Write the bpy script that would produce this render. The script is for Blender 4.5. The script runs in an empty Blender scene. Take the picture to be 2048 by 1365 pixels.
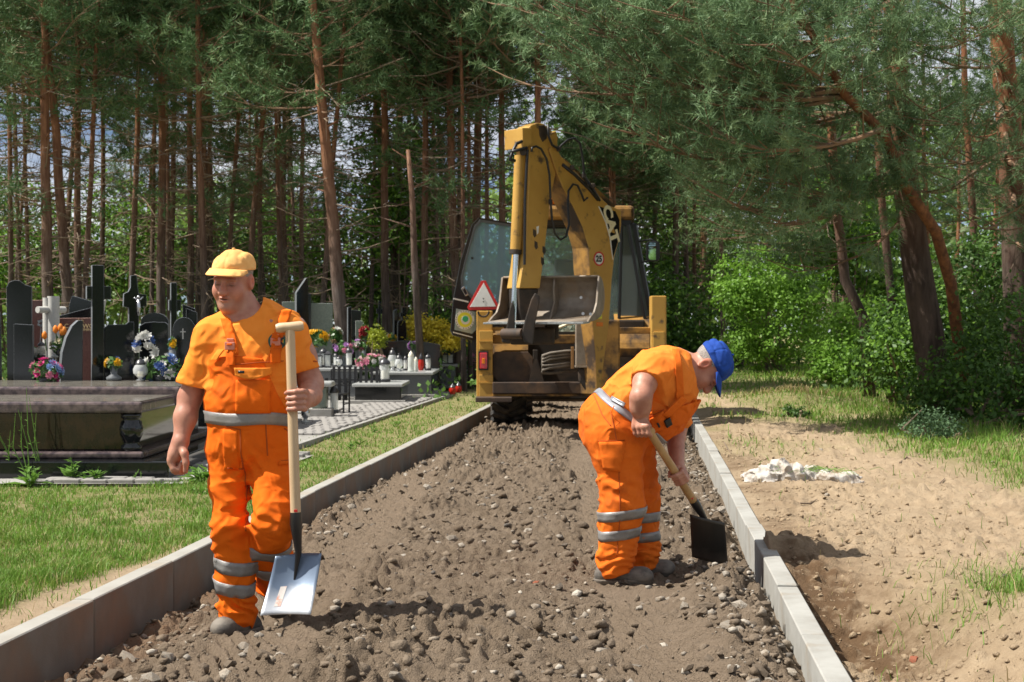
import bpy, bmesh, math, random
import numpy as np
from mathutils import Vector, Matrix, Euler

# ------------------------------------------------------------------ camera
S = bpy.context.scene
F = 2844.0          # focal length in photograph pixels (2048 wide): a 50 mm lens on full frame
CH = 1.35           # camera height above the road bed
HZ = 660.0          # horizon row
cd = bpy.data.cameras.new('camera'); cam = bpy.data.objects.new('camera', cd)
S.collection.objects.link(cam); S.camera = cam
cd.sensor_width = 36.0; cd.lens = F / 2048 * 36.0
cam.location = (0, 0, CH); cam.rotation_euler = (math.radians(90), 0, 0)
cd.shift_y = (HZ - 682.5) / 2048
cd.clip_start = 0.1; cd.clip_end = 3000
cd.dof.use_dof = True; cd.dof.focus_distance = 6.6; cd.dof.aperture_fstop = 8.5

# ------------------------------------------------------------------ light
SUN_EL, SUN_AZ = 55.0, 9.0        # azimuth: degrees from due left towards the camera's back
el, az = math.radians(SUN_EL), math.radians(SUN_AZ)
to_sun = Vector((-math.cos(el) * math.cos(az), -math.cos(el) * math.sin(az), math.sin(el)))
sd = bpy.data.lights.new('sun', 'SUN'); sun = bpy.data.objects.new('sun', sd)
S.collection.objects.link(sun)
sd.energy = 5.0; sd.angle = math.radians(0.53); sd.color = (1.0, 0.95, 0.86)
sun.rotation_euler = to_sun.to_track_quat('Z', 'Y').to_euler()
w = bpy.data.worlds.new('World'); S.world = w; w.use_nodes = True
nt = w.node_tree; nt.nodes.clear()
wo = nt.nodes.new('ShaderNodeOutputWorld'); bg = nt.nodes.new('ShaderNodeBackground')
sky = nt.nodes.new('ShaderNodeTexSky'); sky.sky_type = 'NISHITA'; sky.sun_disc = False
sky.sun_elevation = el; sky.sun_rotation = math.atan2(to_sun.x, to_sun.y)
sky.air_density = 0.55; sky.dust_density = 0.1; sky.ozone_density = 3.0
tc = nt.nodes.new('ShaderNodeTexCoord'); mp = nt.nodes.new('ShaderNodeMapping')
mp.inputs['Scale'].default_value = (1, 1, 2.6)
cn = nt.nodes.new('ShaderNodeTexNoise'); cn.inputs['Scale'].default_value = 5.0
cn.inputs['Detail'].default_value = 8; cn.inputs['Roughness'].default_value = 0.6
cr = nt.nodes.new('ShaderNodeValToRGB')
cr.color_ramp.elements[0].position = 0.36; cr.color_ramp.elements[1].position = 0.62
mx = nt.nodes.new('ShaderNodeMix'); mx.data_type = 'RGBA'
mx.inputs['B'].default_value = (11.5, 11.8, 12.4, 1)
nt.links.new(tc.outputs['Generated'], mp.inputs['Vector'])
nt.links.new(mp.outputs['Vector'], cn.inputs['Vector'])
nt.links.new(cn.outputs['Fac'], cr.inputs['Fac'])
nt.links.new(cr.outputs['Color'], mx.inputs['Factor'])
nt.links.new(sky.outputs['Color'], mx.inputs['A'])
nt.links.new(mx.outputs['Result'], bg.inputs['Color'])
nt.links.new(bg.outputs['Background'], wo.inputs['Surface'])
bg.inputs['Strength'].default_value = 0.05
vs = S.view_settings
vs.view_transform = 'Standard'; vs.look = 'None'; vs.exposure = 0.74; vs.gamma = 1.0
vs.use_curve_mapping = False
S.cycles.use_denoising = True
S.cycles.max_bounces = 8; S.cycles.diffuse_bounces = 3; S.cycles.glossy_bounces = 3
S.cycles.transmission_bounces = 6; S.cycles.transparent_max_bounces = 12
S.cycles.caustics_reflective = False; S.cycles.caustics_refractive = False

# ------------------------------------------------------------------ helpers
rng = np.random.default_rng(7); random.seed(7)
R = math.radians
def W(px, py, d):
    """the point that stands d metres in front of the camera and shows at photograph pixel px, py"""
    return Vector(((px - 1024) / F * d, d, CH - (py - HZ) / F * d))
def Gd(py, z): return F * (CH - z) / (py - HZ)
def Gp(px, py, z=0.2):
    return W(px, py, Gd(py, z))

def link(o, parent=None):
    S.collection.objects.link(o)
    if parent is not None: o.parent = parent
    return o
def tag(o, label=None, cat=None, group=None, kind=None):
    if label: o['label'] = label
    if cat: o['category'] = cat
    if group: o['group'] = group
    if kind: o['kind'] = kind
    return o
def empty(name, loc=(0, 0, 0), rz=0.0, label=None, cat=None, group=None):
    o = bpy.data.objects.new(name, None); S.collection.objects.link(o)
    o.location = loc; o.rotation_euler = (0, 0, rz); o.empty_display_size = 0.1
    return tag(o, label, cat, group)
def mesh_np(name, V, Fq, mat=None, parent=None, smooth=False, tri=False, attrs=None):
    """mesh object from numpy arrays; Fq is (n,4) or (n,3)"""
    me = bpy.data.meshes.new(name)
    V = np.ascontiguousarray(V, dtype=np.float32); Fq = np.ascontiguousarray(Fq, dtype=np.int32)
    k = Fq.shape[1]
    me.vertices.add(len(V)); me.vertices.foreach_set('co', V.ravel())
    me.loops.add(Fq.size); me.loops.foreach_set('vertex_index', Fq.ravel())
    me.polygons.add(len(Fq))
    me.polygons.foreach_set('loop_start', np.arange(len(Fq), dtype=np.int32) * k)
    me.polygons.foreach_set('loop_total', np.full(len(Fq), k, dtype=np.int32))
    if smooth: me.polygons.foreach_set('use_smooth', np.ones(len(Fq), dtype=bool))
    if attrs:
        for an, av in attrs.items():
            a = me.attributes.new(an, 'FLOAT', 'POINT'); a.data.foreach_set('value', np.ascontiguousarray(av, dtype=np.float32))
    me.update(calc_edges=True)
    if mat is not None:
        for m in (mat if isinstance(mat, (list, tuple)) else [mat]): me.materials.append(m)
    return link(bpy.data.objects.new(name, me), parent)

class MB:
    """collects simple shapes; build() links them as one mesh object"""
    def __init__(s): s.v = []; s.f = []; s.m = []; s.cur = 0
    def add(s, vs_, fs_):
        b = len(s.v); s.v += [tuple(p) for p in vs_]
        for f in fs_: s.f.append([b + i for i in f]); s.m.append(s.cur)
    def box(s, c, size, M=None, taper=1.0):
        c = Vector(c); hx, hy, hz = size[0] / 2, size[1] / 2, size[2] / 2
        P = []
        for dz in (-1, 1):
            t = taper if dz > 0 else 1.0
            for dx, dy in ((-1, -1), (1, -1), (1, 1), (-1, 1)):
                q = Vector((dx * hx * t, dy * hy * t, dz * hz))
                P.append(c + (M @ q if M is not None else q))
        s.add(P, [(3, 2, 1, 0), (4, 5, 6, 7), (0, 1, 5, 4), (1, 2, 6, 5), (2, 3, 7, 6), (3, 0, 4, 7)])
    def box2(s, a, b): 
        a = Vector(a); b = Vector(b)
        s.box((a + b) / 2, (abs(b.x - a.x), abs(b.y - a.y), abs(b.z - a.z)))
    def prism(s, poly, o, ex, ey, ez, depth):
        """poly: 2-D outline in the plane ex, ey through o, extruded by depth along ez (both ways half)"""
        o = Vector(o); ex = Vector(ex); ey = Vector(ey); ez = Vector(ez); n = len(poly)
        P = [o + ex * p[0] + ey * p[1] - ez * depth / 2 for p in poly] + [o + ex * p[0] + ey * p[1] + ez * depth / 2 for p in poly]
        fs_ = [tuple(reversed(range(n))), tuple(range(n, 2 * n))]
        for i in range(n):
            j = (i + 1) % n; fs_.append((i, j, n + j, n + i))
        s.add(P, fs_)
    def tube(s, pts, r, seg=8, caps=True, flat=None):
        pts = [Vector(p) for p in pts]; n = len(pts)
        rs = r if isinstance(r, (list, tuple, np.ndarray)) else [r] * n
        b = len(s.v); up = None
        for i, p in enumerate(pts):
            t = (pts[min(i + 1, n - 1)] - pts[max(i - 1, 0)])
            t = t.normalized() if t.length > 1e-9 else Vector((0, 0, 1))
            if up is None:
                a = Vector((0, 0, 1)) if abs(t.z) < 0.9 else Vector((1, 0, 0))
                up = (a - t * a.dot(t)).normalized()
            else:
                up = (up - t * up.dot(t)); up = up.normalized() if up.length > 1e-6 else t.orthogonal().normalized()
            sd_ = t.cross(up)
            for k in range(seg):
                an = 2 * math.pi * k / seg
                s.v.append(tuple(p + (up * math.cos(an) * (flat or 1) + sd_ * math.sin(an)) * rs[i]))
        for i in range(n - 1):
            for k in range(seg):
                k2 = (k + 1) % seg
                s.f.append([b + i * seg + k, b + i * seg + k2, b + (i + 1) * seg + k2, b + (i + 1) * seg + k]); s.m.append(s.cur)
        if caps:
            s.f.append([b + k for k in reversed(range(seg))]); s.m.append(s.cur)
            s.f.append([b + (n - 1) * seg + k for k in range(seg)]); s.m.append(s.cur)
    def lathe(s, prof, c, seg=16, M=None, ang=2 * math.pi):
        c = Vector(c); b = len(s.v); n = len(prof)
        for (r, z) in prof:
            for k in range(seg):
                an = ang * k / seg
                q = Vector((r * math.cos(an), r * math.sin(an), z))
                s.v.append(tuple(c + (M @ q if M is not None else q)))
        for i in range(n - 1):
            for k in range(seg):
                k2 = (k + 1) % seg
                s.f.append([b + i * seg + k, b + i * seg + k2, b + (i + 1) * seg + k2, b + (i + 1) * seg + k]); s.m.append(s.cur)
        s.f.append([b + k for k in reversed(range(seg))]); s.m.append(s.cur)
        s.f.append([b + (n - 1) * seg + k for k in range(seg)]); s.m.append(s.cur)
    def grid(s, fn, nu, nv, closed=False):
        b = len(s.v)
        for i in range(nu + 1):
            for j in range(nv + 1): s.v.append(tuple(fn(i / nu, j / nv)))
        for i in range(nu):
            for j in range(nv):
                a = b + i * (nv + 1) + j
                s.f.append([a, a + nv + 1, a + nv + 2, a + 1]); s.m.append(s.cur)
    def build(s, name, mat, parent=None, smooth=False, bevel=0.0, rel=None, thick=0.0, auto=None):
        me = bpy.data.meshes.new(name)
        if rel is None and parent is not None: rel = parent.matrix_basis.inverted()
        V = [tuple(rel @ Vector(p)) for p in s.v] if rel is not None else s.v
        me.from_pydata(V, [], s.f)
        for m in (mat if isinstance(mat, (list, tuple)) else [mat]): me.materials.append(m)
        me.polygons.foreach_set('material_index', s.m)
        if smooth: me.polygons.foreach_set('use_smooth', [True] * len(s.f))
        me.update()
        o = link(bpy.data.objects.new(name, me), parent)
        if thick: 
            md = o.modifiers.new('solid', 'SOLIDIFY'); md.thickness = thick; md.offset = 0
        if bevel:
            md = o.modifiers.new('bevel', 'BEVEL'); md.width = bevel; md.segments = 2; md.limit_method = 'ANGLE'; md.angle_limit = R(40)
        if smooth and auto:
            try: me.set_sharp_from_angle(angle=R(auto))
            except Exception: pass
        return o
LOCAL = Matrix.Identity(4)

def copy_tree(o, parent=None):
    c = o.copy(); S.collection.objects.link(c); c.parent = parent
    if parent is not None: c.matrix_parent_inverse = o.matrix_parent_inverse.copy()
    for ch in o.children:
        copy_tree(ch, c)
    return c

# ---- numpy noise
def _h(ix, iy, iz, seed):
    x = (ix.astype(np.int64) * 374761393 + iy.astype(np.int64) * 668265263 + iz.astype(np.int64) * 2147483647 + seed * 974634777) & 0xFFFFFFFF
    x = ((x ^ (x >> 13)) * 1274126177) & 0xFFFFFFFF
    x = ((x ^ (x >> 16)) * 2246822519) & 0xFFFFFFFF
    return ((x ^ (x >> 15)) & 0xFFFFFF).astype(np.float32) / 16777216.0
def vn2(x, y, seed=0):
    x = np.asarray(x, np.float64); y = np.asarray(y, np.float64)
    ix = np.floor(x); iy = np.floor(y); fx = (x - ix); fy = (y - iy)
    fx = fx * fx * (3 - 2 * fx); fy = fy * fy * (3 - 2 * fy)
    z = np.zeros_like(ix)
    a = _h(ix, iy, z, seed); b = _h(ix + 1, iy, z, seed); c = _h(ix, iy + 1, z, seed); d = _h(ix + 1, iy + 1, z, seed)
    return (a + (b - a) * fx) * (1 - fy) + (c + (d - c) * fx) * fy
def fbm2(x, y, oct=4, seed=0, gain=0.5):
    s_ = 0; a = 1.0; t = 0
    for i in range(oct):
        s_ = s_ + a * vn2(x * 2 ** i + 17.3 * i, y * 2 ** i - 9.1 * i, seed + i); t += a; a *= gain
    return s_ / t
def vn3(p, seed=0):
    ip = np.floor(p); f = p - ip; f = f * f * (3 - 2 * f)
    r = 0
    for dx in (0, 1):
        wx = f[:, 0] if dx else 1 - f[:, 0]
        for dy in (0, 1):
            wy = f[:, 1] if dy else 1 - f[:, 1]
            for dz in (0, 1):
                wz = f[:, 2] if dz else 1 - f[:, 2]
                r = r + wx * wy * wz * _h(ip[:, 0] + dx, ip[:, 1] + dy, ip[:, 2] + dz, seed)
    return r
def worley2(x, y, seed=0):
    """(distance to the nearest cell point, random value of that cell)"""
    ix = np.floor(x); iy = np.floor(y); best = np.full(x.shape, 9.0, np.float32); val = np.zeros(x.shape, np.float32)
    for dx in (-1, 0, 1):
        for dy in (-1, 0, 1):
            cx = ix + dx; cy = iy + dy; z = np.zeros_like(cx)
            px_ = cx + _h(cx, cy, z, seed); py_ = cy + _h(cx, cy, z, seed + 5)
            d_ = np.sqrt((px_ - x) ** 2 + (py_ - y) ** 2).astype(np.float32)
            m = d_ < best; best = np.where(m, d_, best); val = np.where(m, _h(cx, cy, z, seed + 9), val)
    return best, val
def sst(a, b, x):
    t = np.clip((x - a) / (b - a), 0, 1); return t * t * (3 - 2 * t)

# ---- materials
MATS = {}
def mat(name, col, rough=0.6, metal=0.0, col2=None, scale=8.0, detail=6.0, lo=0.35, hi=0.65, bump=0.0, bscale=60.0,
        spec=0.5, coords='Object', col3=None, scale3=3.0, lo3=0.5, hi3=0.7, transl=0.0, sss=0.0, coat=0.0, stretch=None, bdist=0.01,
        rough2=None, sheen=0.0, bdetail=5.0):
    if name in MATS: return MATS[name]
    m = bpy.data.materials.new(name); m.use_nodes = True; MATS[name] = m
    n = m.node_tree; b = n.nodes['Principled BSDF']; L = n.links
    b.inputs['Base Color'].default_value = (*col, 1); b.inputs['Roughness'].default_value = rough
    b.inputs['Metallic'].default_value = metal; b.inputs['Specular IOR Level'].default_value = spec
    if coat: b.inputs['Coat Weight'].default_value = coat; b.inputs['Coat Roughness'].default_value = 0.08
    if sheen: b.inputs['Sheen Weight'].default_value = sheen
    if sss:
        b.inputs['Subsurface Weight'].default_value = sss; b.inputs['Subsurface Radius'].default_value = (0.012, 0.005, 0.003); b.inputs['Subsurface Scale'].default_value = 1.0
    t = n.nodes.new('ShaderNodeTexCoord'); src = t.outputs[coords] if coords != 'Position' else n.nodes.new('ShaderNodeNewGeometry').outputs['Position']
    if stretch:
        q = n.nodes.new('ShaderNodeMapping'); q.inputs['Scale'].default_value = stretch; L.new(src, q.inputs['Vector']); src = q.outputs['Vector']
    def noise(sc, dt):
        k = n.nodes.new('ShaderNodeTexNoise'); k.inputs['Scale'].default_value = sc; k.inputs['Detail'].default_value = dt
        k.inputs['Roughness'].default_value = 0.6; L.new(src, k.inputs['Vector']); return k.outputs['Fac']
    def ramp(f, a, c):
        r_ = n.nodes.new('ShaderNodeMapRange'); r_.inputs['From Min'].default_value = a; r_.inputs['From Max'].default_value = c
        L.new(f, r_.inputs['Value']); return r_.outputs['Result']
    out = None
    if col2 is not None:
        x = n.nodes.new('ShaderNodeMix'); x.data_type = 'RGBA'
        x.inputs['A'].default_value = (*col, 1); x.inputs['B'].default_value = (*col2, 1)
        f = ramp(noise(scale, detail), lo, hi); L.new(f, x.inputs['Factor']); out = x.outputs['Result']
        if rough2 is not None:
            rr = n.nodes.new('ShaderNodeMix'); rr.inputs['A'].default_value = rough; rr.inputs['B'].default_value = rough2
            L.new(f, rr.inputs['Factor']); L.new(rr.outputs['Result'], b.inputs['Roughness'])
    if col3 is not None:
        x = n.nodes.new('ShaderNodeMix'); x.data_type = 'RGBA'
        if out is not None: L.new(out, x.inputs['A'])
        else: x.inputs['A'].default_value = (*col, 1)
        x.inputs['B'].default_value = (*col3, 1)
        L.new(ramp(noise(scale3, 8.0), lo3, hi3), x.inputs['Factor']); out = x.outputs['Result']
    if out is not None: L.new(out, b.inputs['Base Color'])
    if bump:
        k = n.nodes.new('ShaderNodeBump'); k.inputs['Strength'].default_value = bump; k.inputs['Distance'].default_value = bdist
        L.new(noise(bscale, bdetail), k.inputs['Height']); L.new(k.outputs['Normal'], b.inputs['Normal'])
    if transl:
        o = n.nodes['Material Output']; tr = n.nodes.new('ShaderNodeBsdfTranslucent'); ms = n.nodes.new('ShaderNodeMixShader')
        ms.inputs['Fac'].default_value = transl
        if out is not None: L.new(out, tr.inputs['Color'])
        else: tr.inputs['Color'].default_value = (*col, 1)
        L.new(b.outputs['BSDF'], ms.inputs[1]); L.new(tr.outputs['BSDF'], ms.inputs[2]); L.new(ms.outputs['Shader'], o.inputs['Surface'])
    return m
def glass_mat(name, tint=(0.8, 0.9, 0.9), alpha=0.35, rough=0.03):
    """thin pane: part clear, part reflecting"""
    if name in MATS: return MATS[name]
    m = bpy.data.materials.new(name); m.use_nodes = True; MATS[name] = m
    n = m.node_tree; L = n.links; o = n.nodes['Material Output']; b = n.nodes['Principled BSDF']
    b.inputs['Base Color'].default_value = (*tint, 1); b.inputs['Roughness'].default_value = rough
    tr = n.nodes.new('ShaderNodeBsdfTransparent'); tr.inputs['Color'].default_value = (*tint, 1)
    ms = n.nodes.new('ShaderNodeMixShader'); ms.inputs['Fac'].default_value = alpha
    L.new(tr.outputs['BSDF'], ms.inputs[1]); L.new(b.outputs['BSDF'], ms.inputs[2]); L.new(ms.outputs['Shader'], o.inputs['Surface'])
    return m
# ------------------------------------------------------------------ ground, road bed, kerbs
RS = 0.095; UL, UR = -2.32, 0.575; ZK = 0.22; KT = 0.09
FEET = [(-1.20, 6.10, 0.045, 0.19), (-1.03, 6.22, 0.04, .17), (0.57, 6.92, 0.065, 0.36)]
def road_z(u, y):
    s = (u - UL) / (UR - UL)
    z = 0.055 + 0.035 * np.sin(np.clip(s, 0, 1) * math.pi)
    # trench along the left kerb, closing with distance
    tw = np.clip(0.52 - 0.075 * (y - 4.6), 0.07, 0.6) * (1 + 0.3 * (fbm2(y * 1.7, u * 0 + 3, 3, 5) - 0.5))
    z = z - 0.085 * (1 - sst(0.55, 1.25, (u - UL) / tw)) * (0.45 + 0.55 * sst(12, 7, y))
    # heap beside the right kerb
    z = z + 0.15 * np.exp(-(((u - 0.34) / 0.19) ** 2 + ((y - 6.75) / 0.50) ** 2)) + 0.10 * np.exp(-(((u - 0.34) / 0.22) ** 2 + ((y - 5.4) / 0.7) ** 2))
    z = z - 0.07 * np.exp(-(((u - 0.46) / 0.12) ** 2 + ((y - 7.6) / 0.6) ** 2))
    z = z - 0.045 * sst(11, 16, y)
    n1 = fbm2(u * 1.6, y * 1.1, 3, 11) - 0.5
    z = z + 0.075 * n1
    tr = np.zeros_like(z); trk = np.zeros_like(z)
    for c0, half in ((-1.12, 0.25), (0.46, 0.23)):
        v = u - (c0 - 0.074 * y) - 0.03 * np.sin(y * 1.3)
        m = sst(half, half * 0.72, np.abs(v)) * (0.55 + 0.45 * sst(0.3, 0.42, fbm2(u * 1.3 + 5, y * 0.8, 3, 21)))
        ph = (y * 0.80 + 1.25 * v * (1 - .5 * np.tanh(v * 14)) + 0.035 * np.sin(v * 9) + 0.05 * fbm2(u * 3, y * 3, 2, 8)) / 0.125
        rid = np.abs(((ph) % 1.0) - 0.5) * 2
        rid = sst(0.1, 0.8, rid) * (0.75 + 0.4 * fbm2(u * 4, y * 4, 2, 44))
        tr = tr + m * (0.062 * rid - 0.038) * (0.35 + 0.65 * sst(15, 9, y)); trk = np.maximum(trk, m)
    rough = 1 - 0.62 * trk
    cl = np.zeros_like(z)
    for sc, amp, sd_ in ((4.2, 0.028, 30), (7.5, 0.030, 31), (13.0, 0.027, 32), (26.0, 0.017, 33)):
        wx = u * sc + 0.5 * fbm2(u * sc, y * sc, 2, sd_ + 50); wy = y * sc * 0.93 + 0.5 * fbm2(u * sc + 9, y * sc, 2, sd_ + 51)
        d_, val = worley2(wx, wy, sd_)
        r_ = 0.20 + 0.42 * val
        b_ = np.clip(1 - (d_ / r_) ** 2, 0, 1) ** 0.6 * (val > 0.38) * (0.5 + 0.8 * fbm2(wx * 2, wy * 2, 2, sd_ + 3))
        cl = cl + amp * b_
    cl = cl * (0.35 + 1.2 * sst(0.35, 0.62, fbm2(u * 1.1 + 3, y * 0.9, 3, 77)))
    wq = fbm2(u * 9, y * 9, 2, 63)
    fine = 0.055 * (fbm2(u * 12 + wq, y * 12 - wq, 4, 61, .65) - 0.5) + 0.030 * (0.5 - np.abs(2 * fbm2(u * 20 + wq * 2, y * 20, 3, 64, .6) - 1)) + 0.016 * (fbm2(u * 40, y * 40, 2, 62) - 0.5)
    ek = sst(0.0, 0.10, np.minimum(u - UL, UR - u))
    z = z + tr + (rough * (cl + fine) + 0.25 * fine) * (0.15 + 0.85 * ek) - 0.02 * (1 - ek)
    for fx, fy, fz, fr in FEET:         # trodden flat where the men stand
        q = (u + RS * y - fx) ** 2 / (fr * 1.15) ** 2 + (y - fy) ** 2 / fr ** 2; k = np.exp(-q ** 2); z = z * (1 - k) + k * (fz + 0.35 * fine)
    return z, trk

def grass_mask(X, Y):
    """0 bare sand .. 1 turf"""
    u = X - RS * Y
    n = fbm2(X * 1.3, Y * 0.9, 4, 91)
    nb = fbm2(X * 0.45 + 4, Y * 0.33, 3, 95)
    left = sst(0.40, 0.60, 0.62 * n + 0.38 * nb + 0.20 * sst(-2.45, -3.3, u) + 0.13 * sst(5.5, 8.5, Y) - 0.13 * sst(-2.75, -2.40, u) - 0.10 * sst(6.6, 5.0, Y))
    edge = 3.55 + 0.5 * (fbm2(Y * 0.5, Y * 0 + 2, 2, 13) - 0.5) - 0.9 * sst(10, 6, Y) * 0 
    right = sst(-0.45, 0.45, X - edge - 0.25 * sst(14, 10, Y)) * sst(0.22, 0.42, n)
    right = np.maximum(right, 0.9 * np.exp(-(((X - 2.35) / 0.42) ** 2 + ((Y - 6.15) / 0.55) ** 2)) * sst(0.32, 0.5, n))
    right = np.maximum(right, sst(0.50, 0.66, n + 0.10 * sst(16, 26, Y)) * 0.8 * sst(9, 22, Y))
    right = np.maximum(right, sst(26, 38, Y) * 0.9)
    far = sst(20, 26, Y)
    return np.where(u < -1, np.maximum(left, far * 0.8), right)

def ground_z(X, Y):
    u = X - RS * Y
    z = 0.185 + 0.06 * (fbm2(X * 0.5, Y * 0.5, 3, 71) - 0.5)
    r = (u > -1)
    zr = z + 0.07 * (fbm2(X * 1.7, Y * 1.7, 3, 72) - 0.5) + 0.055 * (fbm2(X * 5, Y * 5, 4, 73, .6) - 0.5)
    d_, val = worley2(X * 9, Y * 9, 74)
    zr = zr + 0.03 * np.sqrt(np.clip(1 - (d_ / (0.15 + 0.35 * val)) ** 2, 0, 1)) * (val > 0.45) * sst(0.45, 0.6, fbm2(X * 0.9, Y * 0.9, 3, 79) + 0.18 * np.exp(-((X - 1.4) / 0.6) ** 2) * sst(10, 7, Y))
    d_, val = worley2(X * 22, Y * 22, 75)
    zr = zr + 0.016 * np.sqrt(np.clip(1 - (d_ / (0.15 + 0.35 * val)) ** 2, 0, 1)) * (val > 0.4) * (0.4 + sst(0.45, 0.6, fbm2(X * 1.2, Y * 1.2, 3, 78)))
    zr = zr + 0.016 * (fbm2(X * 24, Y * 24, 3, 76, .65) - 0.5) + 0.012 * (0.5 - np.abs(2 * fbm2(X * 13, Y * 13, 3, 70, .6) - 1))
    # dug hollow beside the right kerb, sand thrown up beyond it
    zr = zr - 0.33 * np.exp(-(((X - 1.50) / 0.34) ** 2 + ((Y - 6.1) / 0.70) ** 2)) - 0.15 * np.exp(-(((X - 1.45) / 0.5) ** 2 + ((Y - 4.9) / 0.6) ** 2))
    zr = zr + 0.09 * np.exp(-(((X - 1.42) / 0.28) ** 2 + ((Y - 7.55) / 0.30) ** 2)) + 0.10 * np.exp(-(((X - 2.15) / 0.35) ** 2 + ((Y - 5.6) / 0.5) ** 2))
    zr = zr - 0.10 * np.exp(-(((X - 1.32) / 0.16) ** 2 + ((Y - 7.95) / 0.22) ** 2))
    zr = zr + 0.16 * np.exp(-(((X - 4.4) / 1.0) ** 2 + ((Y - 22.5) / 0.8) ** 2))
    zr = zr + 0.10 * np.exp(-(((X - 4.6) / 0.6) ** 2 + ((Y - 13.2) / 0.3) ** 2))
    zl = z + 0.02 * (fbm2(X * 3, Y * 3, 3, 77) - 0.5)
    out = np.where(r, zr, zl)
    # meets the kerb tops from just below
    k = np.where(r, sst(UR + KT + 0.35, UR + KT, u), sst(UL - KT - 0.3, UL - KT, u))
    nearpit = np.where(r, sst(8.6, 7.4, Y) * sst(3.4, 4.2, Y), 0)
    return out * (1 - k * (1 - nearpit)) + k * (1 - nearpit) * (ZK - 0.035)

# -- ground: one sheet, dropped below the road bed between the kerbs
def spread(a, b, d0, g):
    r_ = [a]; d_ = d0
    while r_[-1] < b: r_.append(r_[-1] + d_); d_ *= g
    return r_
ur = spread(UR + KT * 0.55, 3.2, 0.013, 1.006) ; ur = ur + spread(ur[-1] + 0.04, 90, 0.04, 1.055)
ul = [-q for q in spread(-(UL - KT * 0.55), 6.0, 0.035, 1.003)]; ul = ul + [-q for q in spread(-ul[-1] + 0.05, 90, 0.05, 1.07)]
us = np.array(ul[::-1] + [UL - KT * 0.45, UR + KT * 0.45] + ur)
ys = np.array(spread(1.0, 4.0, 0.12, 0.985) + spread(4.02, 9, 0.0135, 1.0025)) ; ys = np.unique(np.concatenate([ys[ys < 9], spread(9.02, 500, 0.03, 1.022)]))
UU, YY = np.meshgrid(us, ys)
XX = UU + RS * YY
ZZ = ground_z(XX, YY)
inside = (UU > UL - KT * 0.5) & (UU < UR + KT * 0.5)
ZZ = np.where(inside, -0.35, ZZ)
ZZ = np.where((YY > 60), 0.1, ZZ)
GM = np.where(inside, 0, grass_mask(XX, YY))
DK = 1.5 * np.exp(-(((XX - 1.47) / 0.34) ** 2 + ((YY - 6.3) / 0.85) ** 2)) * sst(0.30, 0.55, fbm2(XX * 3, YY * 3, 3, 15) + 0.12) + 0.75 * np.exp(-(((UU - UR - KT - 0.08) / 0.22) ** 2)) * sst(0.35, 0.65, fbm2(XX * 2, YY * 2, 3, 16)) * (UU > 0) * sst(20, 12, YY)
def gridfaces(ny, nx):
    i = np.arange(ny - 1)[:, None] * nx + np.arange(nx - 1)[None, :]
    i = i.ravel(); return np.stack([i, i + 1, i + nx + 1, i + nx], 1)

def surf_mat(name, cols, attr, bump, bscale, sc=(1.2, 9, 40), bd=0.012):
    m = bpy.data.materials.new(name); m.use_nodes = True; n = m.node_tree; L = n.links; b = n.nodes['Principled BSDF']
    b.inputs['Roughness'].default_value = 0.95; b.inputs['Specular IOR Level'].default_value = 0.15
    g = n.nodes.new('ShaderNodeNewGeometry').outputs['Position']
    def noise(s_, dt=6):
        k = n.nodes.new('ShaderNodeTexNoise'); k.inputs['Scale'].default_value = s_; k.inputs['Detail'].default_value = dt; k.inputs['Roughness'].default_value = 0.65
        L.new(g, k.inputs['Vector']); return k.outputs['Fac']
    def rng_(f, a, c):
        r_ = n.nodes.new('ShaderNodeMapRange'); r_.inputs['From Min'].default_value = a; r_.inputs['From Max'].default_value = c; L.new(f, r_.inputs['Value']); return r_.outputs['Result']
    def mixc(f, a, c):
        x = n.nodes.new('ShaderNodeMix'); x.data_type = 'RGBA'
        if isinstance(a, tuple): x.inputs['A'].default_value = (*a, 1)
        else: L.new(a, x.inputs['A'])
        if isinstance(c, tuple): x.inputs['B'].default_value = (*c, 1)
        else: L.new(c, x.inputs['B'])
        L.new(f, x.inputs['Factor']); return x.outputs['Result']
    c = mixc(rng_(noise(sc[0]), 0.35, 0.65), cols[0], cols[1])
    c = mixc(rng_(noise(sc[1]), 0.45, 0.75), c, cols[2])
    c = mixc(rng_(noise(sc[2], 4), 0.60, 0.72), c, cols[3])
    for an, colr in attr:
        a = n.nodes.new('ShaderNodeAttribute'); a.attribute_name = an
        mm = n.nodes.new('ShaderNodeMath'); mm.operation = 'MULTIPLY_ADD'
        sm = n.nodes.new('ShaderNodeMath'); sm.operation = 'MULTIPLY'; L.new(a.outputs['Fac'], sm.inputs[0]); L.new(rng_(noise(14), 0.2, 0.6), sm.inputs[1])
        c = mixc(sm.outputs[0], c, colr)
    L.new(c, b.inputs['Base Color'])
    k = n.nodes.new('ShaderNodeBump'); k.inputs['Strength'].default_value = bump; k.inputs['Distance'].default_value = bd
    ad = n.nodes.new('ShaderNodeMath'); ad.operation = 'ADD'
    L.new(noise(bscale, 6), ad.inputs[0]); L.new(noise(bscale * 3.7, 3), ad.inputs[1]); L.new(ad.outputs[0], k.inputs['Height']); L.new(k.outputs['Normal'], b.inputs['Normal'])
    return m
m_ground = surf_mat('sandy_ground', [(0.40, 0.30, 0.196), (0.335, 0.247, 0.158), (0.44, 0.337, 0.225), (0.25, 0.18, 0.115)],
                    [('turf', (0.175, 0.185, 0.06)), ('moist', (0.135, 0.083, 0.046))], 1.0, 50, (1.2, 9, 40), 0.011)
gd = mesh_np('ground', np.stack([XX.ravel(), YY.ravel(), ZZ.ravel()], 1), gridfaces(len(ys), len(us)), m_ground, smooth=True,
             attrs={'turf': GM.ravel(), 'moist': DK.ravel()})
tag(gd, kind='structure')

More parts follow.
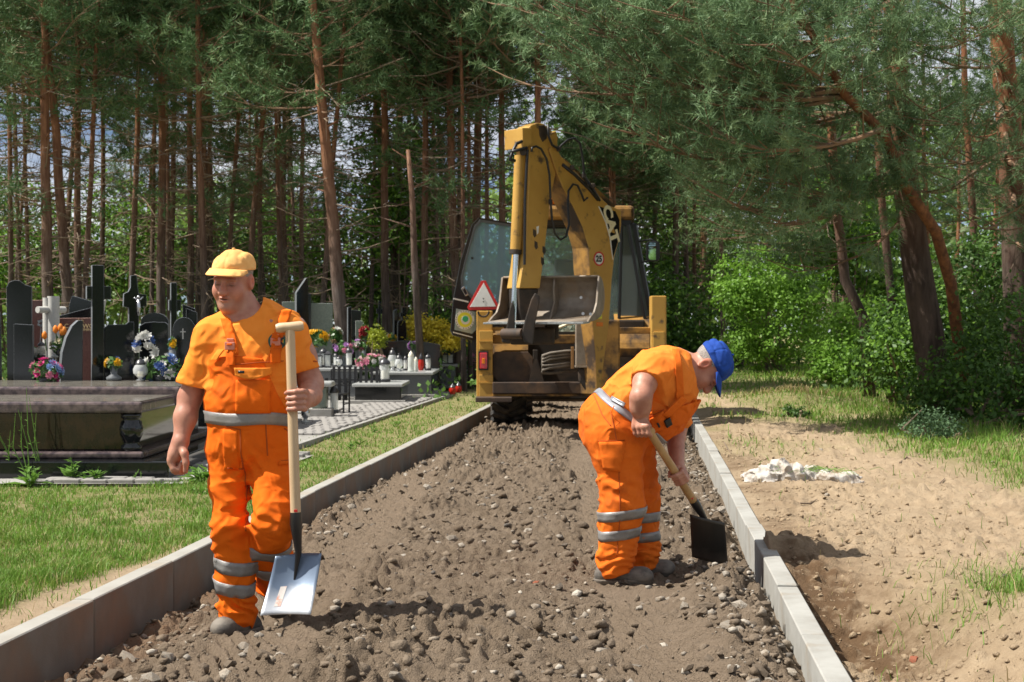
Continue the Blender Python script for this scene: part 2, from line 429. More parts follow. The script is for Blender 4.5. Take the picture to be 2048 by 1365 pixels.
# -- road bed
ru = np.linspace(UL - 0.02, UR + 0.02, 300)
ry = np.array(spread(3.6, 30, 0.0125, 1.0030)); ry = np.concatenate([ry, spread(ry[-1] + .12, 45, .13, 1.03)])
U2, Y2 = np.meshgrid(ru, ry)
Z2, T2 = road_z(U2, Y2)
X2 = U2 + RS * Y2
TRN = sst(0.40, 0.05, (U2 - UL)) * sst(11, 7, Y2)
m_road = surf_mat('road_soil', [(0.235, 0.178, 0.126), (0.19, 0.142, 0.098), (0.275, 0.212, 0.153), (0.125, 0.092, 0.063)],
                  [('packed', (0.265, 0.20, 0.142)), ('trench', (0.25, 0.15, 0.09))], 1.0, 42, (1.6, 11, 60), 0.022)
rd = mesh_np('road_bed', np.stack([X2.ravel(), Y2.ravel(), Z2.ravel()], 1), gridfaces(len(ry), len(ru)), m_road, smooth=True,
             attrs={'packed': T2.ravel() * 0.8, 'trench': TRN.ravel()})
tag(rd, kind='structure')
def rz(X, Y):
    z_, _ = road_z(np.array([X - RS * Y]), np.array([Y])); return float(z_[0])
def gz(X, Y): return float(ground_z(np.array([X]), np.array([Y]))[0])

# -- stones: the larger ones singly, the rest as one scatter of gravel
def rock(seed, sub=1):
    bm = bmesh.new(); bmesh.ops.create_icosphere(bm, subdivisions=sub, radius=1)
    rr = np.random.default_rng(seed); pl = [(Vector(rr.normal(size=3)).normalized(), rr.uniform(0.45, 0.8)) for _ in range(9)]
    for v in bm.verts:
        for n_, d_ in pl:
            e = v.co.dot(n_) - d_
            if e > 0: v.co -= n_ * e * 0.9
        v.co *= 1 + 0.10 * rr.normal()
        v.co.z *= 0.75
    me = bpy.data.meshes.new('stone'); bm.to_mesh(me); bm.free(); return me
def stonemat(nm, a, b_): return mat(nm, a, 0.9, col2=b_, scale=9, lo=0.4, hi=0.62, bump=0.5, bscale=30, spec=0.2, bdist=0.05)
m_st = [stonemat('stone_grey', (0.30, 0.27, 0.23), (0.24, 0.19, 0.14)), stonemat('stone_pale', (0.44, 0.40, 0.34), (0.24, 0.19, 0.14)),
        stonemat('stone_soil', (0.185, 0.144, 0.105), (0.145, 0.11, 0.078)), stonemat('stone_dark', (0.13, 0.115, 0.10), (0.18, 0.14, 0.10)), stonemat('brick_bit', (0.36, 0.10, 0.05), (0.22, 0.12, 0.08))]
rocks = []
for k in range(10):
    me = rock(k, 2 if k < 5 else 1)
    for mi in range(5):
        m2 = me.copy(); m2.materials.clear(); m2.materials.append(m_st[mi]); rocks.append(m2)
def place_rock(mesh, X, Y, z, r_, parent, name='stone'):
    o = bpy.data.objects.new(name, mesh); link(o, parent)
    o.location = (X, Y, z); o.rotation_euler = (random.uniform(-.5, .5), random.uniform(-.5, .5), random.uniform(0, 6.3))
    o.scale = (r_ * random.uniform(.85, 1.35), r_ * random.uniform(.75, 1.1), r_ * random.uniform(.6, 1.0)); return o
# named stones that stand out in the photograph
for px, py, w_, mi in ((893, 1222, 34, 0), (960, 1262, 34, 2), (905, 1085, 26, 0), (962, 1082, 32, 1), (1058, 1055, 24, 1), (1072, 1165, 18, 4), (1165, 1055, 30, 2), (1130, 1085, 22, 3),
                       (1120, 1165, 22, 3), (780, 940, 42, 1), (740, 955, 30, 1), (640, 1070, 30, 2), (700, 1010, 30, 1), (490, 1310, 30, 0), (258, 1340, 20, 1), (800, 1358, 44, 0), (672, 1355, 30, 1),
                       (735, 1330, 26, 0), (1310, 1095, 40, 2), (1345, 1080, 30, 0), (1330, 1035, 34, 0), (1440, 1135, 30, 2), (1470, 1110, 26, 3), (1480, 1170, 28, 3), (1330, 1010, 40, 0), (1300, 1000, 30, 1), (1420, 1215, 26, 0),
                       (1500, 1350, 40, 0), (1540, 1330, 34, 1), (1465, 1325, 30, 2), (1490, 1290, 30, 2), (560, 1325, 24, 1), (1090, 1340, 22, 0), (1205, 1090, 20, 1), (1000, 1240, 20, 3), (830, 1180, 22, 2)):
    d_ = Gd(py, 0.08); X = (px - 1024) / F * d_
    z_ = rz(X, d_); d_ = Gd(py + w_ * 0.2, z_); X = (px - 1024) / F * d_
    r_ = w_ / F * d_ * 0.52
    place_rock(rocks[random.randrange(10) * 5 + mi], X, d_, rz(X, d_) + r_ * 0.3, r_, rd)
nb = 0
while nb < 215:
    y = 4.7 + 9.5 * random.random() ** 1.6; s_ = random.random()
    u = (UR - 0.03 - 0.55 * abs(random.gauss(0, .45))) if random.random() < .42 else (UL + 0.12 + abs(random.gauss(0, .35)) if random.random() < .35 else random.uniform(UL + .3, UR - .1))
    if not UL + 0.06 < u < UR - 0.04: continue
    X = u + RS * y
    r_ = random.uniform(.018, .042) * (1 if random.random() < .85 else 1.5)
    place_rock(rocks[random.randrange(10) * 5 + random.choice((0, 0, 0, 1, 1, 2, 2, 2, 2, 2, 3))], X, y, rz(X, y) + r_ * 0.25, r_, rd); nb += 1
# gravel scatter
def scatter_rocks(name, X, Y, Z, r_, mats_, mi, parent=None, seed=1):
    bm = bmesh.new(); bmesh.ops.create_icosphere(bm, subdivisions=1, radius=1)
    rr = np.random.default_rng(seed); n = len(X)
    base = np.array([v.co[:] for v in bm.verts]); fc = np.array([[v.index for v in f.verts] for f in bm.faces]); bm.free()
    keep12 = len(base) == 12
    V = base[None] * (1 + 0.28 * rr.normal(size=(n, len(base), 1))) * np.stack([rr.uniform(.8, 1.4, n), rr.uniform(.7, 1.1, n), rr.uniform(.5, .95, n)], 1)[:, None, :] * r_[:, None, None]
    a = rr.uniform(0, 6.28, n); c_, s_ = np.cos(a), np.sin(a)
    Vx = V[..., 0] * c_[:, None] - V[..., 1] * s_[:, None]; Vy = V[..., 0] * s_[:, None] + V[..., 1] * c_[:, None]
    V = np.stack([Vx + X[:, None], Vy + Y[:, None], V[..., 2] + Z[:, None]], 2)
    FF = fc[None] + (np.arange(n) * len(base))[:, None, None]
    o = mesh_np(name, V.reshape(-1, 3), FF.reshape(-1, 3), mats_, parent, smooth=False)
    o.data.polygons.foreach_set('material_index', np.repeat(mi, len(fc)).astype(np.int32)); return o
n = 6500
y = 4.6 + 16 * rng.random(n) ** 1.7
u = np.where(rng.random(n) < .38, UR - 0.02 - np.abs(rng.normal(0, .28, n)), np.where(rng.random(n) < .3, UL + .05 + np.abs(rng.normal(0, .25, n)), rng.uniform(UL + .1, UR - .03, n)))
zz, tk = road_z(u, y); k_ = (u > UL + .03) & (u < UR - .02) & (rng.random(n) > tk * .7); y = y[k_]; u = u[k_]; zz = zz[k_]; n = len(y)
rr_ = .0045 + .020 * rng.random(n) ** 2.6
tag(scatter_rocks('gravel', u + RS * y, y, zz + rr_ * .2, rr_, m_st[:4], rng.choice(4, n, p=[.25, .15, .52, .08]), rd, 3), kind='stuff')
# clods of the same soil
n = 7000
y = 4.5 + 14 * rng.random(n) ** 1.6; u = rng.uniform(UL + .08, UR - .04, n); zz, tk = road_z(u, y); k_ = rng.random(n) > tk * .85; y = y[k_]; u = u[k_]; zz = zz[k_]; n = len(y)
rr_ = .004 + .030 * rng.random(n) ** 4.5
tag(scatter_rocks('soil_clods', u + RS * y, y, zz + rr_ * .15, rr_, [m_road, m_st[2]], (rng.random(n) < .4).astype(np.int32), rd, 13), kind='stuff')
# crumbs of earth on the sand
n = 4200
y = 4.4 + 12 * rng.random(n) ** 1.6; X = RS * y + UR + KT + 0.05 + np.abs(rng.normal(0, .9, n))
k_ = X < 4; y = y[k_]; X = X[k_]; n = len(X)
m_crumb = stonemat('sand_crumb', (0.42, 0.30, 0.19), (0.26, 0.17, 0.10))
rr_ = .003 + .016 * rng.random(n) ** 3
tag(scatter_rocks('sand_crumbs', X, y, ground_z(X, y) + rr_ * .15, rr_, [m_ground], np.zeros(n, np.int32), gd, 5), kind='stuff')
for px, py, w_, mi in ((1827, 1228, 24, 4), (2010, 1160, 26, 3), (1640, 910, 18, 1), (1985, 940, 14, 1), (1655, 1000, 16, 1)):
    d_ = Gd(py, 0.17); X = (px - 1024) / F * d_; r_ = w_ / F * d_ * .5
    place_rock(rocks[random.randrange(10) * 5 + mi], X, d_, gz(X, d_) + r_ * .3, r_, gd)

# -- kerbs: metre-long concrete edging stones
m_kerb = mat('kerb_concrete', (0.345, 0.34, 0.315), 0.9, col2=(0.28, 0.272, 0.248), scale=7, bump=0.25, bscale=160, spec=0.2, col3=(0.27, 0.235, 0.19), scale3=5, lo3=0.55, hi3=0.75, bdist=0.004)
m_kerb2 = mat('kerb_concrete_stained', (0.35, 0.34, 0.31), 0.9, col2=(0.29, 0.275, 0.245), scale=4, bump=0.3, bscale=150, spec=0.2, col3=(0.36, 0.29, 0.22), scale3=2.2, lo3=0.55, hi3=0.85, bdist=0.004)
m_kside = mat('kerb_shaded_soiled_side', (0.22, 0.195, 0.165), 0.9, col2=(0.165, 0.14, 0.115), scale=4, bump=0.3, bscale=150, spec=0.2, col3=(0.25, 0.155, 0.10), scale3=2.2, lo3=0.48, hi3=0.78, bdist=0.004)  # darker than the tops: shade put into the colour, with brown soil stain
ang = -math.atan(RS)
def kerb(name, uin, side, label, y0, y1, mt):
    root = empty(name, (uin + RS * y0, y0, 0)); tag(root, label, 'kerb', kind='structure')
    bm = bmesh.new(); bmesh.ops.create_cube(bm, size=1)
    for v in bm.verts: v.co = Vector((v.co.x * KT, v.co.y * 0.988, v.co.z * 0.42))
    bmesh.ops.bevel(bm, geom=bm.edges[:], offset=0.005, segments=1, affect='EDGES')
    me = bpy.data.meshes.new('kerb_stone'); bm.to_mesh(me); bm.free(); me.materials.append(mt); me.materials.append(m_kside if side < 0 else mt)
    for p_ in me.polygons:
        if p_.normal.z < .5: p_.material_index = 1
    k = 0; y = y0; cs = math.cos(ang)
    while y < y1:
        o = bpy.data.objects.new('kerb_stone', me); link(o, root)
        yc = y + 0.5 * cs; j = 0.0 if side < 0 else random.gauss(0, .0015)
        P = Vector((uin + side * KT / 2 + RS * yc + j, yc, ZK - 0.21 + random.gauss(0, .003)))
        o.location = P - root.location; o.rotation_euler = (random.gauss(0, .002), random.gauss(0, .004), ang + random.gauss(0, .0015)); y += cs; k += 1
    return root
# joints measured on the left kerb at 5.98 m and 6.93 m
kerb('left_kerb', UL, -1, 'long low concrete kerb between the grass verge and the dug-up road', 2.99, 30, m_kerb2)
kerb('right_kerb', UR, 1, 'pale concrete kerb between the dug-up road and the open sand', 3.3, 34, m_kerb)

# -- grass: far too many blades to count
def blades(name, X, Y, Z, h, wd, mats_, seed, parent=None, mi=None):
    rr = np.random.default_rng(seed); n = len(X)
    a = rr.uniform(0, 2 * np.pi, n); ln = rr.uniform(.15, .95, n) * h; bd = rr.uniform(0, 2 * np.pi, n)
    dx, dy = np.cos(a) * wd / 2, np.sin(a) * wd / 2; bx, by = np.cos(bd) * ln, np.sin(bd) * ln
    hz_ = np.sqrt(np.maximum(h * h - 0.55 * ln * ln, 1e-6))
    P0 = np.stack([X - dx, Y - dy, Z], 1); P1 = np.stack([X + dx, Y + dy, Z], 1)
    P2 = np.stack([X - dx * .8 + bx * .35, Y - dy * .8 + by * .35, Z + hz_ * .6], 1); P3 = np.stack([X + dx * .8 + bx * .35, Y + dy * .8 + by * .35, Z + hz_ * .6], 1)
    P4 = np.stack([X + bx, Y + by, Z + hz_ * rr.uniform(.7, 1.0, n)], 1)
    V = np.stack([P0, P1, P2, P3, P4], 1).reshape(-1, 3)
    b = (np.arange(n) * 5)[:, None]
    FF = np.stack([np.concatenate([b, b + 1, b + 3], 1), np.concatenate([b, b + 3, b + 2], 1), np.concatenate([b + 2, b + 3, b + 4], 1)], 1).reshape(-1, 3)
    o = mesh_np(name, V, FF, mats_, parent, smooth=True)
    if mi is not None: o.data.polygons.foreach_set('material_index', np.repeat(mi, 3).astype(np.int32))
    return o
m_grass = mat('grass_blade', (0.175, 0.315, 0.045), 0.55, col2=(0.115, 0.225, 0.028), scale=3.5, coords='Position', transl=0.35, spec=0.3, col3=(0.36, 0.36, 0.12), scale3=9, lo3=0.54, hi3=0.74)
m_straw = mat('dry_grass', (0.42, 0.34, 0.16), 0.7, col2=(0.30, 0.24, 0.10), scale=20, coords='Position', transl=0.3)
# the cemetery's paved and built ground carries no turf
def paved(X, Y):
    u = X - RS * Y
    return ((X < -1.85 - 0.0 * Y) & (Y > 10.55) & (u < -3.55 - 0.0 * Y) & ((X < -2.5) | (Y > 13.6)))
n = 210000
px_ = rng.uniform(-320, 1010, n); py_ = 700 + 590 * rng.random(n) ** 0.72
d_ = F * (CH - 0.2) / (py_ - HZ); X = (px_ - 1024) / F * d_
k_ = (X - RS * d_ < UL - KT - 0.0) & (d_ < 26); X = X[k_]; Y = d_[k_]
k_ = (rng.random(len(X)) < 0.02 + grass_mask(X, Y) ** 1.3 * (0.25 + 0.75 * sst(0.3, 0.55, fbm2(X * 5, Y * 5, 3, 41)))) & ~paved(X, Y); X = X[k_]; Y = Y[k_]
k_ = rng.permutation(len(X))[:95000]; X = X[k_]; Y = Y[k_]
tall = 1 + 0.9 * sst(0.5, 0.75, fbm2(X * 1.8, Y * 1.8, 3, 43)) 
h = rng.uniform(.020, .055, len(X)) * tall
mi = (rng.random(len(X)) < 0.09).astype(np.int32)
tag(blades('verge_grass', X, Y, ground_z(X, Y) - .004, h, np.clip(0.0042 * Y / 7, .0042, .011), [m_grass, m_straw], 5, None, mi), 'short sunlit grass of the verge beside the graves', 'grass', kind='stuff')
n = 150000
px_ = rng.uniform(1380, 2500, n); py_ = 716 + 640 * rng.random(n) ** 1.4
d_ = F * (CH - 0.2) / (py_ - HZ); X = (px_ - 1024) / F * d_
k_ = (X - RS * d_ > UR + KT + .15) & (d_ < 45); X = X[k_]; Y = d_[k_]
k_ = rng.random(len(X)) < 0.003 + grass_mask(X, Y) ** 1.5 * (0.2 + 0.8 * sst(0.3, 0.55, fbm2(X * 4, Y * 4, 3, 47))); X = X[k_]; Y = Y[k_]
k_ = rng.permutation(len(X))[:70000]; X = X[k_]; Y = Y[k_]
h = rng.uniform(.04, .13, len(X)) * (1 + 0.9 * sst(4.0, 5.5, X) * sst(11, 14, Y))
mi = (rng.random(len(X)) < 0.12).astype(np.int32)
tag(blades('track_grass', X, Y, ground_z(X, Y) - .004, h, np.clip(0.0042 * Y / 7, .0042, .02), [m_grass, m_straw], 6, None, mi), 'patchy grass growing on the sand along the woodland edge', 'grass', kind='stuff')
# ------------------------------------------------------------------ trees and shrubs
def unit(v): return v / np.maximum(np.linalg.norm(v, axis=-1, keepdims=True), 1e-9)
def tufts_mesh(name, P, D, n_needle, length, needle, width, m, parent=None, seed=0, spread=0.75):
    """pine shoots: needles standing off a short axis; one mesh"""
    rr = np.random.default_rng(seed); n = len(P); P = np.asarray(P); D = unit(np.asarray(D))
    a = unit(np.cross(D, rr.normal(size=(n, 3)))); b = np.cross(D, a)
    L = length * rr.uniform(.7, 1.25, n)
    V = np.empty((n, n_needle, 3, 3), np.float32)
    for k in range(n_needle):
        th = rr.uniform(0, 6.283, n); t = (k + rr.random(n)) / n_needle
        rad = a * np.cos(th)[:, None] + b * np.sin(th)[:, None]
        base = P + D * (L * t)[:, None]
        dr = unit(D * (1 - spread * (1 - 0.5 * t))[:, None] + rad * spread)
        sd_ = np.cross(dr, unit(rr.normal(size=(n, 3)))); sd_ = unit(sd_)
        nl = needle * rr.uniform(.7, 1.2, n)
        V[:, k, 0] = base - sd_ * width / 2; V[:, k, 1] = base + sd_ * width / 2; V[:, k, 2] = base + dr * nl[:, None]
    return mesh_np(name, V.reshape(-1, 3), np.arange(n * n_needle * 3).reshape(-1, 3), m, parent)
def leaves_mesh(name, P, N, size, m, parent=None, seed=0, mi=None):
    rr = np.random.default_rng(seed); n = len(P)
    N = unit(N + 0.7 * rr.normal(size=(n, 3))); a = unit(np.cross(N, rr.normal(size=(n, 3)))); b = np.cross(N, a)
    s_ = (size * rr.uniform(.6, 1.25, n))[:, None]
    V = np.stack([P - a * s_ * .5, P + b * s_ * .30 - N * s_ * .08, P + a * s_ * .5, P - b * s_ * .30 - N * s_ * .08], 1).reshape(-1, 3)
    o = mesh_np(name, V, np.arange(n * 4).reshape(-1, 4), m, parent)
    if mi is not None: o.data.polygons.foreach_set('material_index', mi.astype(np.int32))
    return o
def clumpy(rr, c, rad, nclump, nleaf, cr, shell=0.55):
    """points in leafy clumps inside an ellipsoid, with outward normals"""
    d = unit(rr.normal(size=(nclump, 3))); r_ = (shell + (1 - shell) * rr.random(nclump)) ** 0.7 * (0.8 + 0.35 * rr.random(nclump))
    C = np.asarray(c) + d * r_[:, None] * np.asarray(rad)
    sz = cr * rr.uniform(.5, 1.4, nclump)
    i = rr.integers(0, nclump, nleaf)
    off = rr.normal(size=(nleaf, 3)) * np.array([1, 1, .6]); P = C[i] + off * (sz[i] * .5)[:, None]
    return P, unit(d[i] * .6 + unit(off) * .6 + np.array([0, 0, .6]))
class Limb(MB): pass

def bough(rr, mb, P, D, start, vec, r0, dens=1.0, sag=0.12, lift=0.5, tl=0.18, bare=0.25, sub=1.0, tubes=True):
    """a pine branch with side branches; adds tubes to mb and shoots to P, D"""
    start = np.asarray(start, float); vec = np.asarray(vec, float); L = np.linalg.norm(vec); dirn = vec / L
    up = np.array([0, 0, 1.0]); side = unit(np.cross(dirn, up)[None])[0]
    ph = rr.uniform(0, 6.28); w1 = rr.normal(0, .05) * L
    def at(t): return start + vec * t + up * (-sag * L * math.sin(math.pi * min(t, 1)) + sag * .6 * L * t * t) + side * w1 * math.sin(t * 3.1 + ph * 0) + side * .03 * L * math.sin(7 * t + ph)
    if tubes: mb.tube([at(t) for t in np.linspace(0, 1, 7)], list(r0 * (1 - .85 * np.linspace(0, 1, 7))), 5, False)
    n2 = max(3, int(L / .20 * dens)); sg = 1
    for k in range(n2):
        t = bare + (1 - bare) * (k + rr.random() * .8) / n2; sg = -sg
        q = at(t); dv = unit((at(min(t + .05, 1.05)) - at(t))[None])[0]
        l2 = sub * (0.25 + 0.55 * (1 - t) * min(L, 3) * .6 + rr.uniform(0, .35))
        d2 = unit((dv * rr.uniform(.5, 1.0) + side * sg * rr.uniform(.4, 1.0) + up * rr.uniform(-.15, .55) * lift * 2)[None])[0]
        e = q + d2 * l2 + up * l2 * .12
        if tubes and l2 > .3: mb.tube([q, (q + e) / 2 - up * .03 * l2, e], [r0 * .32, r0 * .22, r0 * .08], 4, False)
        n3 = max(2, int(l2 / .13 * dens))
        for j in range(n3):
            t3 = .25 + .75 * (j + rr.random()) / n3
            b_ = q + (e - q) * t3
            d3 = unit((d2 * .7 + rr.normal(0, .55, 3) + up * .35 * lift)[None])[0]
            l3 = rr.uniform(.04, .24)
            P.append(b_ + d3 * l3 * .3); D.append(d3)
            if l3 > .12: P.append(b_ + d3 * l3); D.append(unit((d3 + rr.normal(0, .3, 3))[None])[0])
        P.append(e - d2 * tl * .5); D.append(d2 + up * .3)
    P.append(at(.97)); D.append(dirn + up * .3)

m_bark = bpy.data.materials.new('pine_bark'); m_bark.use_nodes = True
def bark(m, z0, z1, low, low2, hi_, hi2, scale=(14, 14, 2.2)):
    n = m.node_tree; L = n.links; b = n.nodes['Principled BSDF']; b.inputs['Roughness'].default_value = .9; b.inputs['Specular IOR Level'].default_value = .2
    t = n.nodes.new('ShaderNodeTexCoord'); q = n.nodes.new('ShaderNodeMapping'); q.inputs['Scale'].default_value = scale; L.new(t.outputs['Object'], q.inputs['Vector'])
    k = n.nodes.new('ShaderNodeTexNoise'); k.inputs['Scale'].default_value = 1; k.inputs['Detail'].default_value = 6; k.inputs['Roughness'].default_value = .7; L.new(q.outputs['Vector'], k.inputs['Vector'])
    r_ = n.nodes.new('ShaderNodeMapRange'); r_.inputs['From Min'].default_value = .38; r_.inputs['From Max'].default_value = .62; L.new(k.outputs['Fac'], r_.inputs['Value'])
    def mx_(a, c):
        x = n.nodes.new('ShaderNodeMix'); x.data_type = 'RGBA'; x.inputs['A'].default_value = (*a, 1); x.inputs['B'].default_value = (*c, 1); L.new(r_.outputs['Result'], x.inputs['Factor']); return x.outputs['Result']
    s_ = n.nodes.new('ShaderNodeSeparateXYZ'); L.new(t.outputs['Object'], s_.inputs['Vector'])
    ad = n.nodes.new('ShaderNodeMath'); ad.operation = 'MULTIPLY_ADD'; ad.inputs[1].default_value = 2.5; L.new(k.outputs['Fac'], ad.inputs[0]); L.new(s_.outputs['Z'], ad.inputs[2])
    h = n.nodes.new('ShaderNodeMapRange'); h.inputs['From Min'].default_value = z0 + 1.2; h.inputs['From Max'].default_value = z1 + 1.2; L.new(ad.outputs[0], h.inputs['Value'])
    x = n.nodes.new('ShaderNodeMix'); x.data_type = 'RGBA'; L.new(mx_(low, low2), x.inputs['A']); L.new(mx_(hi_, hi2), x.inputs['B']); L.new(h.outputs['Result'], x.inputs['Factor'])
    L.new(x.outputs['Result'], b.inputs['Base Color'])
    bp = n.nodes.new('ShaderNodeBump'); bp.inputs['Strength'].default_value = .9; bp.inputs['Distance'].default_value = .03; L.new(k.outputs['Fac'], bp.inputs['Height']); L.new(bp.outputs['Normal'], b.inputs['Normal'])
bark(m_bark, 2.0, 5.5, (0.145, 0.115, 0.098), (0.06, 0.047, 0.04), (0.32, 0.152, 0.076), (0.16, 0.074, 0.042))
m_bark2 = bpy.data.materials.new('old_pine_bark'); m_bark2.use_nodes = True
bark(m_bark2, 2.2, 4.6, (0.12, 0.085, 0.066), (0.05, 0.036, 0.03), (0.30, 0.12, 0.055), (0.13, 0.055, 0.03), (9, 9, 1.8))
m_limb = bpy.data.materials.new('orange_pine_limb'); m_limb.use_nodes = True
bark(m_limb, -3, -2, (0.3, 0.12, 0.05), (0.2, 0.08, 0.04), (0.27, 0.115, 0.052), (0.12, 0.055, 0.032), (13, 13, 8))
m_branch = mat('pine_branch', (0.27, 0.165, 0.10), .9, col2=(0.16, 0.11, 0.075), scale=4, spec=.2)
m_twig = mat('dead_twig', (0.16, 0.125, 0.095), .9, col2=(0.26, 0.19, 0.13), scale=3, spec=.2)
m_needle = mat('pine_needles', (0.125, 0.21, 0.085), .6, col2=(0.07, 0.13, 0.048), scale=1.4, lo=.4, hi=.6, col3=(0.19, 0.22, 0.095), scale3=2.3, lo3=.52, hi3=.70, transl=.17, spec=.2)
m_needle_near = mat('pine_needles_blue', (0.19, 0.295, 0.14), .55, col2=(0.085, 0.155, 0.065), scale=2.2, lo=.4, hi=.6, col3=(0.25, 0.33, 0.15), scale3=3.1, lo3=.52, hi3=.70, transl=.20, spec=.25)
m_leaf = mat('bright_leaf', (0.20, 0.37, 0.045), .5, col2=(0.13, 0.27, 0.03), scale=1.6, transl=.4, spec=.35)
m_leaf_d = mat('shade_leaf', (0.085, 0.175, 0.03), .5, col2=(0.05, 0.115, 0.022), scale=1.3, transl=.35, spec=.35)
m_leaf_w = mat('wood_leaf', (0.19, 0.30, 0.06), .6, col2=(0.07, 0.13, 0.03), scale=.16, lo=.42, hi=.60, transl=.35, coords='Position')
m_leaf_u = mat('undergrowth_leaf', (0.10, 0.20, 0.035), .6, col2=(0.05, 0.105, 0.022), scale=.35, lo=.42, hi=.60, transl=.35, coords='Position')

# -- slender forest pines: five variants, then copies
def pine_variant(seed, H=13.5, zc=6.2, spread_=1.9, full=1.0):
    rr = np.random.default_rng(seed); mb = Limb(); P = []; D = []; dead = Limb()
    zs = np.linspace(0, H, 16); bx = np.cumsum(rr.normal(0, .025, 16)); by = np.cumsum(rr.normal(0, .025, 16)); bx -= bx[0]; by -= by[0]
    rad = 0.15 * (1 - .72 * zs / H) * (1 + .35 * np.exp(-zs / .35))
    axis = lambda z: np.array([np.interp(z, zs, bx), np.interp(z, zs, by), z])
    tr = Limb(); tr.tube([axis(z) for z in zs], list(rad), 9)
    for k in range(10):          # knots and branch stubs
        z = rr.uniform(1.0, zc + 2); a = rr.uniform(0, 6.28); d_ = np.array([math.cos(a), math.sin(a), .35]); q = axis(z); r0 = np.interp(z, zs, rad)
        tr.tube([q, q + d_ * (r0 + rr.uniform(.06, .3))], [.03, .014], 5)
    z = zc
    while z < H:
        f = (z - zc) / (H - zc); Lm = spread_ * (0.55 + .75 * math.sin(min(1, .25 + f) * math.pi * .9)) * (1 - .55 * f)
        for _ in range(int(rr.integers(2, 4))):
            a = rr.uniform(0, 6.28); l_ = Lm * rr.uniform(.55, 1.15)
            bough(rr, mb, P, D, axis(z), np.array([math.cos(a), math.sin(a), rr.uniform(-.05, .5)]) * l_, .022, .80 * full, .08, .6, .25, .22, 1.0)
        z += rr.uniform(.28, .5)
    for _ in range(4):          # thin green boughs below the crown
        z = rr.uniform(zc - 2.6, zc); a = rr.uniform(0, 6.28); bough(rr, mb, P, D, axis(z), np.array([math.cos(a), math.sin(a), rr.uniform(-.15, .25)]) * spread_ * rr.uniform(.4, .9), .018, .5 * full, .08, .5, .25, .4, .8)
    for _ in range(30):
        z = rr.uniform(1.6, zc + .8); a = rr.uniform(0, 6.28); l_ = rr.uniform(.5, 2.0) * (0.5 + .5 * z / zc); q = axis(z)
        d_ = np.array([math.cos(a), math.sin(a), rr.uniform(-.25, .35)]); m1 = q + d_ * l_ * .5 + np.array([0, 0, -.06 * l_]); e = q + d_ * l_ + np.array([0, 0, rr.uniform(-.3, .15) * l_])
        dead.tube([q, m1, e], [.016, .010, .004], 4, False)
        for _ in range(4):
            t = rr.uniform(.3, .95); b_ = q + (e - q) * t; dead.tube([b_, b_ + (d_ * .4 + rr.normal(0, .6, 3)) * rr.uniform(.15, .5)], [.006, .003], 3, False)
    root = empty('pine_tree')
    tr.build('trunk', m_bark, root, smooth=True); mb.build('branches', m_branch, root); dead.build('dead_branches', m_twig, root)
    tufts_mesh('crown', P, D, 11, .22, .17, .026, m_needle, root, seed)
    return root
PINES = [pine_variant(100 + k, 13.5, (6.2, 6.5, 5.7, 6.9, 6.1)[k], (1.9, 1.6, 2.1, 1.5, 1.8)[k]) for k in range(5)]
pine_used = [False] * 5
def put_pine(px0, py0, px1, py1, d, wpx, label, group, v=None, dd=0.0, zscale=None):
    """stands on the ground at depth d; its trunk shows through px0,py0 and px1,py1"""
    v = random.randrange(5) if v is None else v
    A = W(px0, py0, d); B = W(px1, py1, d + dd); t = (B - A).normalized(); g = 0.18
    base = A + t * ((g - A.z) / t.z)
    o = PINES[v] if not pine_used[v] else copy_tree(PINES[v]); pine_used[v] = True
    o.location = base; q = Vector((0, 0, 1)).rotation_difference(t)
    o.rotation_mode = 'QUATERNION'; from mathutils import Quaternion
    o.rotation_quaternion = q @ Quaternion((0, 0, 1), random.uniform(0, 6.28))
    wr = wpx / F * d / 2 / 0.125; zs = zscale or d / 30.0
    o.scale = (1.0 * zs ** .5, 1.0 * zs ** .5, zs)
    for c in o.children:
        if c.name.startswith('trunk'): c.scale = (wr / zs ** .5, wr / zs ** .5, 1)
    tag(o, label, 'pine tree', group); return o
G1 = 'tall pines behind the graves'
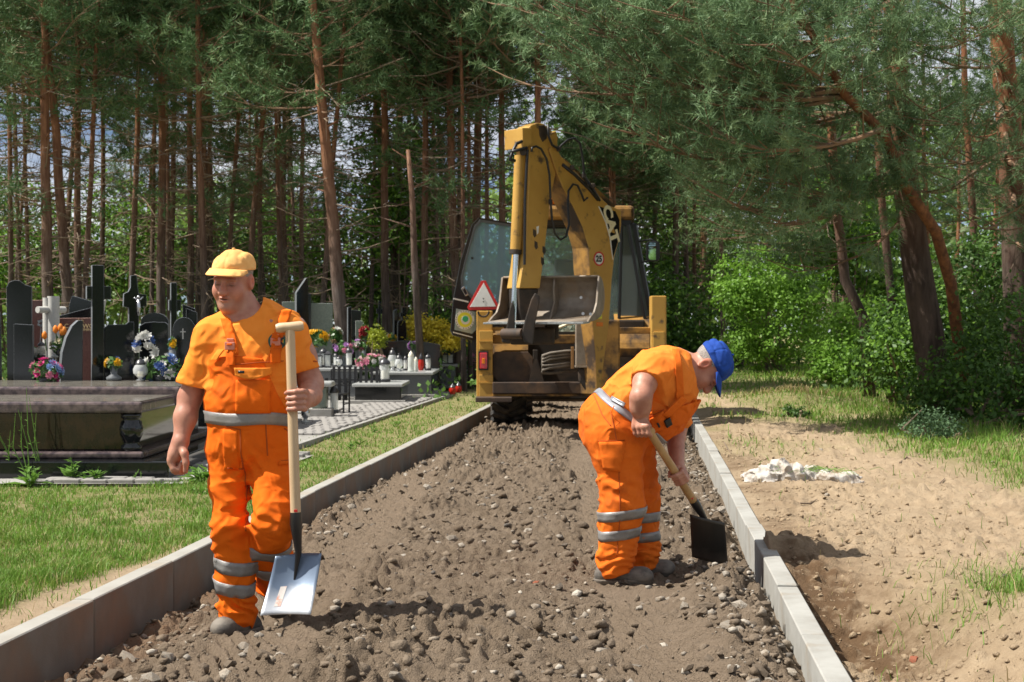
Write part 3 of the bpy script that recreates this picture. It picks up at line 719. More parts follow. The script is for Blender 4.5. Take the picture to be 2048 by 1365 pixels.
for a in (
    (97, 600, 100, 330, 27, 21, 'thick grey pine trunk behind the double white cross, left of its leaning reddish neighbour', 0),
    (137, 590, 108, 200, 27.5, 20, 'leaning pink-brown pine trunk rising behind the white double cross'),
    (157, 590, 153, 180, 29, 14, 'straight reddish pine between the leaning trunk and the tall black cross', 1),
    (168, 590, 192, 160, 28, 11, 'thin pale tan pine leaning towards the tall black cross'),
    (22, 600, 15, 190, 33, 10, 'slim dark pine at the far left margin of the wood'),
    (58, 560, 49, 230, 35, 8, 'very slim dark pine second from the left margin'),
    (264, 560, 277, 120, 32, 12, 'slender brown pine standing alone behind the curved-top cross', 3),
    (322, 580, 323, 150, 30, 17, 'straight blackish pine left of the capped man, standing apart'),
    (384, 600, 380, 220, 34, 13, 'dark reddish pine just left of the sunlit trunk beside the yellow cap', 1),
    (406, 600, 392, 150, 28, 14, 'sunlit orange-brown pine rising beside the yellow cap', 2),
    (459, 490, 476, 190, 34, 9, 'thin reddish pine rising directly above the yellow cap'),
    (503, 480, 527, 200, 33, 12, 'crooked brown pine leaning right above the yellow cap'),
    (561, 600, 549, 180, 33, 10, 'thin brown pine, first of a pair above the shovel handle'),
    (574, 600, 557, 200, 36, 8, 'thinner paler pine, second of a pair above the shovel handle'),
    (601, 590, 606, 160, 35, 9, 'dark slim pine left of the thick leaning trunk'),
    (680, 640, 620, 60, 26, 25, 'thickest reddish pine leaning left, right of the tall pointed gravestone', 4),
    (660, 420, 684, 100, 28, 11, 'thin pine crossing behind the thickest leaning trunk'),
    (772, 640, 770, 150, 29, 16, 'straight dark pine above the golden thuja', 2),
    (744, 600, 752, 150, 40, 8, 'slim dark pine just left of the straight trunk above the thuja'),
    (848, 560, 846, 60, 28.5, 14, 'straight brown pine behind the leaning dead trunk', 3),
    (912, 560, 903, 60, 28, 17, 'reddish pine left of the open cab door', 0),
    (925, 560, 921, 250, 27, 9, 'thin orange pine with a snapped side branch beside the cab door'),
    (952, 480, 955, 60, 29, 18, 'thick reddish pine directly above the open cab door', 1),
    (975, 450, 977, 150, 28.5, 9, 'thin brown pine between two thick trunks above the cab door'),
    (1000, 430, 1001, 120, 28, 14, 'reddish pine left of the raised digger arm', 4),
    (940, 520, 938, 150, 28, 8, 'narrow shadowed pine behind the thick trunk above the cab door'),
    (1345, 700, 1352, 300, 41, 12, 'straight dark pine right of the wing mirror', 2),
    (1372, 700, 1366, 300, 43, 10, 'slim pine beside the straight dark pine right of the mirror'),
    (1262, 480, 1258, 300, 43, 10, 'reddish pine behind the cab roof of the digger'),
    (1305, 640, 1315, 300, 45, 9, 'thin pine behind the wing mirror of the digger'),
    (1225, 440, 1222, 300, 44, 11, 'dark pine behind the digger boom'),
    (1195, 360, 1192, 250, 43, 10, 'dark pine above the bend of the digger boom'),
    (1075, 300, 1078, 40, 27, 15, 'pine rising straight behind the top of the digger arm')):
    put_pine(*a[:6], a[6], G1, a[7] if len(a) > 7 else None)
for k in range(34):
    px = random.choice((random.uniform(-120, 1010), random.uniform(560, 1010), random.uniform(-60, 900))); d = random.uniform(33, 45) if px < 560 else random.uniform(39.5, 47)
    put_pine(px, 600, px + random.gauss(0, 14), 200, d, random.uniform(7, 11), 'slim shadowed pine deep among the trunks behind the graves', 'slim pines deep in the wood behind the graves')
for k in range(8):
    px = random.uniform(-150, 620); put_pine(px, 600, px + random.gauss(0, 10), 300, random.uniform(47, 56), random.uniform(6, 9), 'distant pine with a low crown filling the gaps behind the left trunks', 'distant low-crowned pines behind the left trunks', None, 0, random.uniform(.62, .95))
for k in range(26):
    px = random.uniform(1150, 2300); d = random.uniform(38, 60)
    put_pine(px, 600, px + random.gauss(0, 12), 200, d, random.uniform(7, 12), 'dark slim pine in the closed wood beyond the digger', 'pines in the closed wood beyond the digger', None, 0, random.uniform(.75, 1.0))
ORD = 'first second third fourth fifth sixth seventh eighth ninth tenth eleventh twelfth thirteenth fourteenth fifteenth sixteenth seventeenth eighteenth nineteenth twentieth'.split()
ORD += ['twenty-' + q for q in ORD[:9]] + ['thirtieth'] + ['thirty-' + q for q in ORD[:9]]
for gname, what in (('slim pines deep in the wood behind the graves', 'slim shadowed pines deep behind the graves'), ('pines in the closed wood beyond the digger', 'dark pines in the closed wood beyond the digger'), ('distant low-crowned pines behind the left trunks', 'distant low-crowned pines behind the left trunks')):
    g_ = sorted([o for o in S.objects if o.get('group') == gname], key=lambda o: o.location.x / o.location.y)
    for k, o in enumerate(g_): o['label'] = '%s from the left of the %s' % (ORD[k], what)
# the leaning dead trunk
dt = Limb(); A = W(842, 690, 25); B = W(816, 300, 25)
dt.tube([A + Vector((0, 0, -.4)), A.lerp(B, .4) + Vector((-.02, 0, 0)), A.lerp(B, .75) + Vector((.02, 0, 0)), B], [.07, .06, .05, .035], 8)
for t, l_ in ((.35, .5), (.6, -.6), (.8, .4), (.95, -.3)): q = A.lerp(B, t); dt.tube([q, q + Vector((l_, .1, .2))], [.02, .006], 5)
rt = empty('dead_pine', (A.x, A.y, .18), label='bare leaning dead pine trunk above the yellow bush', cat='dead tree')
dt.build('trunk', m_bark, rt, smooth=True)

# -- the wood-edge pines at the right, with low sweeping boughs
def edge_pine(label, path, rads, boughs, limbs, seed, dens=1.0, needle_mat=m_needle_near, nn=21):
    rr = np.random.default_rng(seed); root = empty('edge_pine', (path[0].x, path[0].y, 0.1), label=label, cat='pine tree')
    tr = Limb(); tr.tube(path, rads, 12); tr.build('trunk', m_bark2, root, smooth=True)
    mb = Limb(); P = []; D = []
    for pts, rl in limbs:
        lb = Limb(); lb.tube(pts, rl, 10); lb.build('limb', m_limb, root, smooth=True)
    for st, en, r0, dn in boughs:
        bough(rr, mb, P, D, st, np.array(en) - np.array(st), r0, (.75 + .6 * rr.random()) * dens * dn, .07, .5, .2, .12, 1.3)
    for _ in range(34):       # dead twigs
        st, en, r0, dn = boughs[rr.integers(len(boughs))]; st = np.array(st); en = np.array(en); q = st + (en - st) * rr.uniform(.05, .6)
        e = q + rr.normal(0, .35, 3) * np.array([1, 1, .7]) + (en - st) / np.linalg.norm(en - st) * .4 - np.array([0, 0, .15]); mb.cur = 1
        mb.tube([q, (q + e) / 2 + rr.normal(0, .05, 3), e], [.010, .007, .003], 4, False); mb.cur = 0
    mb.build('branches', [m_branch, m_twig], root)
    o = tufts_mesh('crown', P, D, nn, .20, .11, .0105, needle_mat, None, seed, .8); o.parent = root; o.matrix_parent_inverse = root.matrix_basis.inverted(); 
    return root, len(P)
d0 = 18.4
path = [W(1888, 852, d0), W(1868, 740, d0), W(1842, 590, d0), W(1822, 450, d0), W(1808, 330, d0), W(1795, 180, d0), W(1785, -60, d0), W(1775, -420, d0), W(1770, -800, d0)]
limb1 = [W(1935, 850, 18.6), W(1918, 690, 18.1), W(1902, 570, 17.7), W(1872, 465, 17.3), W(1812, 372, 16.9), W(1768, 268, 16.6), W(1690, 190, 16.3), W(1645, 100, 16.2), W(1590, 20, 16.2), W(1560, -100, 16.2)]
bs = []
r2 = np.random.default_rng(5)
for sx, sy, ex, ey, de, dn in (
    (1800, 330, 1440, 430, 15.6, 1.2), (1815, 380, 1480, 350, 16.4, 1.1), (1810, 360, 1420, 380, 17.5, 1.0), (1805, 300, 1530, 480, 16.2, 1.0), (1820, 430, 1590, 560, 17.5, .8),
    (1795, 250, 1250, 290, 15.5, 1.0), (1790, 220, 1190, 200, 16.0, 1.0), (1790, 200, 1280, 240, 17.0, 1.0), (1700, 190, 1180, 130, 15.8, 1.0),
    (1690, 180, 1080, 110, 16.2, 1.0), (1640, 100, 1060, 30, 16.0, 1.0), (1650, 110, 1030, 190, 16.6, .9), (1790, 100, 1140, 40, 15.5, 1.0), (1785, 60, 1000, 40, 17.0, .9),
    (1640, 90, 1100, -40, 16.8, 1.0), (1600, 30, 1060, -110, 16.0, 1.0), (1785, 0, 1250, 20, 15.0, 1.0), (1785, -40, 1350, 60, 14.5, 1.0), (1780, -60, 1180, -60, 17, 1.0),
    (1790, 140, 1380, 130, 14.8, 1.0), (1700, 190, 1330, 200, 16.0, 1.0), (1760, 260, 1400, 290, 15.2, 1.0), (1790, 150, 1560, 120, 14.4, 1.0), (1780, 20, 1500, 20, 14.6, 1.0),
    (1790, 60, 1950, 90, 16.0, 1.0), (1785, -40, 1980, -20, 16.5, 1.0), (1770, -250, 1450, -220, 16, .6), (1770, -300, 1900, -260, 18, .6), (1770, -300, 1700, -330, 21, .6),
    (1800, 200, 1500, 200, 21, .7), (1795, 100, 1300, 100, 21, .7), (1790, 0, 1600, 0, 22, .7)):
    bs.append((W(sx, sy, d0 if sx > 1770 else 16.3), W(ex, ey, de), .022 + .010 * abs(ex - sx) / 400, dn))
t1, n1 = edge_pine('big old pine at the wood edge with an orange curved limb and sweeping needle boughs', path, [.25, .215, .20, .18, .165, .15, .13, .10, .06], bs, [(limb1, [.085, .078, .072, .068, .064, .06, .054, .048, .04, .025])], 11)
d1 = 19.5
path2 = [W(2040, 830, d1), W(2035, 600, d1), W(2022, 300, d1), W(2006, 120, d1), W(1995, -60, d1), W(1985, -500, d1), W(1980, -800, d1)]
bs = [(W(sx, sy, d1), W(ex, ey, de), .035, dn) for sx, sy, ex, ey, de, dn in (
    (2020, 300, 1800, 400, 17, .8), (2020, 260, 1880, 330, 16.5, 1.0), (2015, 200, 1860, 250, 17, 1.0), (2005, 120, 1830, 110, 17.5, .9), (2000, 60, 1870, 20, 17, .9), (2020, 320, 2180, 330, 17, .9), (2010, 180, 2200, 160, 17.5, .9), (2000, 20, 2180, 0, 17, .9),
    (2025, 380, 1960, 470, 16.8, .7), (1990, -200, 1850, -250, 18, .6), (1990, -200, 2150, -280, 20, .6), (2030, 480, 2130, 520, 17.5, .6), (2025, 420, 2120, 400, 17, .8))]
t2, n2 = edge_pine('dark red pine trunk behind the boughs at the far right edge', path2, [.21, .19, .17, .16, .15, .12, .06], bs, [], 12, .9)
d2_ = 23
path3 = [W(1742, 815, d2_), W(1728, 640, d2_), W(1690, 560, d2_), W(1680, 470, d2_), W(1672, 420, d2_), W(1660, 200, d2_), W(1650, -200, d2_)]
bs = [(W(sx, sy, d2_), W(ex, ey, de), .03, dn) for sx, sy, ex, ey, de, dn in (
    (1672, 420, 1430, 470, 21, 1.1), (1672, 400, 1380, 400, 21.5, 1.0), (1668, 330, 1460, 300, 21, .9), (1668, 330, 1400, 340, 23, .9), (1664, 250, 1450, 230, 22, .8), (1672, 430, 1560, 520, 21.5, .8), (1670, 380, 1800, 380, 22, .6), (1660, 150, 1480, 130, 23, .7), (1660, 100, 1800, 60, 24, .7), (1655, 0, 1500, -60, 23, .6))]
t3, n3 = edge_pine('thin crooked pine behind the grey-green boughs, between the pale shrub and the old pine', path3, [.10, .09, .085, .08, .075, .07, .05], bs, [], 13, .9, m_needle, 9)
for nm_, x0, x1, d_, lab in (('thin_trunk', 1788, 1765, 21.5, 'thin grey trunk between the old pine and the crooked pine'), ('thin_trunk', 1960, 1945, 22.5, 'thin dark trunk between the old pine and the trunk at the far right')):
    tb = Limb(); a = Gp(x0, 790, .15); a = W(x0, 790, d_); a.z = .1; tb.tube([a, W(x0 - 5, 600, d_), W(x1, 420, d_), W(x1 - 15, 200, d_), W(x1 - 25, -300, d_)], [.075, .065, .06, .05, .03], 8)
    rt = empty('young_pine', a, label=lab, cat='pine tree'); tb.build('trunk', m_bark2, rt, smooth=True)
    rr = np.random.default_rng(int(x0)); mb = Limb(); P = []; D = []
    for _ in range(9):
        z = rr.uniform(4, 8); q = np.array(W(x1 - 15, 200, d_)); q[2] = z; an = rr.uniform(0, 6.28); bough(rr, mb, P, D, q, np.array([math.cos(an), math.sin(an), .2]) * rr.uniform(.8, 1.6), .02, .7)
    mb.build('branches', m_bark2, rt); o = tufts_mesh('crown', P, D, 8, .2, .1, .010, m_needle, None, 3); o.parent = rt; o.matrix_parent_inverse = rt.matrix_basis.inverted()
# stump
sb = Limb(); c = Gp(1771, 785, .18); sb.tube([(c.x, c.y, .05), (c.x, c.y, .3), (c.x + .01, c.y, .62)], [.16, .13, .125], 12)
rt = empty('tree_stump', c, label='short pale-topped tree stump at the foot of the wood edge', cat='stump'); sb.build('trunk', m_bark, rt, smooth=True, auto=40)

# -- leafy shrubs and broadleaf trees
def shrub(name, label, base, parts, n, leaf, m, seed, stems=6, cat='shrub', group=None, cr=.35, shell=.5, mats2=None, frac=.4):
    rr = np.random.default_rng(seed); base = Vector(base); root = empty(name, base, label=label, cat=cat, group=group)
    st = Limb()
    for k in range(stems):
        c, r_ = parts[k % len(parts)]; e = Vector(c) + Vector(rr.normal(0, .35, 3) * np.array(r_)); b_ = base + Vector((rr.normal(0, .10), rr.normal(0, .10), -.05))
        st.tube([b_, b_.lerp(e, .5) + Vector(rr.normal(0, .1, 3)), e], [.03, .02, .006], 5, False)
    st.build('stems', m_twig, root)
    Ps = []; Ns = []; tot = sum(np.prod(r_) ** .67 for c, r_ in parts)
    for c, r_ in parts:
        k = int(n * np.prod(r_) ** .67 / tot); P, N = clumpy(rr, c, r_, max(8, k // 32), k, cr, shell); Ps.append(P); Ns.append(N)
    P = np.concatenate(Ps); N = np.concatenate(Ns); kp = P[:, 2] > .12; P = P[kp]; N = N[kp]
    mi = (rr.random(len(P)) < frac).astype(int) if mats2 else None
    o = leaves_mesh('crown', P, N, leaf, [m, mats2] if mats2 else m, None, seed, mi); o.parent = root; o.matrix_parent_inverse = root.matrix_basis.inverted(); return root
def el(px, py, d, rx, ry, rz): return (tuple(W(px, py, d)), (rx, ry, rz))
shrub('leafy_shrub', 'big sunlit light green shrub at the wood edge beyond the blue cap', W(1555, 752, 36), [el(1560, 645, 36, 1.35, 1.2, 1.2), el(1530, 555, 36, 1.3, 1.1, .9), el(1500, 690, 36, .6, .7, .6), el(1470, 590, 35.5, .65, .6, .45), el(1610, 545, 36.5, .9, .9, .7)], 16000, .105, m_leaf, 21, 10, cr=.32)
shrub('leafy_shrub', 'pale young shrub with upright shoots left of the tree stump', W(1680, 760, 27), [el(1690, 715, 27, .75, .7, .45), el(1720, 650, 27, .6, .6, .55), el(1660, 740, 26.5, .4, .4, .2)], 6500, .085, m_leaf, 22, 8, cr=.28)
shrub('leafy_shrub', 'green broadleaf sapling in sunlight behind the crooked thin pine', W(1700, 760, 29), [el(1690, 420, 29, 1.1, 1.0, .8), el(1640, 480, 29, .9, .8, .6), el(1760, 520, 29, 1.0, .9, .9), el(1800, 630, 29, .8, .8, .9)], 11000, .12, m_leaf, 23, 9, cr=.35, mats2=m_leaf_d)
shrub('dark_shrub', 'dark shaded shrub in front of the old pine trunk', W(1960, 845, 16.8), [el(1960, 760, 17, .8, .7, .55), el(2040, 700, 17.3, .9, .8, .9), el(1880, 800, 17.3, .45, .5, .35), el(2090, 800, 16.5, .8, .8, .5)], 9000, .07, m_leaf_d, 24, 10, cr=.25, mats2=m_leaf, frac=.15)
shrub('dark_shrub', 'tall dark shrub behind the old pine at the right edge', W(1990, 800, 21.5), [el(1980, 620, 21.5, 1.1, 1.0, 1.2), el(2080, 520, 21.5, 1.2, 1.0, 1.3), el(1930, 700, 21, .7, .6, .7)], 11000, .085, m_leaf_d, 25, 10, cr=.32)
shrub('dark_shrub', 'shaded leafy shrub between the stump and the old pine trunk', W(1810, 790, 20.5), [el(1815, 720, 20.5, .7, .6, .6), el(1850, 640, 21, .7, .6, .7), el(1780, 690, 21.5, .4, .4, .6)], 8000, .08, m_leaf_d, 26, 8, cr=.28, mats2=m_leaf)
shrub('low_plant', 'small dark green clump of leaves on the sand beside the digger shadow', Gp(1590, 838), [el(1585, 826, Gd(838, .2), .14, .14, .08), el(1605, 830, Gd(838, .2), .10, .1, .06)], 700, .04, m_leaf_d, 27, 5, cr=.08)
shrub('low_plant', 'grey-green young pine seedling in the grass below the dark shrubs', Gp(1860, 880), [el(1855, 850, Gd(880, .2), .22, .2, .2), el(1895, 862, Gd(880, .2), .16, .2, .14)], 1600, .035, mat('seedling', (.12, .20, .10), .7, transl=.3, spec=.1), 28, 6, cr=.12)
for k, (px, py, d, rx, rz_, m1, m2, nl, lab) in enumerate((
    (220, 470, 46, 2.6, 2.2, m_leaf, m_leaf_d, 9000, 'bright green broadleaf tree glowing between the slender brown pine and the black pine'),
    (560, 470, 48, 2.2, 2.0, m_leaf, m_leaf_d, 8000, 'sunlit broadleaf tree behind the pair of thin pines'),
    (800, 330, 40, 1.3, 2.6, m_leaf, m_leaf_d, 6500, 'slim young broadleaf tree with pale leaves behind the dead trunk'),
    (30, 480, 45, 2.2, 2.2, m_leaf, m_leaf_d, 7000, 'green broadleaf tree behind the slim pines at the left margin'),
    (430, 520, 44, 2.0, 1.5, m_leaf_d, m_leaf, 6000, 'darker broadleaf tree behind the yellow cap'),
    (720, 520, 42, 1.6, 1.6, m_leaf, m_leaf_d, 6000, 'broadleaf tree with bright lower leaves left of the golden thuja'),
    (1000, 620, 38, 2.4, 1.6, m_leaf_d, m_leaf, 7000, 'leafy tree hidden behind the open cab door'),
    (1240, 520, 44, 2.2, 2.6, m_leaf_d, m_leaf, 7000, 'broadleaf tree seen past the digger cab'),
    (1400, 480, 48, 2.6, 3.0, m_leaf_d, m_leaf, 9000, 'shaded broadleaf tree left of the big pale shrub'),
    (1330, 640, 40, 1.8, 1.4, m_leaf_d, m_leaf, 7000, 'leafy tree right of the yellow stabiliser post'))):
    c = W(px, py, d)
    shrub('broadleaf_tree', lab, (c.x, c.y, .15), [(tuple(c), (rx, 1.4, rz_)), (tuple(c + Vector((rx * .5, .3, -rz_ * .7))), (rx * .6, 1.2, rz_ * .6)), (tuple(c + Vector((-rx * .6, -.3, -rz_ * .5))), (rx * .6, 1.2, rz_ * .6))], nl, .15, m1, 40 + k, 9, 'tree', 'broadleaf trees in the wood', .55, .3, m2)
# undergrowth and the far wood, each one mass
rr = np.random.default_rng(77); Ps = []; Ns = []
for k in range(420):
    px = rr.uniform(-300, 2600); d = rr.uniform(23.5, 55) ; 
    if 1000 < px < 1700 and d < 40: continue
    if px > 1560 and d < 24: continue
    h = rr.uniform(.35, 1.0) * (.6 + .7 * (d > 32))
    c = np.array([(px - 1024) / F * d, d, .15 + h * .5]); P, N = clumpy(rr, c, (rr.uniform(.5, 1.3), .6, h * .7), 14, 140, .35, .3); Ps.append(P); Ns.append(N)
P = np.concatenate(Ps); N = np.concatenate(Ns); kp = P[:, 2] > .12
tag(leaves_mesh('undergrowth', P[kp], N[kp], .13, m_leaf_u, None, 3), 'low green undergrowth on the floor of the pine wood', 'undergrowth', kind='stuff')
Ps = []; Ns = []
for k in range(470):
    px = rr.uniform(-500, 2700) if k < 330 else rr.uniform(1020, 2200); d = rr.uniform(62, 95)
    top = 370 + 60 * math.sin(px * .011) + 40 * math.sin(px * .027 + 1) if px < 1050 else 150
    zt = CH + (HZ - top) / F * d; zc = rr.uniform(.5, max(1, zt - 1.5))
    c = np.array([(px - 1024) / F * d, d, zc]); P, N = clumpy(rr, c, (rr.uniform(1.5, 3.2), 1.5, rr.uniform(1.2, 2.2)), 26, 190, .9, .3); Ps.append(P); Ns.append(N)
P = np.concatenate(Ps); N = np.concatenate(Ns); kp = P[:, 2] > .1
tag(leaves_mesh('far_woodland', P[kp], N[kp], .42, m_leaf_w, None, 4), 'sunlit green mass of the far woodland behind the pines', 'woodland', kind='stuff')
Ps = []; Ns = []
for k in range(150):          # the wood goes on behind the viewer and far to both sides
    a_ = rr.uniform(0, 1); X = rr.uniform(-75, 75); Y = rr.uniform(-60, -32)
    if k % 3 == 0: X = rr.choice((-1, 1)) * rr.uniform(45, 75); Y = rr.uniform(-40, 60)
    c = np.array([X, Y, rr.uniform(1, 11)]); P, N = clumpy(rr, c, (rr.uniform(2, 4), 2.0, rr.uniform(1.5, 3)), 22, 190, 1.2, .3); Ps.append(P); Ns.append(N)
P = np.concatenate(Ps); N = np.concatenate(Ns); kp = P[:, 2] > .1
tag(leaves_mesh('surrounding_woodland', P[kp], N[kp], 1.15, m_leaf_w, None, 4), 'woodland that closes the clearing behind the viewer', 'woodland', kind='stuff')
for o in bpy.data.objects:
    if o.parent and o.name.split('.')[0] in ('branches', 'dead_branches', 'crown', 'stems', 'foliage', 'leaves'): o['kind'] = 'stuff'
# ------------------------------------------------------------------ the cemetery
m_black = mat('black_granite', (0.008, 0.009, 0.010), .09, col2=(0.020, 0.021, 0.023), scale=120, lo=.5, hi=.7, spec=.6)
m_cut = mat('sawn_granite', (0.16, 0.172, 0.185), .5, col2=(0.10, 0.11, 0.12), scale=150, spec=.4)
m_brown = mat('brown_granite', (0.042, 0.022, 0.016), .07, col2=(0.012, 0.010, 0.010), scale=14, detail=9, lo=.42, hi=.58, spec=.6, stretch=(1, 1, .6))
m_brownedge = mat('brown_granite_edge', (0.15, 0.11, 0.105), .22, col2=(0.055, 0.04, 0.045), scale=16, detail=9, lo=.4, hi=.62, spec=.6)
m_ledger = mat('ledger_top_sheen', (0.20, 0.185, 0.155), .16, col2=(0.14, 0.125, 0.105), scale=8, spec=.6, bump=.02, bscale=200)  # pale colour stands in for light reflected by the ledger tops
m_maroon = mat('maroon_granite', (0.16, 0.075, 0.062), .2, col2=(0.10, 0.045, 0.04), scale=90, spec=.5)
m_maroonedge = mat('maroon_edge', (0.42, 0.26, 0.20), .6, col2=(0.3, 0.18, 0.15), scale=90)
m_white = mat('pale_granite', (0.55, 0.54, 0.50), .55, col2=(0.42, 0.41, 0.39), scale=110, lo=.4, hi=.65)
m_grey = mat('grey_granite', (0.20, 0.21, 0.22), .35, col2=(0.06, 0.065, 0.07), scale=140, detail=3, lo=.42, hi=.58)
m_greyedge = mat('grey_granite_top', (0.42, 0.43, 0.42), .3, col2=(0.33, 0.34, 0.33), scale=60)
m_green = mat('dull_green_granite', (0.20, 0.23, 0.19), .22, col2=(0.15, 0.18, 0.15), scale=30)
m_gold = mat('gold_letter', (0.72, 0.55, 0.28), .4)
m_paver = mat('grey_paver', (0.30, 0.285, 0.265), .9, col2=(0.22, 0.21, 0.20), scale=9, bump=.3, bscale=90, spec=.2, bdist=.004)
m_conc = mat('old_concrete', (0.34, 0.33, 0.31), .9, col2=(0.25, 0.24, 0.22), scale=6, bump=.3, bscale=70, spec=.2)
m_iron = mat('black_iron', (0.012, 0.012, 0.014), .45, spec=.5)
m_lglass = glass_mat('lantern_glass', (.93, .95, .95), .42, .08)
m_frost = mat('frosted_glass', (.74, .76, .72), .25, transl=.4, spec=.6)
m_silver = mat('silver_lid', (.55, .56, .58), .25, metal=.9)
m_lid = mat('dark_lid', (.03, .03, .035), .35, spec=.6)
m_red = mat('red_glass', (.55, .03, .015), .15, transl=.3, spec=.6)
m_wax = mat('candle_wax', (.85, .80, .66), .6)

def txt(body, size, M, mt, parent, name='lettering', ext=0.002, align='CENTER', bold=0.0):
    cu = bpy.data.curves.new('lettering', 'FONT'); cu.body = body; cu.size = size; cu.extrude = ext; cu.align_x = align; cu.align_y = 'CENTER'; cu.offset = bold
    o = bpy.data.objects.new('lettering', cu); me = bpy.data.meshes.new_from_object(o); bpy.data.objects.remove(o); bpy.data.curves.remove(cu)
    me.transform(M); me.materials.clear(); me.materials.append(mt)
    if parent is not None: me.transform(parent.matrix_basis.inverted())
    return link(bpy.data.objects.new(name, me), parent)

class Frame:
    """plane turned by a degrees that passes through photograph pixel pxc at depth d"""
    def __init__(s, pxc, d, a):
        s.d = d; s.pxc = pxc; s.c = W(pxc, HZ, d); a = R(a)
        s.ex = Vector((math.cos(a), math.sin(a), 0)); s.n = Vector((math.sin(a), -math.cos(a), 0)); s.k = 1 / F * d / max(.3, math.cos(a))
    def uv(s, px, py): return ((px - s.pxc) * s.k, CH - (py - HZ) / F * s.d)
    def pt(s, px, py, off=0): u, z = s.uv(px, py); q = s.c + s.ex * u + s.n * off; q.z = z; return q
def gravestone(label, pts, d, a=16, t=.12, m=None, me_=None, base=.2, name='gravestone', group='gravestones', foot=True, cat='gravestone'):
    """pts: outline in photograph pixels, without its foot; goes down to the ground"""
    cx = sum(p[0] for p in pts) / len(pts); f = Frame(cx, d, a); uv = [f.uv(*p) for p in pts]
    root = empty(name, (f.c.x, f.c.y, base), label=label, cat=cat, group=group)
    lo = min(uv, key=lambda q: q[1])
    P = [(u, z - base) for u, z in uv]
    mb = MB(); n = len(P)
    o = Vector((f.c.x, f.c.y, base)); ez = Vector((0, 0, 1))
    fr = [o + f.ex * u + ez * z + f.n * t / 2 for u, z in P]; bk = [o + f.ex * u + ez * z - f.n * t / 2 for u, z in P]
    mb.add(fr, [tuple(range(n))]) ; mb.add(bk, [tuple(reversed(range(n)))])
    mb.cur = 1
    for i in range(n):
        j = (i + 1) % n; mb.add([fr[i], bk[i], bk[j], fr[j]], [(0, 1, 2, 3)])
    ob = mb.build('slab', [m or m_black, me_ or m_cut], root)
    bm = bmesh.new(); bm.from_mesh(ob.data); bmesh.ops.remove_doubles(bm, verts=bm.verts, dist=1e-5); bmesh.ops.recalc_face_normals(bm, faces=bm.faces); bm.to_mesh(ob.data); bm.free()
    md = ob.modifiers.new('bevel', 'BEVEL'); md.width = .006; md.segments = 2; md.limit_method = 'ANGLE'; md.angle_limit = R(50)
    if foot:
        us = [p[0] for p in P]; b = MB(); w_ = max(us) - min(us)
        Mx = Matrix((( f.ex.x, f.n.x, 0), (f.ex.y, f.n.y, 0), (0, 0, 1)))
        b.box(o + f.ex * (max(us) + min(us)) / 2 + ez * .06, (w_ + .16, t + .18, .12), Mx); b.build('foot', me_ or m_cut, root, bevel=.006)
    return root, f
def arc(cx, cy, rx, ry, a0, a1, n=8): return [(cx + rx * math.cos(R(a0 + (a1 - a0) * i / n)), cy - ry * math.sin(R(a0 + (a1 - a0) * i / n))) for i in range(n + 1)]
def P0(d, z=.2): return HZ + (CH - z) * F / d      # pixel row of height z at depth d

# paving: concrete bed with setts laid singly
bed = MB()
def upoly(pts, z): return [(u + RS * y, y, z) for u, y in pts]
b_ = upoly([(-3.95, 10.50), (-3.42, 10.50), (-3.42, 11.6), (-3.02, 11.62), (-3.02, 12.9), (-3.46, 12.95), (-3.46, 24.5), (-3.6, 26), (-9, 26), (-12, 18), (-12, 10.5)], .214)
bed.add(b_, [tuple(range(len(b_)))])
pv = bed.build('paving', m_conc); tag(pv, kind='structure')
bm = bmesh.new(); bmesh.ops.create_cube(bm, size=1)
for v in bm.verts: v.co = Vector((v.co.x * .195, v.co.y * .095, v.co.z * .05))
bmesh.ops.bevel(bm, geom=bm.edges[:], offset=.006, segments=1, affect='EDGES'); pm = bpy.data.meshes.new('paver'); bm.to_mesh(pm); bm.free(); pm.materials.append(m_paver)
np_ = 0
def lay(u0, u1, y0, y1, rot=False):
    global np_
    du, dy = (.1, .2) if rot else (.2, .1); j = 0; y = y0 + dy / 2
    while y < y1:
        u = u0 + du / 2 + (du / 2 if j % 2 else 0)
        while u + du / 2 <= u1 + .01:
            o = bpy.data.objects.new('paver', pm); link(o, pv); o.location = (u + RS * y, y, .216 + random.gauss(0, .0025)); o.rotation_euler = (random.gauss(0, .006), random.gauss(0, .006), ang + (math.pi / 2 if rot else 0)); np_ += 1
            u += du
        y += dy; j += 1
lay(-4.6, -3.44, 10.52, 10.74)
lay(-3.86, -3.04, 11.65, 12.9)
lay(-4.7, -3.48, 15.3, 18.6, True)
lay(-4.3, -3.48, 18.6, 23.4, True)
eb = MB(); 
for y in np.arange(13.0, 24.4, 1.0):
    q = MB(); c = (-3.43 + RS * (y + .5), y + .5, .15); q.box(c, (.06, .985, .17), Matrix.Rotation(ang, 3, 'Z')); q.build('edging_stone', m_conc, pv, bevel=.006)

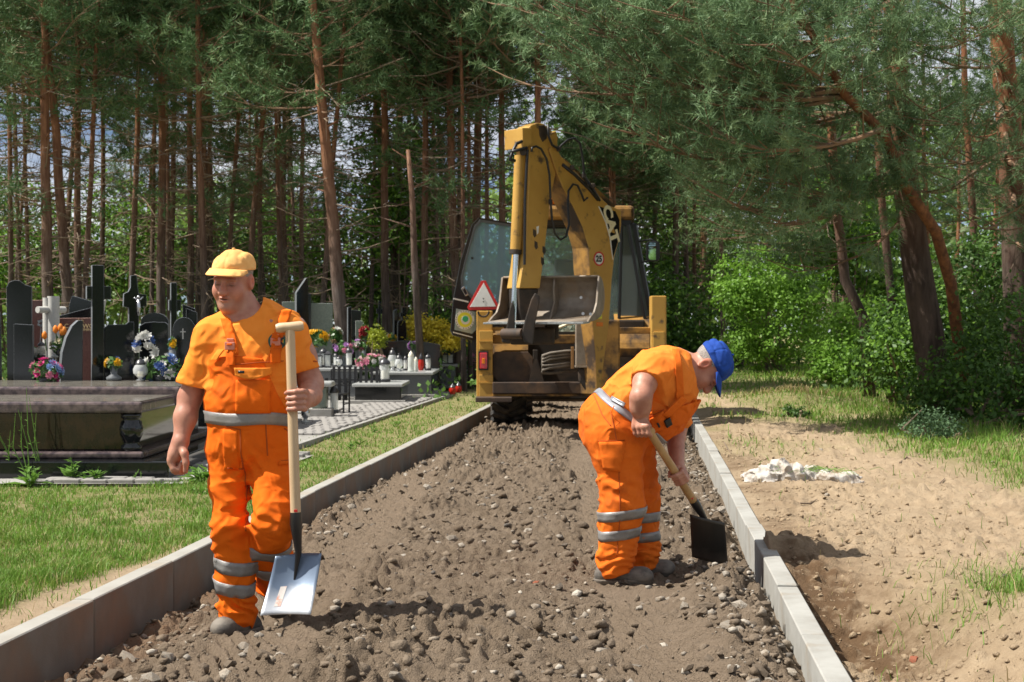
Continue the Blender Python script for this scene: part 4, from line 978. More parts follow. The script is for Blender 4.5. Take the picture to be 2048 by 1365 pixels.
# -- the big brown granite tomb in front
tb = empty('double_tomb', (-4.9, 11.9, .21), label='large polished brown granite tomb with two stepped ledgers and a turned corner column', cat='tomb')
def bx(name, a, b, m, bev=.01, par=None):
    q = MB(); q.box2(a, b); return q.build(name, m, par or tb, bevel=bev)
xr = -2.9
bx('plinth', (-9.2, 10.85, .21), (xr + .28, 14.0, .345), m_black)
bx('moulding', (-9.1, 11.06, .345), (xr + .03, 13.7, .40), m_brownedge, .018)
bx('chest', (-9.0, 11.20, .40), (xr - .10, 13.6, .70), m_brown)
bx('ledger', (-9.1, 11.06, .70), (xr + .02, 12.20, .79), m_brownedge, .022)
bx('ledger_face', (-9.08, 11.085, .79), (xr, 12.18, .794), m_ledger, 0)
bx('ledger', (-9.1, 12.21, .70), (xr + .05, 13.72, .86), m_brownedge, .022)
bx('ledger_face', (-9.08, 12.235, .86), (xr + .03, 13.70, .864), m_ledger, 0)
q = MB(); q.lathe([(.075, .40), (.08, .42), (.08, .44), (.055, .455), (.062, .47), (.088, .53), (.092, .575), (.08, .63), (.06, .65), (.08, .66), (.08, .70)], (xr - .09, 11.17, 0), 20)
q.build('corner_column', m_black, tb, smooth=True)

# -- gravestones behind it, left to right
d = 14.2
b0 = P0(13.4, .3)
gravestone('tall dark headstone with rounded shoulder at the left edge of the picture', [(18, 860), (16, 575)] + [(20, 566), (30, 561), (40, 562), (50, 570), (62, 574)] + [(62, 650), (64, 860)], 13.9, 16, .10)
gravestone('low dark headstone wing in front of the tall rounded one at the left edge', [(30, 860), (30, 648), (66, 650), (66, 860)], 13.75, 8, .08)
gravestone('black headstone cut off by the left edge of the picture', [(-60, 860), (-60, 640), (-30, 620), (-2, 626), (2, 860)], 13.8, 18, .14)
g, f = gravestone('flat maroon headstone with an engraved flower behind the double cross', [(66, 850), (66, 601), (112, 600), (114, 850)], 15.2, 10, .10, m_maroon, m_maroonedge)
q = MB(); 
for a_ in range(5): 
    c = f.pt(83 + 4 * math.cos(a_ * 1.26), 647 + 5 * math.sin(a_ * 1.26), .053); q.box(c, (.022, .003, .03), Matrix.Rotation(a_, 3, 'Y'))
q.tube([f.pt(84, 655, .052), f.pt(82, 690, .052)], .004, 5); q.build('engraved_flower', m_cut, g)
# pale double cross
root = empty('granite_cross', W(98, 720, 14.6), label='pale granite double-bar cross with two uprights and one horizontal arm', cat='cross')
root.location.z = .2
for x0, y0, r_ in ((95, 596, .048), (107, 593, .062)):
    q = MB(); q.tube([(W(x0, 0, 14.6).x, 14.6, .2), W(x0, y0, 14.6)], r_, 12); q.build('upright', m_white, root, smooth=True, auto=40)
q = MB(); q.tube([W(75, 620, 14.45), W(129, 620, 14.75)], .034, 10); q.build('arm', m_white, root, smooth=True, auto=40)
g, f = gravestone('maroon headstone with gold inscription behind the curved black blade stone', [(121, 850), (121, 637), (187, 636), (188, 850)], 15.4, 6, .1, m_maroon, m_maroonedge)
def on(f, px, py, off, rot=0):
    M = Matrix.Identity(4); M.col[0][:3] = f.ex; M.col[1][:3] = (0, 0, 1); M.col[2][:3] = f.n; M.translation = f.pt(px, py, off); return M @ Matrix.Rotation(rot, 4, 'Z')
for t_, px, py, sz in (('Ś.P.', 163, 644, .05), ('C  SZYWO', 160, 653, .065), ('ANTONINA', 168, 660, .04)): txt(t_, sz, on(f, px, py, .052), m_gold, g, 'inscription')
gravestone('black headstone with a roof-like slanted top, upper of two behind the gold inscription', [(140, 850), (140, 612), (146, 592), (183, 603), (184, 850)], 17.2, 8, .1)
gravestone('black headstone with a rising slanted top, lower of two behind the gold inscription', [(119, 850), (122, 632), (184, 615), (186, 850)], 16.4, 8, .1)
gravestone('curved black blade-shaped headstone with a pale sawn edge', [(122, 860), (122, 745), (125, 705), (132, 675), (142, 652), (152, 641), (160, 641), (159, 860)], 13.6, 30, .10)
rt = empty('stone_pedestal', W(97, 740, 13.98), label='low dark stone pedestal carrying lanterns before the pale double cross', cat='pedestal'); rt.location.z = .2
q = MB(); a_ = W(62, 716, 13.86); b_ = W(128, 716, 14.14); q.box2((a_.x, 13.86, .2), (b_.x, 14.14, 1.08)); q.build('block', m_brown, rt, bevel=.01)
# tall black cross
def cross(label, px, py0, d, wpx, armpy0, armpy1, ax0, ax1, a, t, m=m_black, me_=m_cut, extra=None, name='granite_cross'):
    f = Frame(px, d, a); root = empty(name, (f.c.x, f.c.y, .2), label=label, cat='cross')
    M = Matrix(((f.ex.x, f.n.x, 0), (f.ex.y, f.n.y, 0), (0, 0, 1)))
    def bar(nm, x0, x1, y0, y1, off=0.0):
        u0, z1 = f.uv(x0, y0); u1, z0 = f.uv(x1, y1); z0 = max(z0, .2); q = MB()
        fr = []; c = f.c + f.ex * (u0 + u1) / 2; c.z = (z0 + z1) / 2; c += f.n * off
        q.box(c, (u1 - u0, t, z1 - z0), M); o = q.build(nm, [m, me_], root, bevel=.006)
        for p_ in o.data.polygons:
            if abs(p_.normal.dot(f.n)) < .5: p_.material_index = 1
        return o
    bar('upright', px - wpx / 2, px + wpx / 2, py0, 900); bar('arm', ax0, px - wpx / 2, armpy0, armpy1); bar('arm', px + wpx / 2, ax1, armpy0, armpy1)
    return root, f
cross('tallest black granite cross rising above the gold-lettered stone', 195, 531, 13.9, 21, 573, 599, 175, 218, 24, .09)
g, f = gravestone('pale-edged pointed slab just right of the tallest black cross', [(203, 860), (203, 602), (212, 600), (206, 640), (207, 860)], 14.6, 10, .08, m_white, m_white)
g, f = gravestone('square black headstone with a notched top and pale left edge', [(211, 860), (211, 656), (218, 650), (250, 649), (256, 644), (265, 644), (265, 860)], 14.0, 20, .09)
# cross with a stepped S-shaped head and a crucifix figure
g, f = gravestone('black cross with a stepped wavy head and silver crucifix figure', [(258, 860), (258, 616), (248, 614), (249, 588), (257, 584), (261, 575), (261, 552), (272, 550), (274, 575), (276, 588), (290, 590), (290, 612), (276, 616), (276, 860)], 14.3, 22, .08, name='granite_cross', cat='cross', group=None)
q = MB(); q.tube([f.pt(274, 600, .075), f.pt(275, 616, .085), f.pt(274, 632, .08)], [.016, .02, .010], 7); q.tube([f.pt(266, 596, .075), f.pt(274, 602, .08), f.pt(283, 595, .075)], .008, 6)
q.lathe([(.004, -.018), (.015, -.008), (.016, .006), (.006, .018)], f.pt(274, 595, .085), 8); q.build('crucifix_figure', m_silver, g, smooth=True)
gravestone('wide black headstone with a double-curved top behind the blue garland', [(281, 860), (281, 652), (292, 646), (306, 644), (330, 645), (336, 650), (338, 860)], 15.2, 10, .12)
gravestone('low black arch-topped headstone behind the wavy-headed cross', [(284, 850), (284, 640)] + arc(310, 643, 26, 17, 170, 10, 8) + [(337, 640), (338, 850)], 17.0, 6, .1)
cross('slim dark cross rising left of the capped man', 347, 566, 15.8, 11, 600, 622, 338, 360, 22, .07)
g, f = gravestone('arched black headstone with a small white cross beside the capped man', [(347, 860), (347, 655)] + arc(368, 655, 20, 20, 175, 20, 8) + [(392, 655), (392, 860)], 14.8, 12, .12)
q = MB(); q.box(f.pt(366, 668, .063), (.014, .006, .11), Matrix.Rotation(R(12), 3, 'Z')); q.box(f.pt(366, 664, .063), (.055, .007, .012), Matrix.Rotation(R(12), 3, 'Z')); q.build('inlaid_cross', m_white, g)
gravestone('black slab with a slanted top behind the capped man, rear of two', [(366, 840), (366, 609), (390, 618), (391, 840)], 18.2, 10, .1)
gravestone('black slab with a slanted top nearest the capped man, front of two', [(373, 840), (373, 617), (394, 625), (394, 840)], 17.0, 10, .1)
# right of the capped man
gravestone('tall dark headstone with a sharply slanted top between pale stones', [(592, 800), (592, 586), (611, 556), (614, 564), (618, 800)], 25.0, 20, .16)
gravestone('pale green-grey headstone just left of the tall slanted one', [(565, 800), (565, 604), (607, 604), (607, 800)], 25.6, 8, .1, m_green, m_greyedge)
gravestone('broad pale green-grey headstone right of the tall slanted one', [(622, 800), (622, 607), (665, 607), (665, 800)], 25.3, 8, .1, m_green, m_greyedge)
gravestone('narrow blue-black pillar between the slanted and the pale headstone', [(615, 800), (615, 588), (622, 588), (622, 800)], 25.2, 8, .1)
gravestone('thin black pillar headstone beside the red roses', [(695, 830), (695, 615), (702, 614), (702, 830)], 24, 14, .12)
gravestone('dim headstone plate between the black pillar and the red roses', [(703, 830), (703, 620), (722, 622), (722, 830)], 26, 8, .1)
gravestone('small pale plaque stone behind the red roses', [(711, 800), (711, 642), (725, 642), (725, 800)], 25.4, 8, .08, m_green, m_greyedge)
cross('small dark cross behind the golden thuja', 759, 603, 28, 5, 618, 628, 753, 765, 10, .1)
cross('small pale-edged cross left of the yellow bush', 806, 612, 29, 5, 626, 634, 800, 812, 20, .1)
gravestone('dark pillar headstone between the golden thuja and the yellow bush', [(787, 800), (787, 622), (793, 618), (793, 800)], 27.5, 20, .12)
gravestone('dark rounded headstone left of the yellow bush', [(795, 800), (795, 648)] + arc(803, 648, 8, 8, 170, 10, 5) + [(812, 660), (812, 800)], 27.2, 12, .12)
gravestone('wide low black headstone with a gently arched top in front of the yellow bush', [(757, 800), (757, 687), (775, 684), (800, 682), (830, 682), (855, 685), (880, 690), (880, 800)], 26.2, 4, .1)
for k, (x0, y0) in enumerate(((846, 610), (862, 640))):
    pass
# garden pole
q = MB(); c = W(839, 700, 25.6); q.tube([(c.x, c.y, .2), W(839, 632, 25.6)], .018, 6); rt = empty('wooden_stake', (c.x, c.y, .2), label='thin upright wooden stake in front of the yellow bush', cat='stake'); q.build('shaft', m_limb, rt)

# -- tombs along the path
def tomb(label, x0, x1, y0, y1, zt, body, top, side=None, name='tomb', slab=.05, over=.04):
    root = empty(name, ((x0 + x1) / 2, (y0 + y1) / 2, .22), label=label, cat='tomb')
    bx('plinth', (x0 - .08, y0 - .08, .215), (x1 + .08, y1, .265), m_conc, .006, root)
    bx('chest', (x0, y0, .265), (x1, y1 - .05, zt - slab), body, .006, root)
    if side: bx('side_panel', (x1 - .02, y0 + .02, .285), (x1 + .012, y1 - .1, zt - slab - .02), side, .004, root)
    bx('ledger', (x0 - over, y0 - over, zt - slab), (x1 + over, y1, zt), top, .012, root); return root
tomb('grey tomb behind the two benches carrying many lanterns', -3.75, -2.5, 23.0, 24.7, .73, m_grey, m_greyedge, m_black)
tomb('low dark tomb with a polished pale ledger beside the second bench', -2.42, -1.72, 21.9, 23.4, .52, m_black, m_greyedge, m_black)
tomb('speckled grey tomb with dark corner and mirror-polished side facing the road', -2.35, -1.36, 23.9, 27.2, .64, m_grey, m_greyedge, m_black)
tomb('far tomb with stepped pale ledger behind the speckled grey tomb', -2.15, -1.1, 27.6, 30.5, .68, m_grey, m_greyedge, m_black)
tomb('pale flat tomb near the digger with a ribbed dark edge', -1.3, -.4, 32, 34, .70, m_black, m_greyedge)
tomb('long grey tomb half hidden behind the capped man', -3.75, -2.65, 15.9, 17.4, .66, m_black, m_greyedge)
bx('plinth_slab', (-3.1, 18.7, .215), (-2.35, 19.9, .27), m_conc, .008, tag(empty('flat_plinth', (-2.7, 19.2, .22)), 'flat concrete plinth under the front bench', 'plinth'))
# stone pedestal seat
root = empty('stone_stool', W(640, 800, 18.3), label='round-edged stone seat on a broad foot beside the front bench', cat='stool'); root.location.z = .22
c = W(640, 0, 18.3); q = MB(); q.box((c.x, c.y, .28), (.34, .3, .12)); q.build('foot', m_conc, root, bevel=.01)
q = MB(); q.box((c.x, c.y, .48), (.19, .22, .28)); q.build('pillar', m_green, root, bevel=.02)
q = MB(); q.box((c.x, c.y, .655), (.36, .34, .07)); q.build('seat', m_greyedge, root, bevel=.025)
def bench(label, px0, px1, d, top_py, a):
    f = Frame((px0 + px1) / 2, d, a); root = empty('bench', (f.c.x, f.c.y, .22), label=label, cat='bench', group='slatted black benches by the graves')
    zt = f.uv(0, top_py)[1]; hw = (px1 - px0) / 2 * f.k; zs = .22 + .27
    o = Vector((f.c.x, f.c.y, 0)); ez = Vector((0, 0, 1))
    for s_ in (-1, 1):
        for off, z1 in ((0, zt), (.3, zs)):
            q = MB(); e = o + f.ex * s_ * hw - f.n * 0 + f.n * off; q.tube([e + ez * .22, e + ez * z1], .013, 6); q.build('leg', m_iron, root)
        q = MB(); e = o + f.ex * s_ * hw; q.tube([e + ez * .36, e + f.n * .3 + ez * .36], .009, 5); q.build('brace', m_iron, root)
    for z in (zt, zt - .16): q = MB(); q.tube([o - f.ex * hw + ez * z, o + f.ex * hw + ez * z], .012, 6); q.build('rail', m_iron, root)
    n = max(5, int(2 * hw / .085))
    M = Matrix(((f.ex.x, f.n.x, 0), (f.ex.y, f.n.y, 0), (0, 0, 1)))
    for k in range(n):
        q = MB(); q.box(o + f.ex * (-hw + (k + .5) * 2 * hw / n) + ez * (zt - .10) + f.n * .008, (.045, .014, .30), M); q.build('slat', m_iron, root)
    for k in range(4):
        q = MB(); q.box(o + f.n * (.04 + k * .085) + ez * zs, (2 * hw, .06, .02), M); q.build('seat_slat', m_iron, root)
    return root
bench('front black slatted bench beside the stone seat', 634, 699, 19.2, 764, -8)
bench('rear longer black slatted bench beside the low dark tomb', 662, 760, 22.3, 740, -4)

# -- grave lanterns
def lantern(kind, px, py, hpx, wpx, d, label, zfix=None):
    c = W(px, py, d); h = hpx / F * d; r_ = wpx / F * d / 2; z0 = c.z if zfix is None else zfix
    root = empty('grave_lantern', (c.x, c.y, z0), label=label, cat='lantern', group='grave lanterns'); o = (c.x, c.y, z0)
    def L(nm, prof, m, sm=True, seg=14): q = MB(); q.lathe([(a * r_, b * h) for a, b in prof], o, seg); return q.build(nm, m, root, smooth=sm, auto=35)
    if kind == 'cyl':
        L('base', [(.9, 0), (1, .02), (1, .10), (.85, .12)], m_lid); L('glass', [(.82, .12), (.86, .3), (.86, .6), (.8, .72)], m_lglass); L('candle', [(.5, .12), (.5, .45), (.3, .46)], m_wax); L('lid', [(.95, .70), (1, .74), (.85, .84), (.4, .92), (.2, .95), (.22, .98), (.05, 1)], m_lid)
    elif kind == 'white':
        L('glass', [(.9, 0), (1, .05), (.85, .12), (.92, .3), (.9, .62), (.7, .74)], m_frost); L('lid', [(.75, .72), (.8, .78), (.5, .9), (.2, .96), (.05, 1)], m_wax)
    elif kind == 'bulb':
        L('foot', [(.6, 0), (.65, .04), (.35, .10), (.4, .16)], m_silver); L('glass', [(.4, .15), (.95, .32), (1, .5), (.75, .66), (.45, .70)], m_lglass); L('candle', [(.4, .2), (.4, .4), (.2, .41)], m_wax); L('lid', [(.6, .69), (.7, .74), (.5, .86), (.15, .92), (.2, .96), (.05, 1)], m_lid)
    elif kind == 'urn':
        L('foot', [(.9, 0), (.95, .06), (.5, .14), (.4, .22)], m_frost); L('bowl', [(.4, .22), (.9, .42), (1, .62), (.8, .8), (.6, .86)], m_silver); L('lid', [(.65, .86), (.7, .9), (.4, .96), (.05, 1)], m_frost)
    elif kind == 'red':
        L('glass', [(.7, 0), (1, .2), (1, .45), (.75, .62)], m_red); L('lid', [(.8, .6), (.85, .66), (.5, .82), (.2, .9), (.05, 1)], m_lid)
    elif kind == 'box':
        def B(nm, a, b, m): q = MB(); q.box((o[0], o[1], z0 + (a[1] + b) * h / 2), (2 * r_ * a[0], 2 * r_ * a[0], (b - a[1]) * h)); return q.build(nm, m, root, bevel=.003)
        B('base', (1, 0), .08, m_lid); B('glass', (.72, .085), .74, m_lglass); B('candle', (.4, .085), .4, m_wax); B('lid', (1.05, .745), .82, m_lid)
        q = MB(); q.box((o[0], o[1], z0 + .90 * h), (1.6 * r_, 1.6 * r_, .15 * h), taper=.4); q.build('roof', m_lid, root)
        for sx in (-1, 1):
            for sy in (-1, 1): q = MB(); q.box((o[0] + sx * r_ * .88, o[1] + sy * r_ * .88, z0 + .41 * h), (.16 * r_, .16 * r_, .655 * h)); q.build('post', m_lid, root)
    return root
for a in (
    ('cyl', 83, 715, 32, 16, 13.95, 'glass lantern with a silver-grey dome left of the pale double cross', 1.082), ('urn', 112, 716, 34, 20, 13.95, 'dark bulbous lantern in front of the pale double cross', 1.082),
    ('bulb', 281, 770, 48, 30, 13.4, 'blue-grey glass lantern on the ledger below the blue garland', .866),
    ('cyl', 647, 735, 40, 18, 23.4, 'pinkish glass lantern with a dark lid under the yellow chrysanthemums', .732), ('cyl', 698, 737, 42, 14, 23.3, 'tall pale glass lantern with a dark dome left of the pink wreath', .732),
    ('box', 638, 755, 30, 14, 23.2, 'small black box lantern with a yellow candle behind the front bench', .732), ('box', 656, 757, 34, 14, 23.2, 'second black box lantern behind the front bench', .732),
    ('bulb', 678, 738, 24, 14, 23.3, 'small round lantern right of the box lanterns', .732), ('cyl', 672, 732, 28, 12, 23.9, 'slim dark-lidded lantern behind the small round one', .732),
    ('cyl', 769, 765, 50, 24, 22.6, 'large clear lantern standing beyond the rear bench', .522),
    ('bulb', 785, 733, 46, 20, 24.6, 'tall clear bulb lantern with a silver top behind the pink wreath', .642), ('bulb', 798, 740, 36, 17, 24.2, 'round clear lantern on the speckled tomb', .642),
    ('cyl', 811, 732, 30, 9, 24.8, 'slim dark lantern between two clear ones on the speckled tomb', .642), ('white', 822, 741, 42, 14, 24.0, 'tall frosted white lantern on the front edge of the speckled tomb', .642),
    ('white', 832, 741, 30, 9, 24.1, 'short frosted lantern beside the tall white one', .642), ('red', 842, 732, 36, 12, 24.8, 'dark-capped lantern with a red candle on the speckled tomb', .642),
    ('cyl', 856, 732, 34, 13, 24.8, 'brown-lidded glass lantern at the end of the speckled tomb', .642), ('white', 872, 706, 24, 9, 27.8, 'small white figure-shaped lantern beside the arched headstone', .682),
    ('urn', 770, 703, 24, 13, 25.0, 'silver urn lantern behind the pink wreath', .642), ('box', 890, 720, 24, 12, 27.8, 'dark box lantern on the far tomb, left of a pair', .682), ('box', 901, 720, 25, 12, 27.8, 'dark box lantern on the far tomb, right of a pair', .682),
    ('red', 905, 787, 22, 14, 24.6, 'red glass lantern on the ground, nearer of two by the polished tomb side', .235), ('red', 917, 783, 22, 13, 25.3, 'red glass lantern on the ground, farther of two by the polished tomb side', .235),
    ('cyl', 906, 764, 17, 9, 25.2, 'blue glass lantern beside the polished tomb side', .24),
    ('box', 930, 760, 38, 14, 29.5, 'tall dark box lantern beside the flower pot near the digger', .24),
    ('cyl', 668, 838, 58, 19, 18.4, 'big clear cylinder lantern with black top on the path plinth', .27), ('urn', 611, 852, 34, 18, 17.0, 'silver and white urn lantern on the path behind the walking man', .24)):
    lantern(*a)

# -- flowers
def petal_mesh(nm, m, n=9, layers=2, seed=0):
    rr = np.random.default_rng(seed); q = MB()
    for l_ in range(layers):
        for k in range(n):
            a = 2 * math.pi * (k + .5 * l_) / n + rr.normal(0, .15); t = (.35 + .5 * l_) + rr.normal(0, .1); L = 1.0 - .25 * l_
            dr = Vector((math.cos(a) * math.cos(t), math.sin(a) * math.cos(t), math.sin(t))); sd_ = Vector((-math.sin(a), math.cos(a), 0)); up = dr.cross(sd_)
            q.add([Vector((0, 0, -.1)), dr * L * .6 + sd_ * .30 * L, dr * L + Vector((0, 0, .15)), dr * L * .6 - sd_ * .30 * L], [(0, 1, 2, 3)])
    q.lathe([(.05, -.3), (.28, .1), (.22, .35), (.05, .45)], (0, 0, 0), 7)
    me = bpy.data.meshes.new(nm); me.from_pydata(q.v, [], q.f); me.materials.append(m); return me
PET = {}
def pet(c):
    if c not in PET:
        m = mat('petal_%02x%02x%02x' % tuple(int(v * 255) for v in c), c, .6, col2=tuple(v * .75 for v in c), scale=2.0, transl=.25); PET[c] = [petal_mesh('blossom', m, 8, 2, k) for k in range(2)]
    return random.choice(PET[c])
m_fleaf = mat('flower_leaf', (.06, .14, .04), .4, col2=(.10, .21, .05), scale=9, transl=.25)
def bouquet(label, px, py, rx, ry, d, cols, n, br, zfix=None, pot=True, leafn=160, name='grave_flowers', arch=None):
    c = W(px, py, d); k = F / d; root = empty(name, (c.x, c.y, c.z - ry / k), label=label, cat='flowers', group='flower arrangements on the graves')
    rr = np.random.default_rng(int(px * 7 + py)); X, Z = rx / k, ry / k
    if zfix is not None:
        q = MB(); q.lathe([(.07, zfix - c.z), (.075, zfix - c.z + .03), (.03, zfix - c.z + .06), (.035, -.7 * Z), (.4 * X, -.35 * Z)], c, 12); q.build('vase', m_cut, root, smooth=True)
    elif pot: q = MB(); q.lathe([(.35 * X, -1.25 * Z), (.5 * X, -.5 * Z), (.45 * X, -.45 * Z)], c, 12); q.build('pot', m_lid, root, smooth=True)
    dr = unit(rr.normal(size=(leafn, 3)) + np.array([0, -.2, -.1])); P = np.array(c) + dr * np.array([X, X * .7, Z]) * rr.uniform(.6, 1.1, (leafn, 1)); 
    o = leaves_mesh('foliage', P, dr, 11 / k * 1.2, m_fleaf, None, 3); o.parent = root; o.matrix_parent_inverse = root.matrix_basis.inverted()
    for i in range(n):
        v = unit((rr.normal(size=3) * np.array([1, .6, .8]) + np.array([0, -.55, .35]))[None])[0]
        o = bpy.data.objects.new('blossom', pet(cols[int(rr.integers(len(cols)))])); link(o, root)
        p = Vector(np.array(c) + v * np.array([X, X * .7, Z]) * rr.uniform(.85, 1.0)); o.location = p - root.location
        o.rotation_mode = 'QUATERNION'; o.rotation_quaternion = Vector((0, 0, 1)).rotation_difference(Vector(v)); s_ = br / k * rr.uniform(.75, 1.2); o.scale = (s_, s_, s_ * .8)
    if arch:
        for (ax, ay) in arch:
            o = bpy.data.objects.new('blossom', pet(cols[int(rr.integers(len(cols)))])); link(o, root); o.location = W(ax, ay, d + .1) - root.location; s_ = br / k * 1.05; o.scale = (s_, s_, s_); o.rotation_euler = (rr.normal(1.2, .4), rr.normal(0, .4), rr.uniform(0, 6))
    return root
PK, HP, WH, BL, LB, YE, OR_, PU, RE, PE, CR = (.80, .28, .42), (.72, .04, .25), (.85, .84, .80), (.06, .12, .34), (.30, .45, .75), (.85, .50, .02), (.9, .30, .03), (.55, .28, .62), (.35, .01, .02), (.85, .55, .36), (.88, .80, .55)
bouquet('bouquet of hot pink and light blue flowers left of the curved blade stone', 92, 744, 30, 24, 13.3, [PK, HP, LB, LB, HP], 17, 10)
bouquet('white and pale green bouquet left of the pale double cross', 72, 707, 14, 12, 13.95, [WH, CR], 7, 9, leafn=60)
bouquet('white blossoms with orange tulips before the maroon inscription', 118, 692, 16, 18, 13.95, [WH, WH, CR], 9, 8, arch=None, leafn=70)
for k, (x, y) in enumerate(((111, 660), (121, 657), (124, 664), (128, 663), (89, 672))):
    q = MB(); c = W(x, y, 13.8); q.lathe([(.008, -.035), (.026, -.015), (.024, .02), (.008, .045)], c, 7); rt = empty('tulip', W(x, y + 14, 13.8), label=('orange tulip, %s of the tulips before the maroon stones' % ('second', 'third', 'fourth', 'rightmost', 'lowest and leftmost')[k]), cat='tulip', group='orange tulips'); q.build('blossom', pet(OR_).materials[0], rt, smooth=True)
    q = MB(); q.tube([c, W(x + 1, y + 8, 13.82), W(x + 4, y + 30, 13.85)], .006, 5); q.build('stem', m_fleaf, rt)
bouquet('large blue and white bouquet with an arching blue garland', 325, 738, 42, 28, 13.5, [WH, BL, LB, WH, BL, WH], 24, 12, arch=[(275, 690), (280, 678), (287, 670), (294, 674), (300, 682), (304, 690), (308, 700), (311, 708), (272, 700), (296, 694)])
bouquet('small yellow rose bouquet left of the blue garland', 228, 728, 16, 12, 13.55, [YE, CR, BL], 7, 8, .866, leafn=60)
bouquet('yellow and green flowers behind the arched black headstone', 345, 690, 8, 14, 13.6, [YE, LB], 5, 7, .866, leafn=40)
bouquet('round bunch of golden yellow chrysanthemums right of the walking man', 632, 678, 24, 16, 24.0, [YE], 20, 8.5, .732)
bouquet('loose peach and white roses beside the pale headstone', 672, 672, 12, 16, 24.2, [PE, WH, CR], 8, 7, .732)
bouquet('pale lilac and pink flowers behind the tall pale lantern', 688, 697, 22, 14, 24, [PU, PK, PU, WH], 13, 7, .732)
bouquet('dark red roses on tall stems beside the black pillar', 728, 668, 7, 18, 24.6, [RE], 7, 8, .22, leafn=50)
bouquet('white and lilac flowers left of the golden thuja', 716, 692, 16, 10, 24.3, [WH, PU, PK], 8, 6, .22)
bouquet('big pink and white flower wreath behind the rear bench', 743, 724, 32, 15, 22.9, [PK, WH, PK, (.85, .55, .55)], 34, 7)
bouquet('purple flowers in front of the arched low headstone', 828, 693, 12, 8, 25.8, [PU, (.3, .08, .35)], 8, 6, .642, leafn=50)
bouquet('pot of pink flowers with green leaves beside the digger', 945, 722, 10, 20, 29, [PK, WH], 9, 7, .22)
bouquet('small yellow flowers between the thuja and the dark pillar', 783, 676, 8, 8, 26.8, [YE, CR], 6, 6, .22, leafn=40)
m_yel = mat('golden_leaf', (.80, .64, .05), .6, col2=(.62, .52, .04), scale=3, transl=.35); m_thu = mat('thuja_leaf', (.38, .42, .02), .6, col2=(.24, .31, .015), scale=6, transl=.3)
shrub('yellow_bush', 'bright golden yellow bush behind the graves left of the digger', W(868, 705, 27.5), [el(868, 666, 27.5, .45, .4, .28), el(835, 655, 27.4, .26, .3, .22), el(905, 682, 27.3, .22, .3, .15)], 5200, .06, m_yel, 61, 8, cr=.16)
shrub('golden_thuja', 'small egg-shaped lime yellow thuja among the graves', W(753, 705, 25), [el(753, 680, 25, .17, .17, .15), el(753, 664, 25, .11, .11, .12)], 2600, .035, m_thu, 62, 4, cr=.07, shell=.7)

# -- weeds in front of the tomb
m_weed = mat('weed_leaf', (.17, .32, .05), .5, col2=(.11, .23, .035), scale=8, transl=.35)
def weed(label, px, py, hpx, seed, lean=0.0, wide=.10, n=14, z=.19):
    p = Gp(px, py, z); k = F / p.y; h = hpx / k; rr = np.random.default_rng(seed); root = empty('weed', p, label=label, cat='weed', group='weeds along the tomb')
    st = MB(); lf = MB(); 
    for s_ in range(3 if wide < .2 else 5):
        top = p + Vector((lean * h + rr.normal(0, .12) * h, rr.normal(0, .05), h * rr.uniform(.6, 1)))
        mid = p.lerp(top, .5) + Vector((rr.normal(0, .03), 0, 0)); st.tube([p, mid, top], [.005, .004, .0015], 4, False)
        for i in range(n):
            t = rr.uniform(.05, .95); q = p.lerp(mid, t * 2) if t < .5 else mid.lerp(top, t * 2 - 1); a = rr.uniform(0, 6.28); L = wide * (1.15 - t) * rr.uniform(.5, 1.2)
            dr = Vector((math.cos(a), math.sin(a), rr.uniform(-.1, .9))).normalized(); sd_ = dr.cross(Vector((0, 0, 1))).normalized() * L * .16
            lf.add([q, q + dr * L * .5 + sd_, q + dr * L - Vector((0, 0, .15 * L)), q + dr * L * .5 - sd_], [(0, 1, 2), (0, 2, 3)])
    st.build('stems', m_weed, root); lf.build('leaves', m_weed, root)
weed('tallest spindly weed with seed heads in front of the brown tomb', 85, 962, 205, 1, -.12, .07, 9)
weed('spindly weed second from the left edge before the tomb', 60, 965, 150, 2, -.2, .07, 9)
weed('feathery reddish weed at the left edge before the tomb', 22, 960, 110, 3, -.15, .08, 10)
weed('broad leafy dock plant in front of the tomb plinth', 140, 968, 55, 4, .1, .17, 14)
weed('leafy plant at the middle of the tomb plinth', 185, 970, 42, 5, .2, .16, 14)
weed('low leafy clump left of the dock plant', 60, 975, 50, 6, 0, .16, 14)
weed('small upright sprig before the tomb corner', 277, 970, 34, 7, 0, .06, 9)
weed('rosette of pale pointed leaves between the tomb corner and the walking man', 402, 968, 44, 8, 0, .20, 12)
weed('low weeds behind the walking man knee', 400, 990, 26, 9, 0, .10, 14)
for k, (x, y) in enumerate(((700, 900), (745, 868), (790, 855), (720, 890), (640, 930))):
    weed('short leafy weed, %s from the walking man along the verge' % ('second', 'fourth', 'fifth', 'third', 'first')[k], x, y, 22, 20 + k, 0, .09, 10)
for o in bpy.data.objects:
    if o.parent and o.name.split('.')[0] in ('stems', 'foliage', 'leaves', 'crown'): o['kind'] = 'stuff'
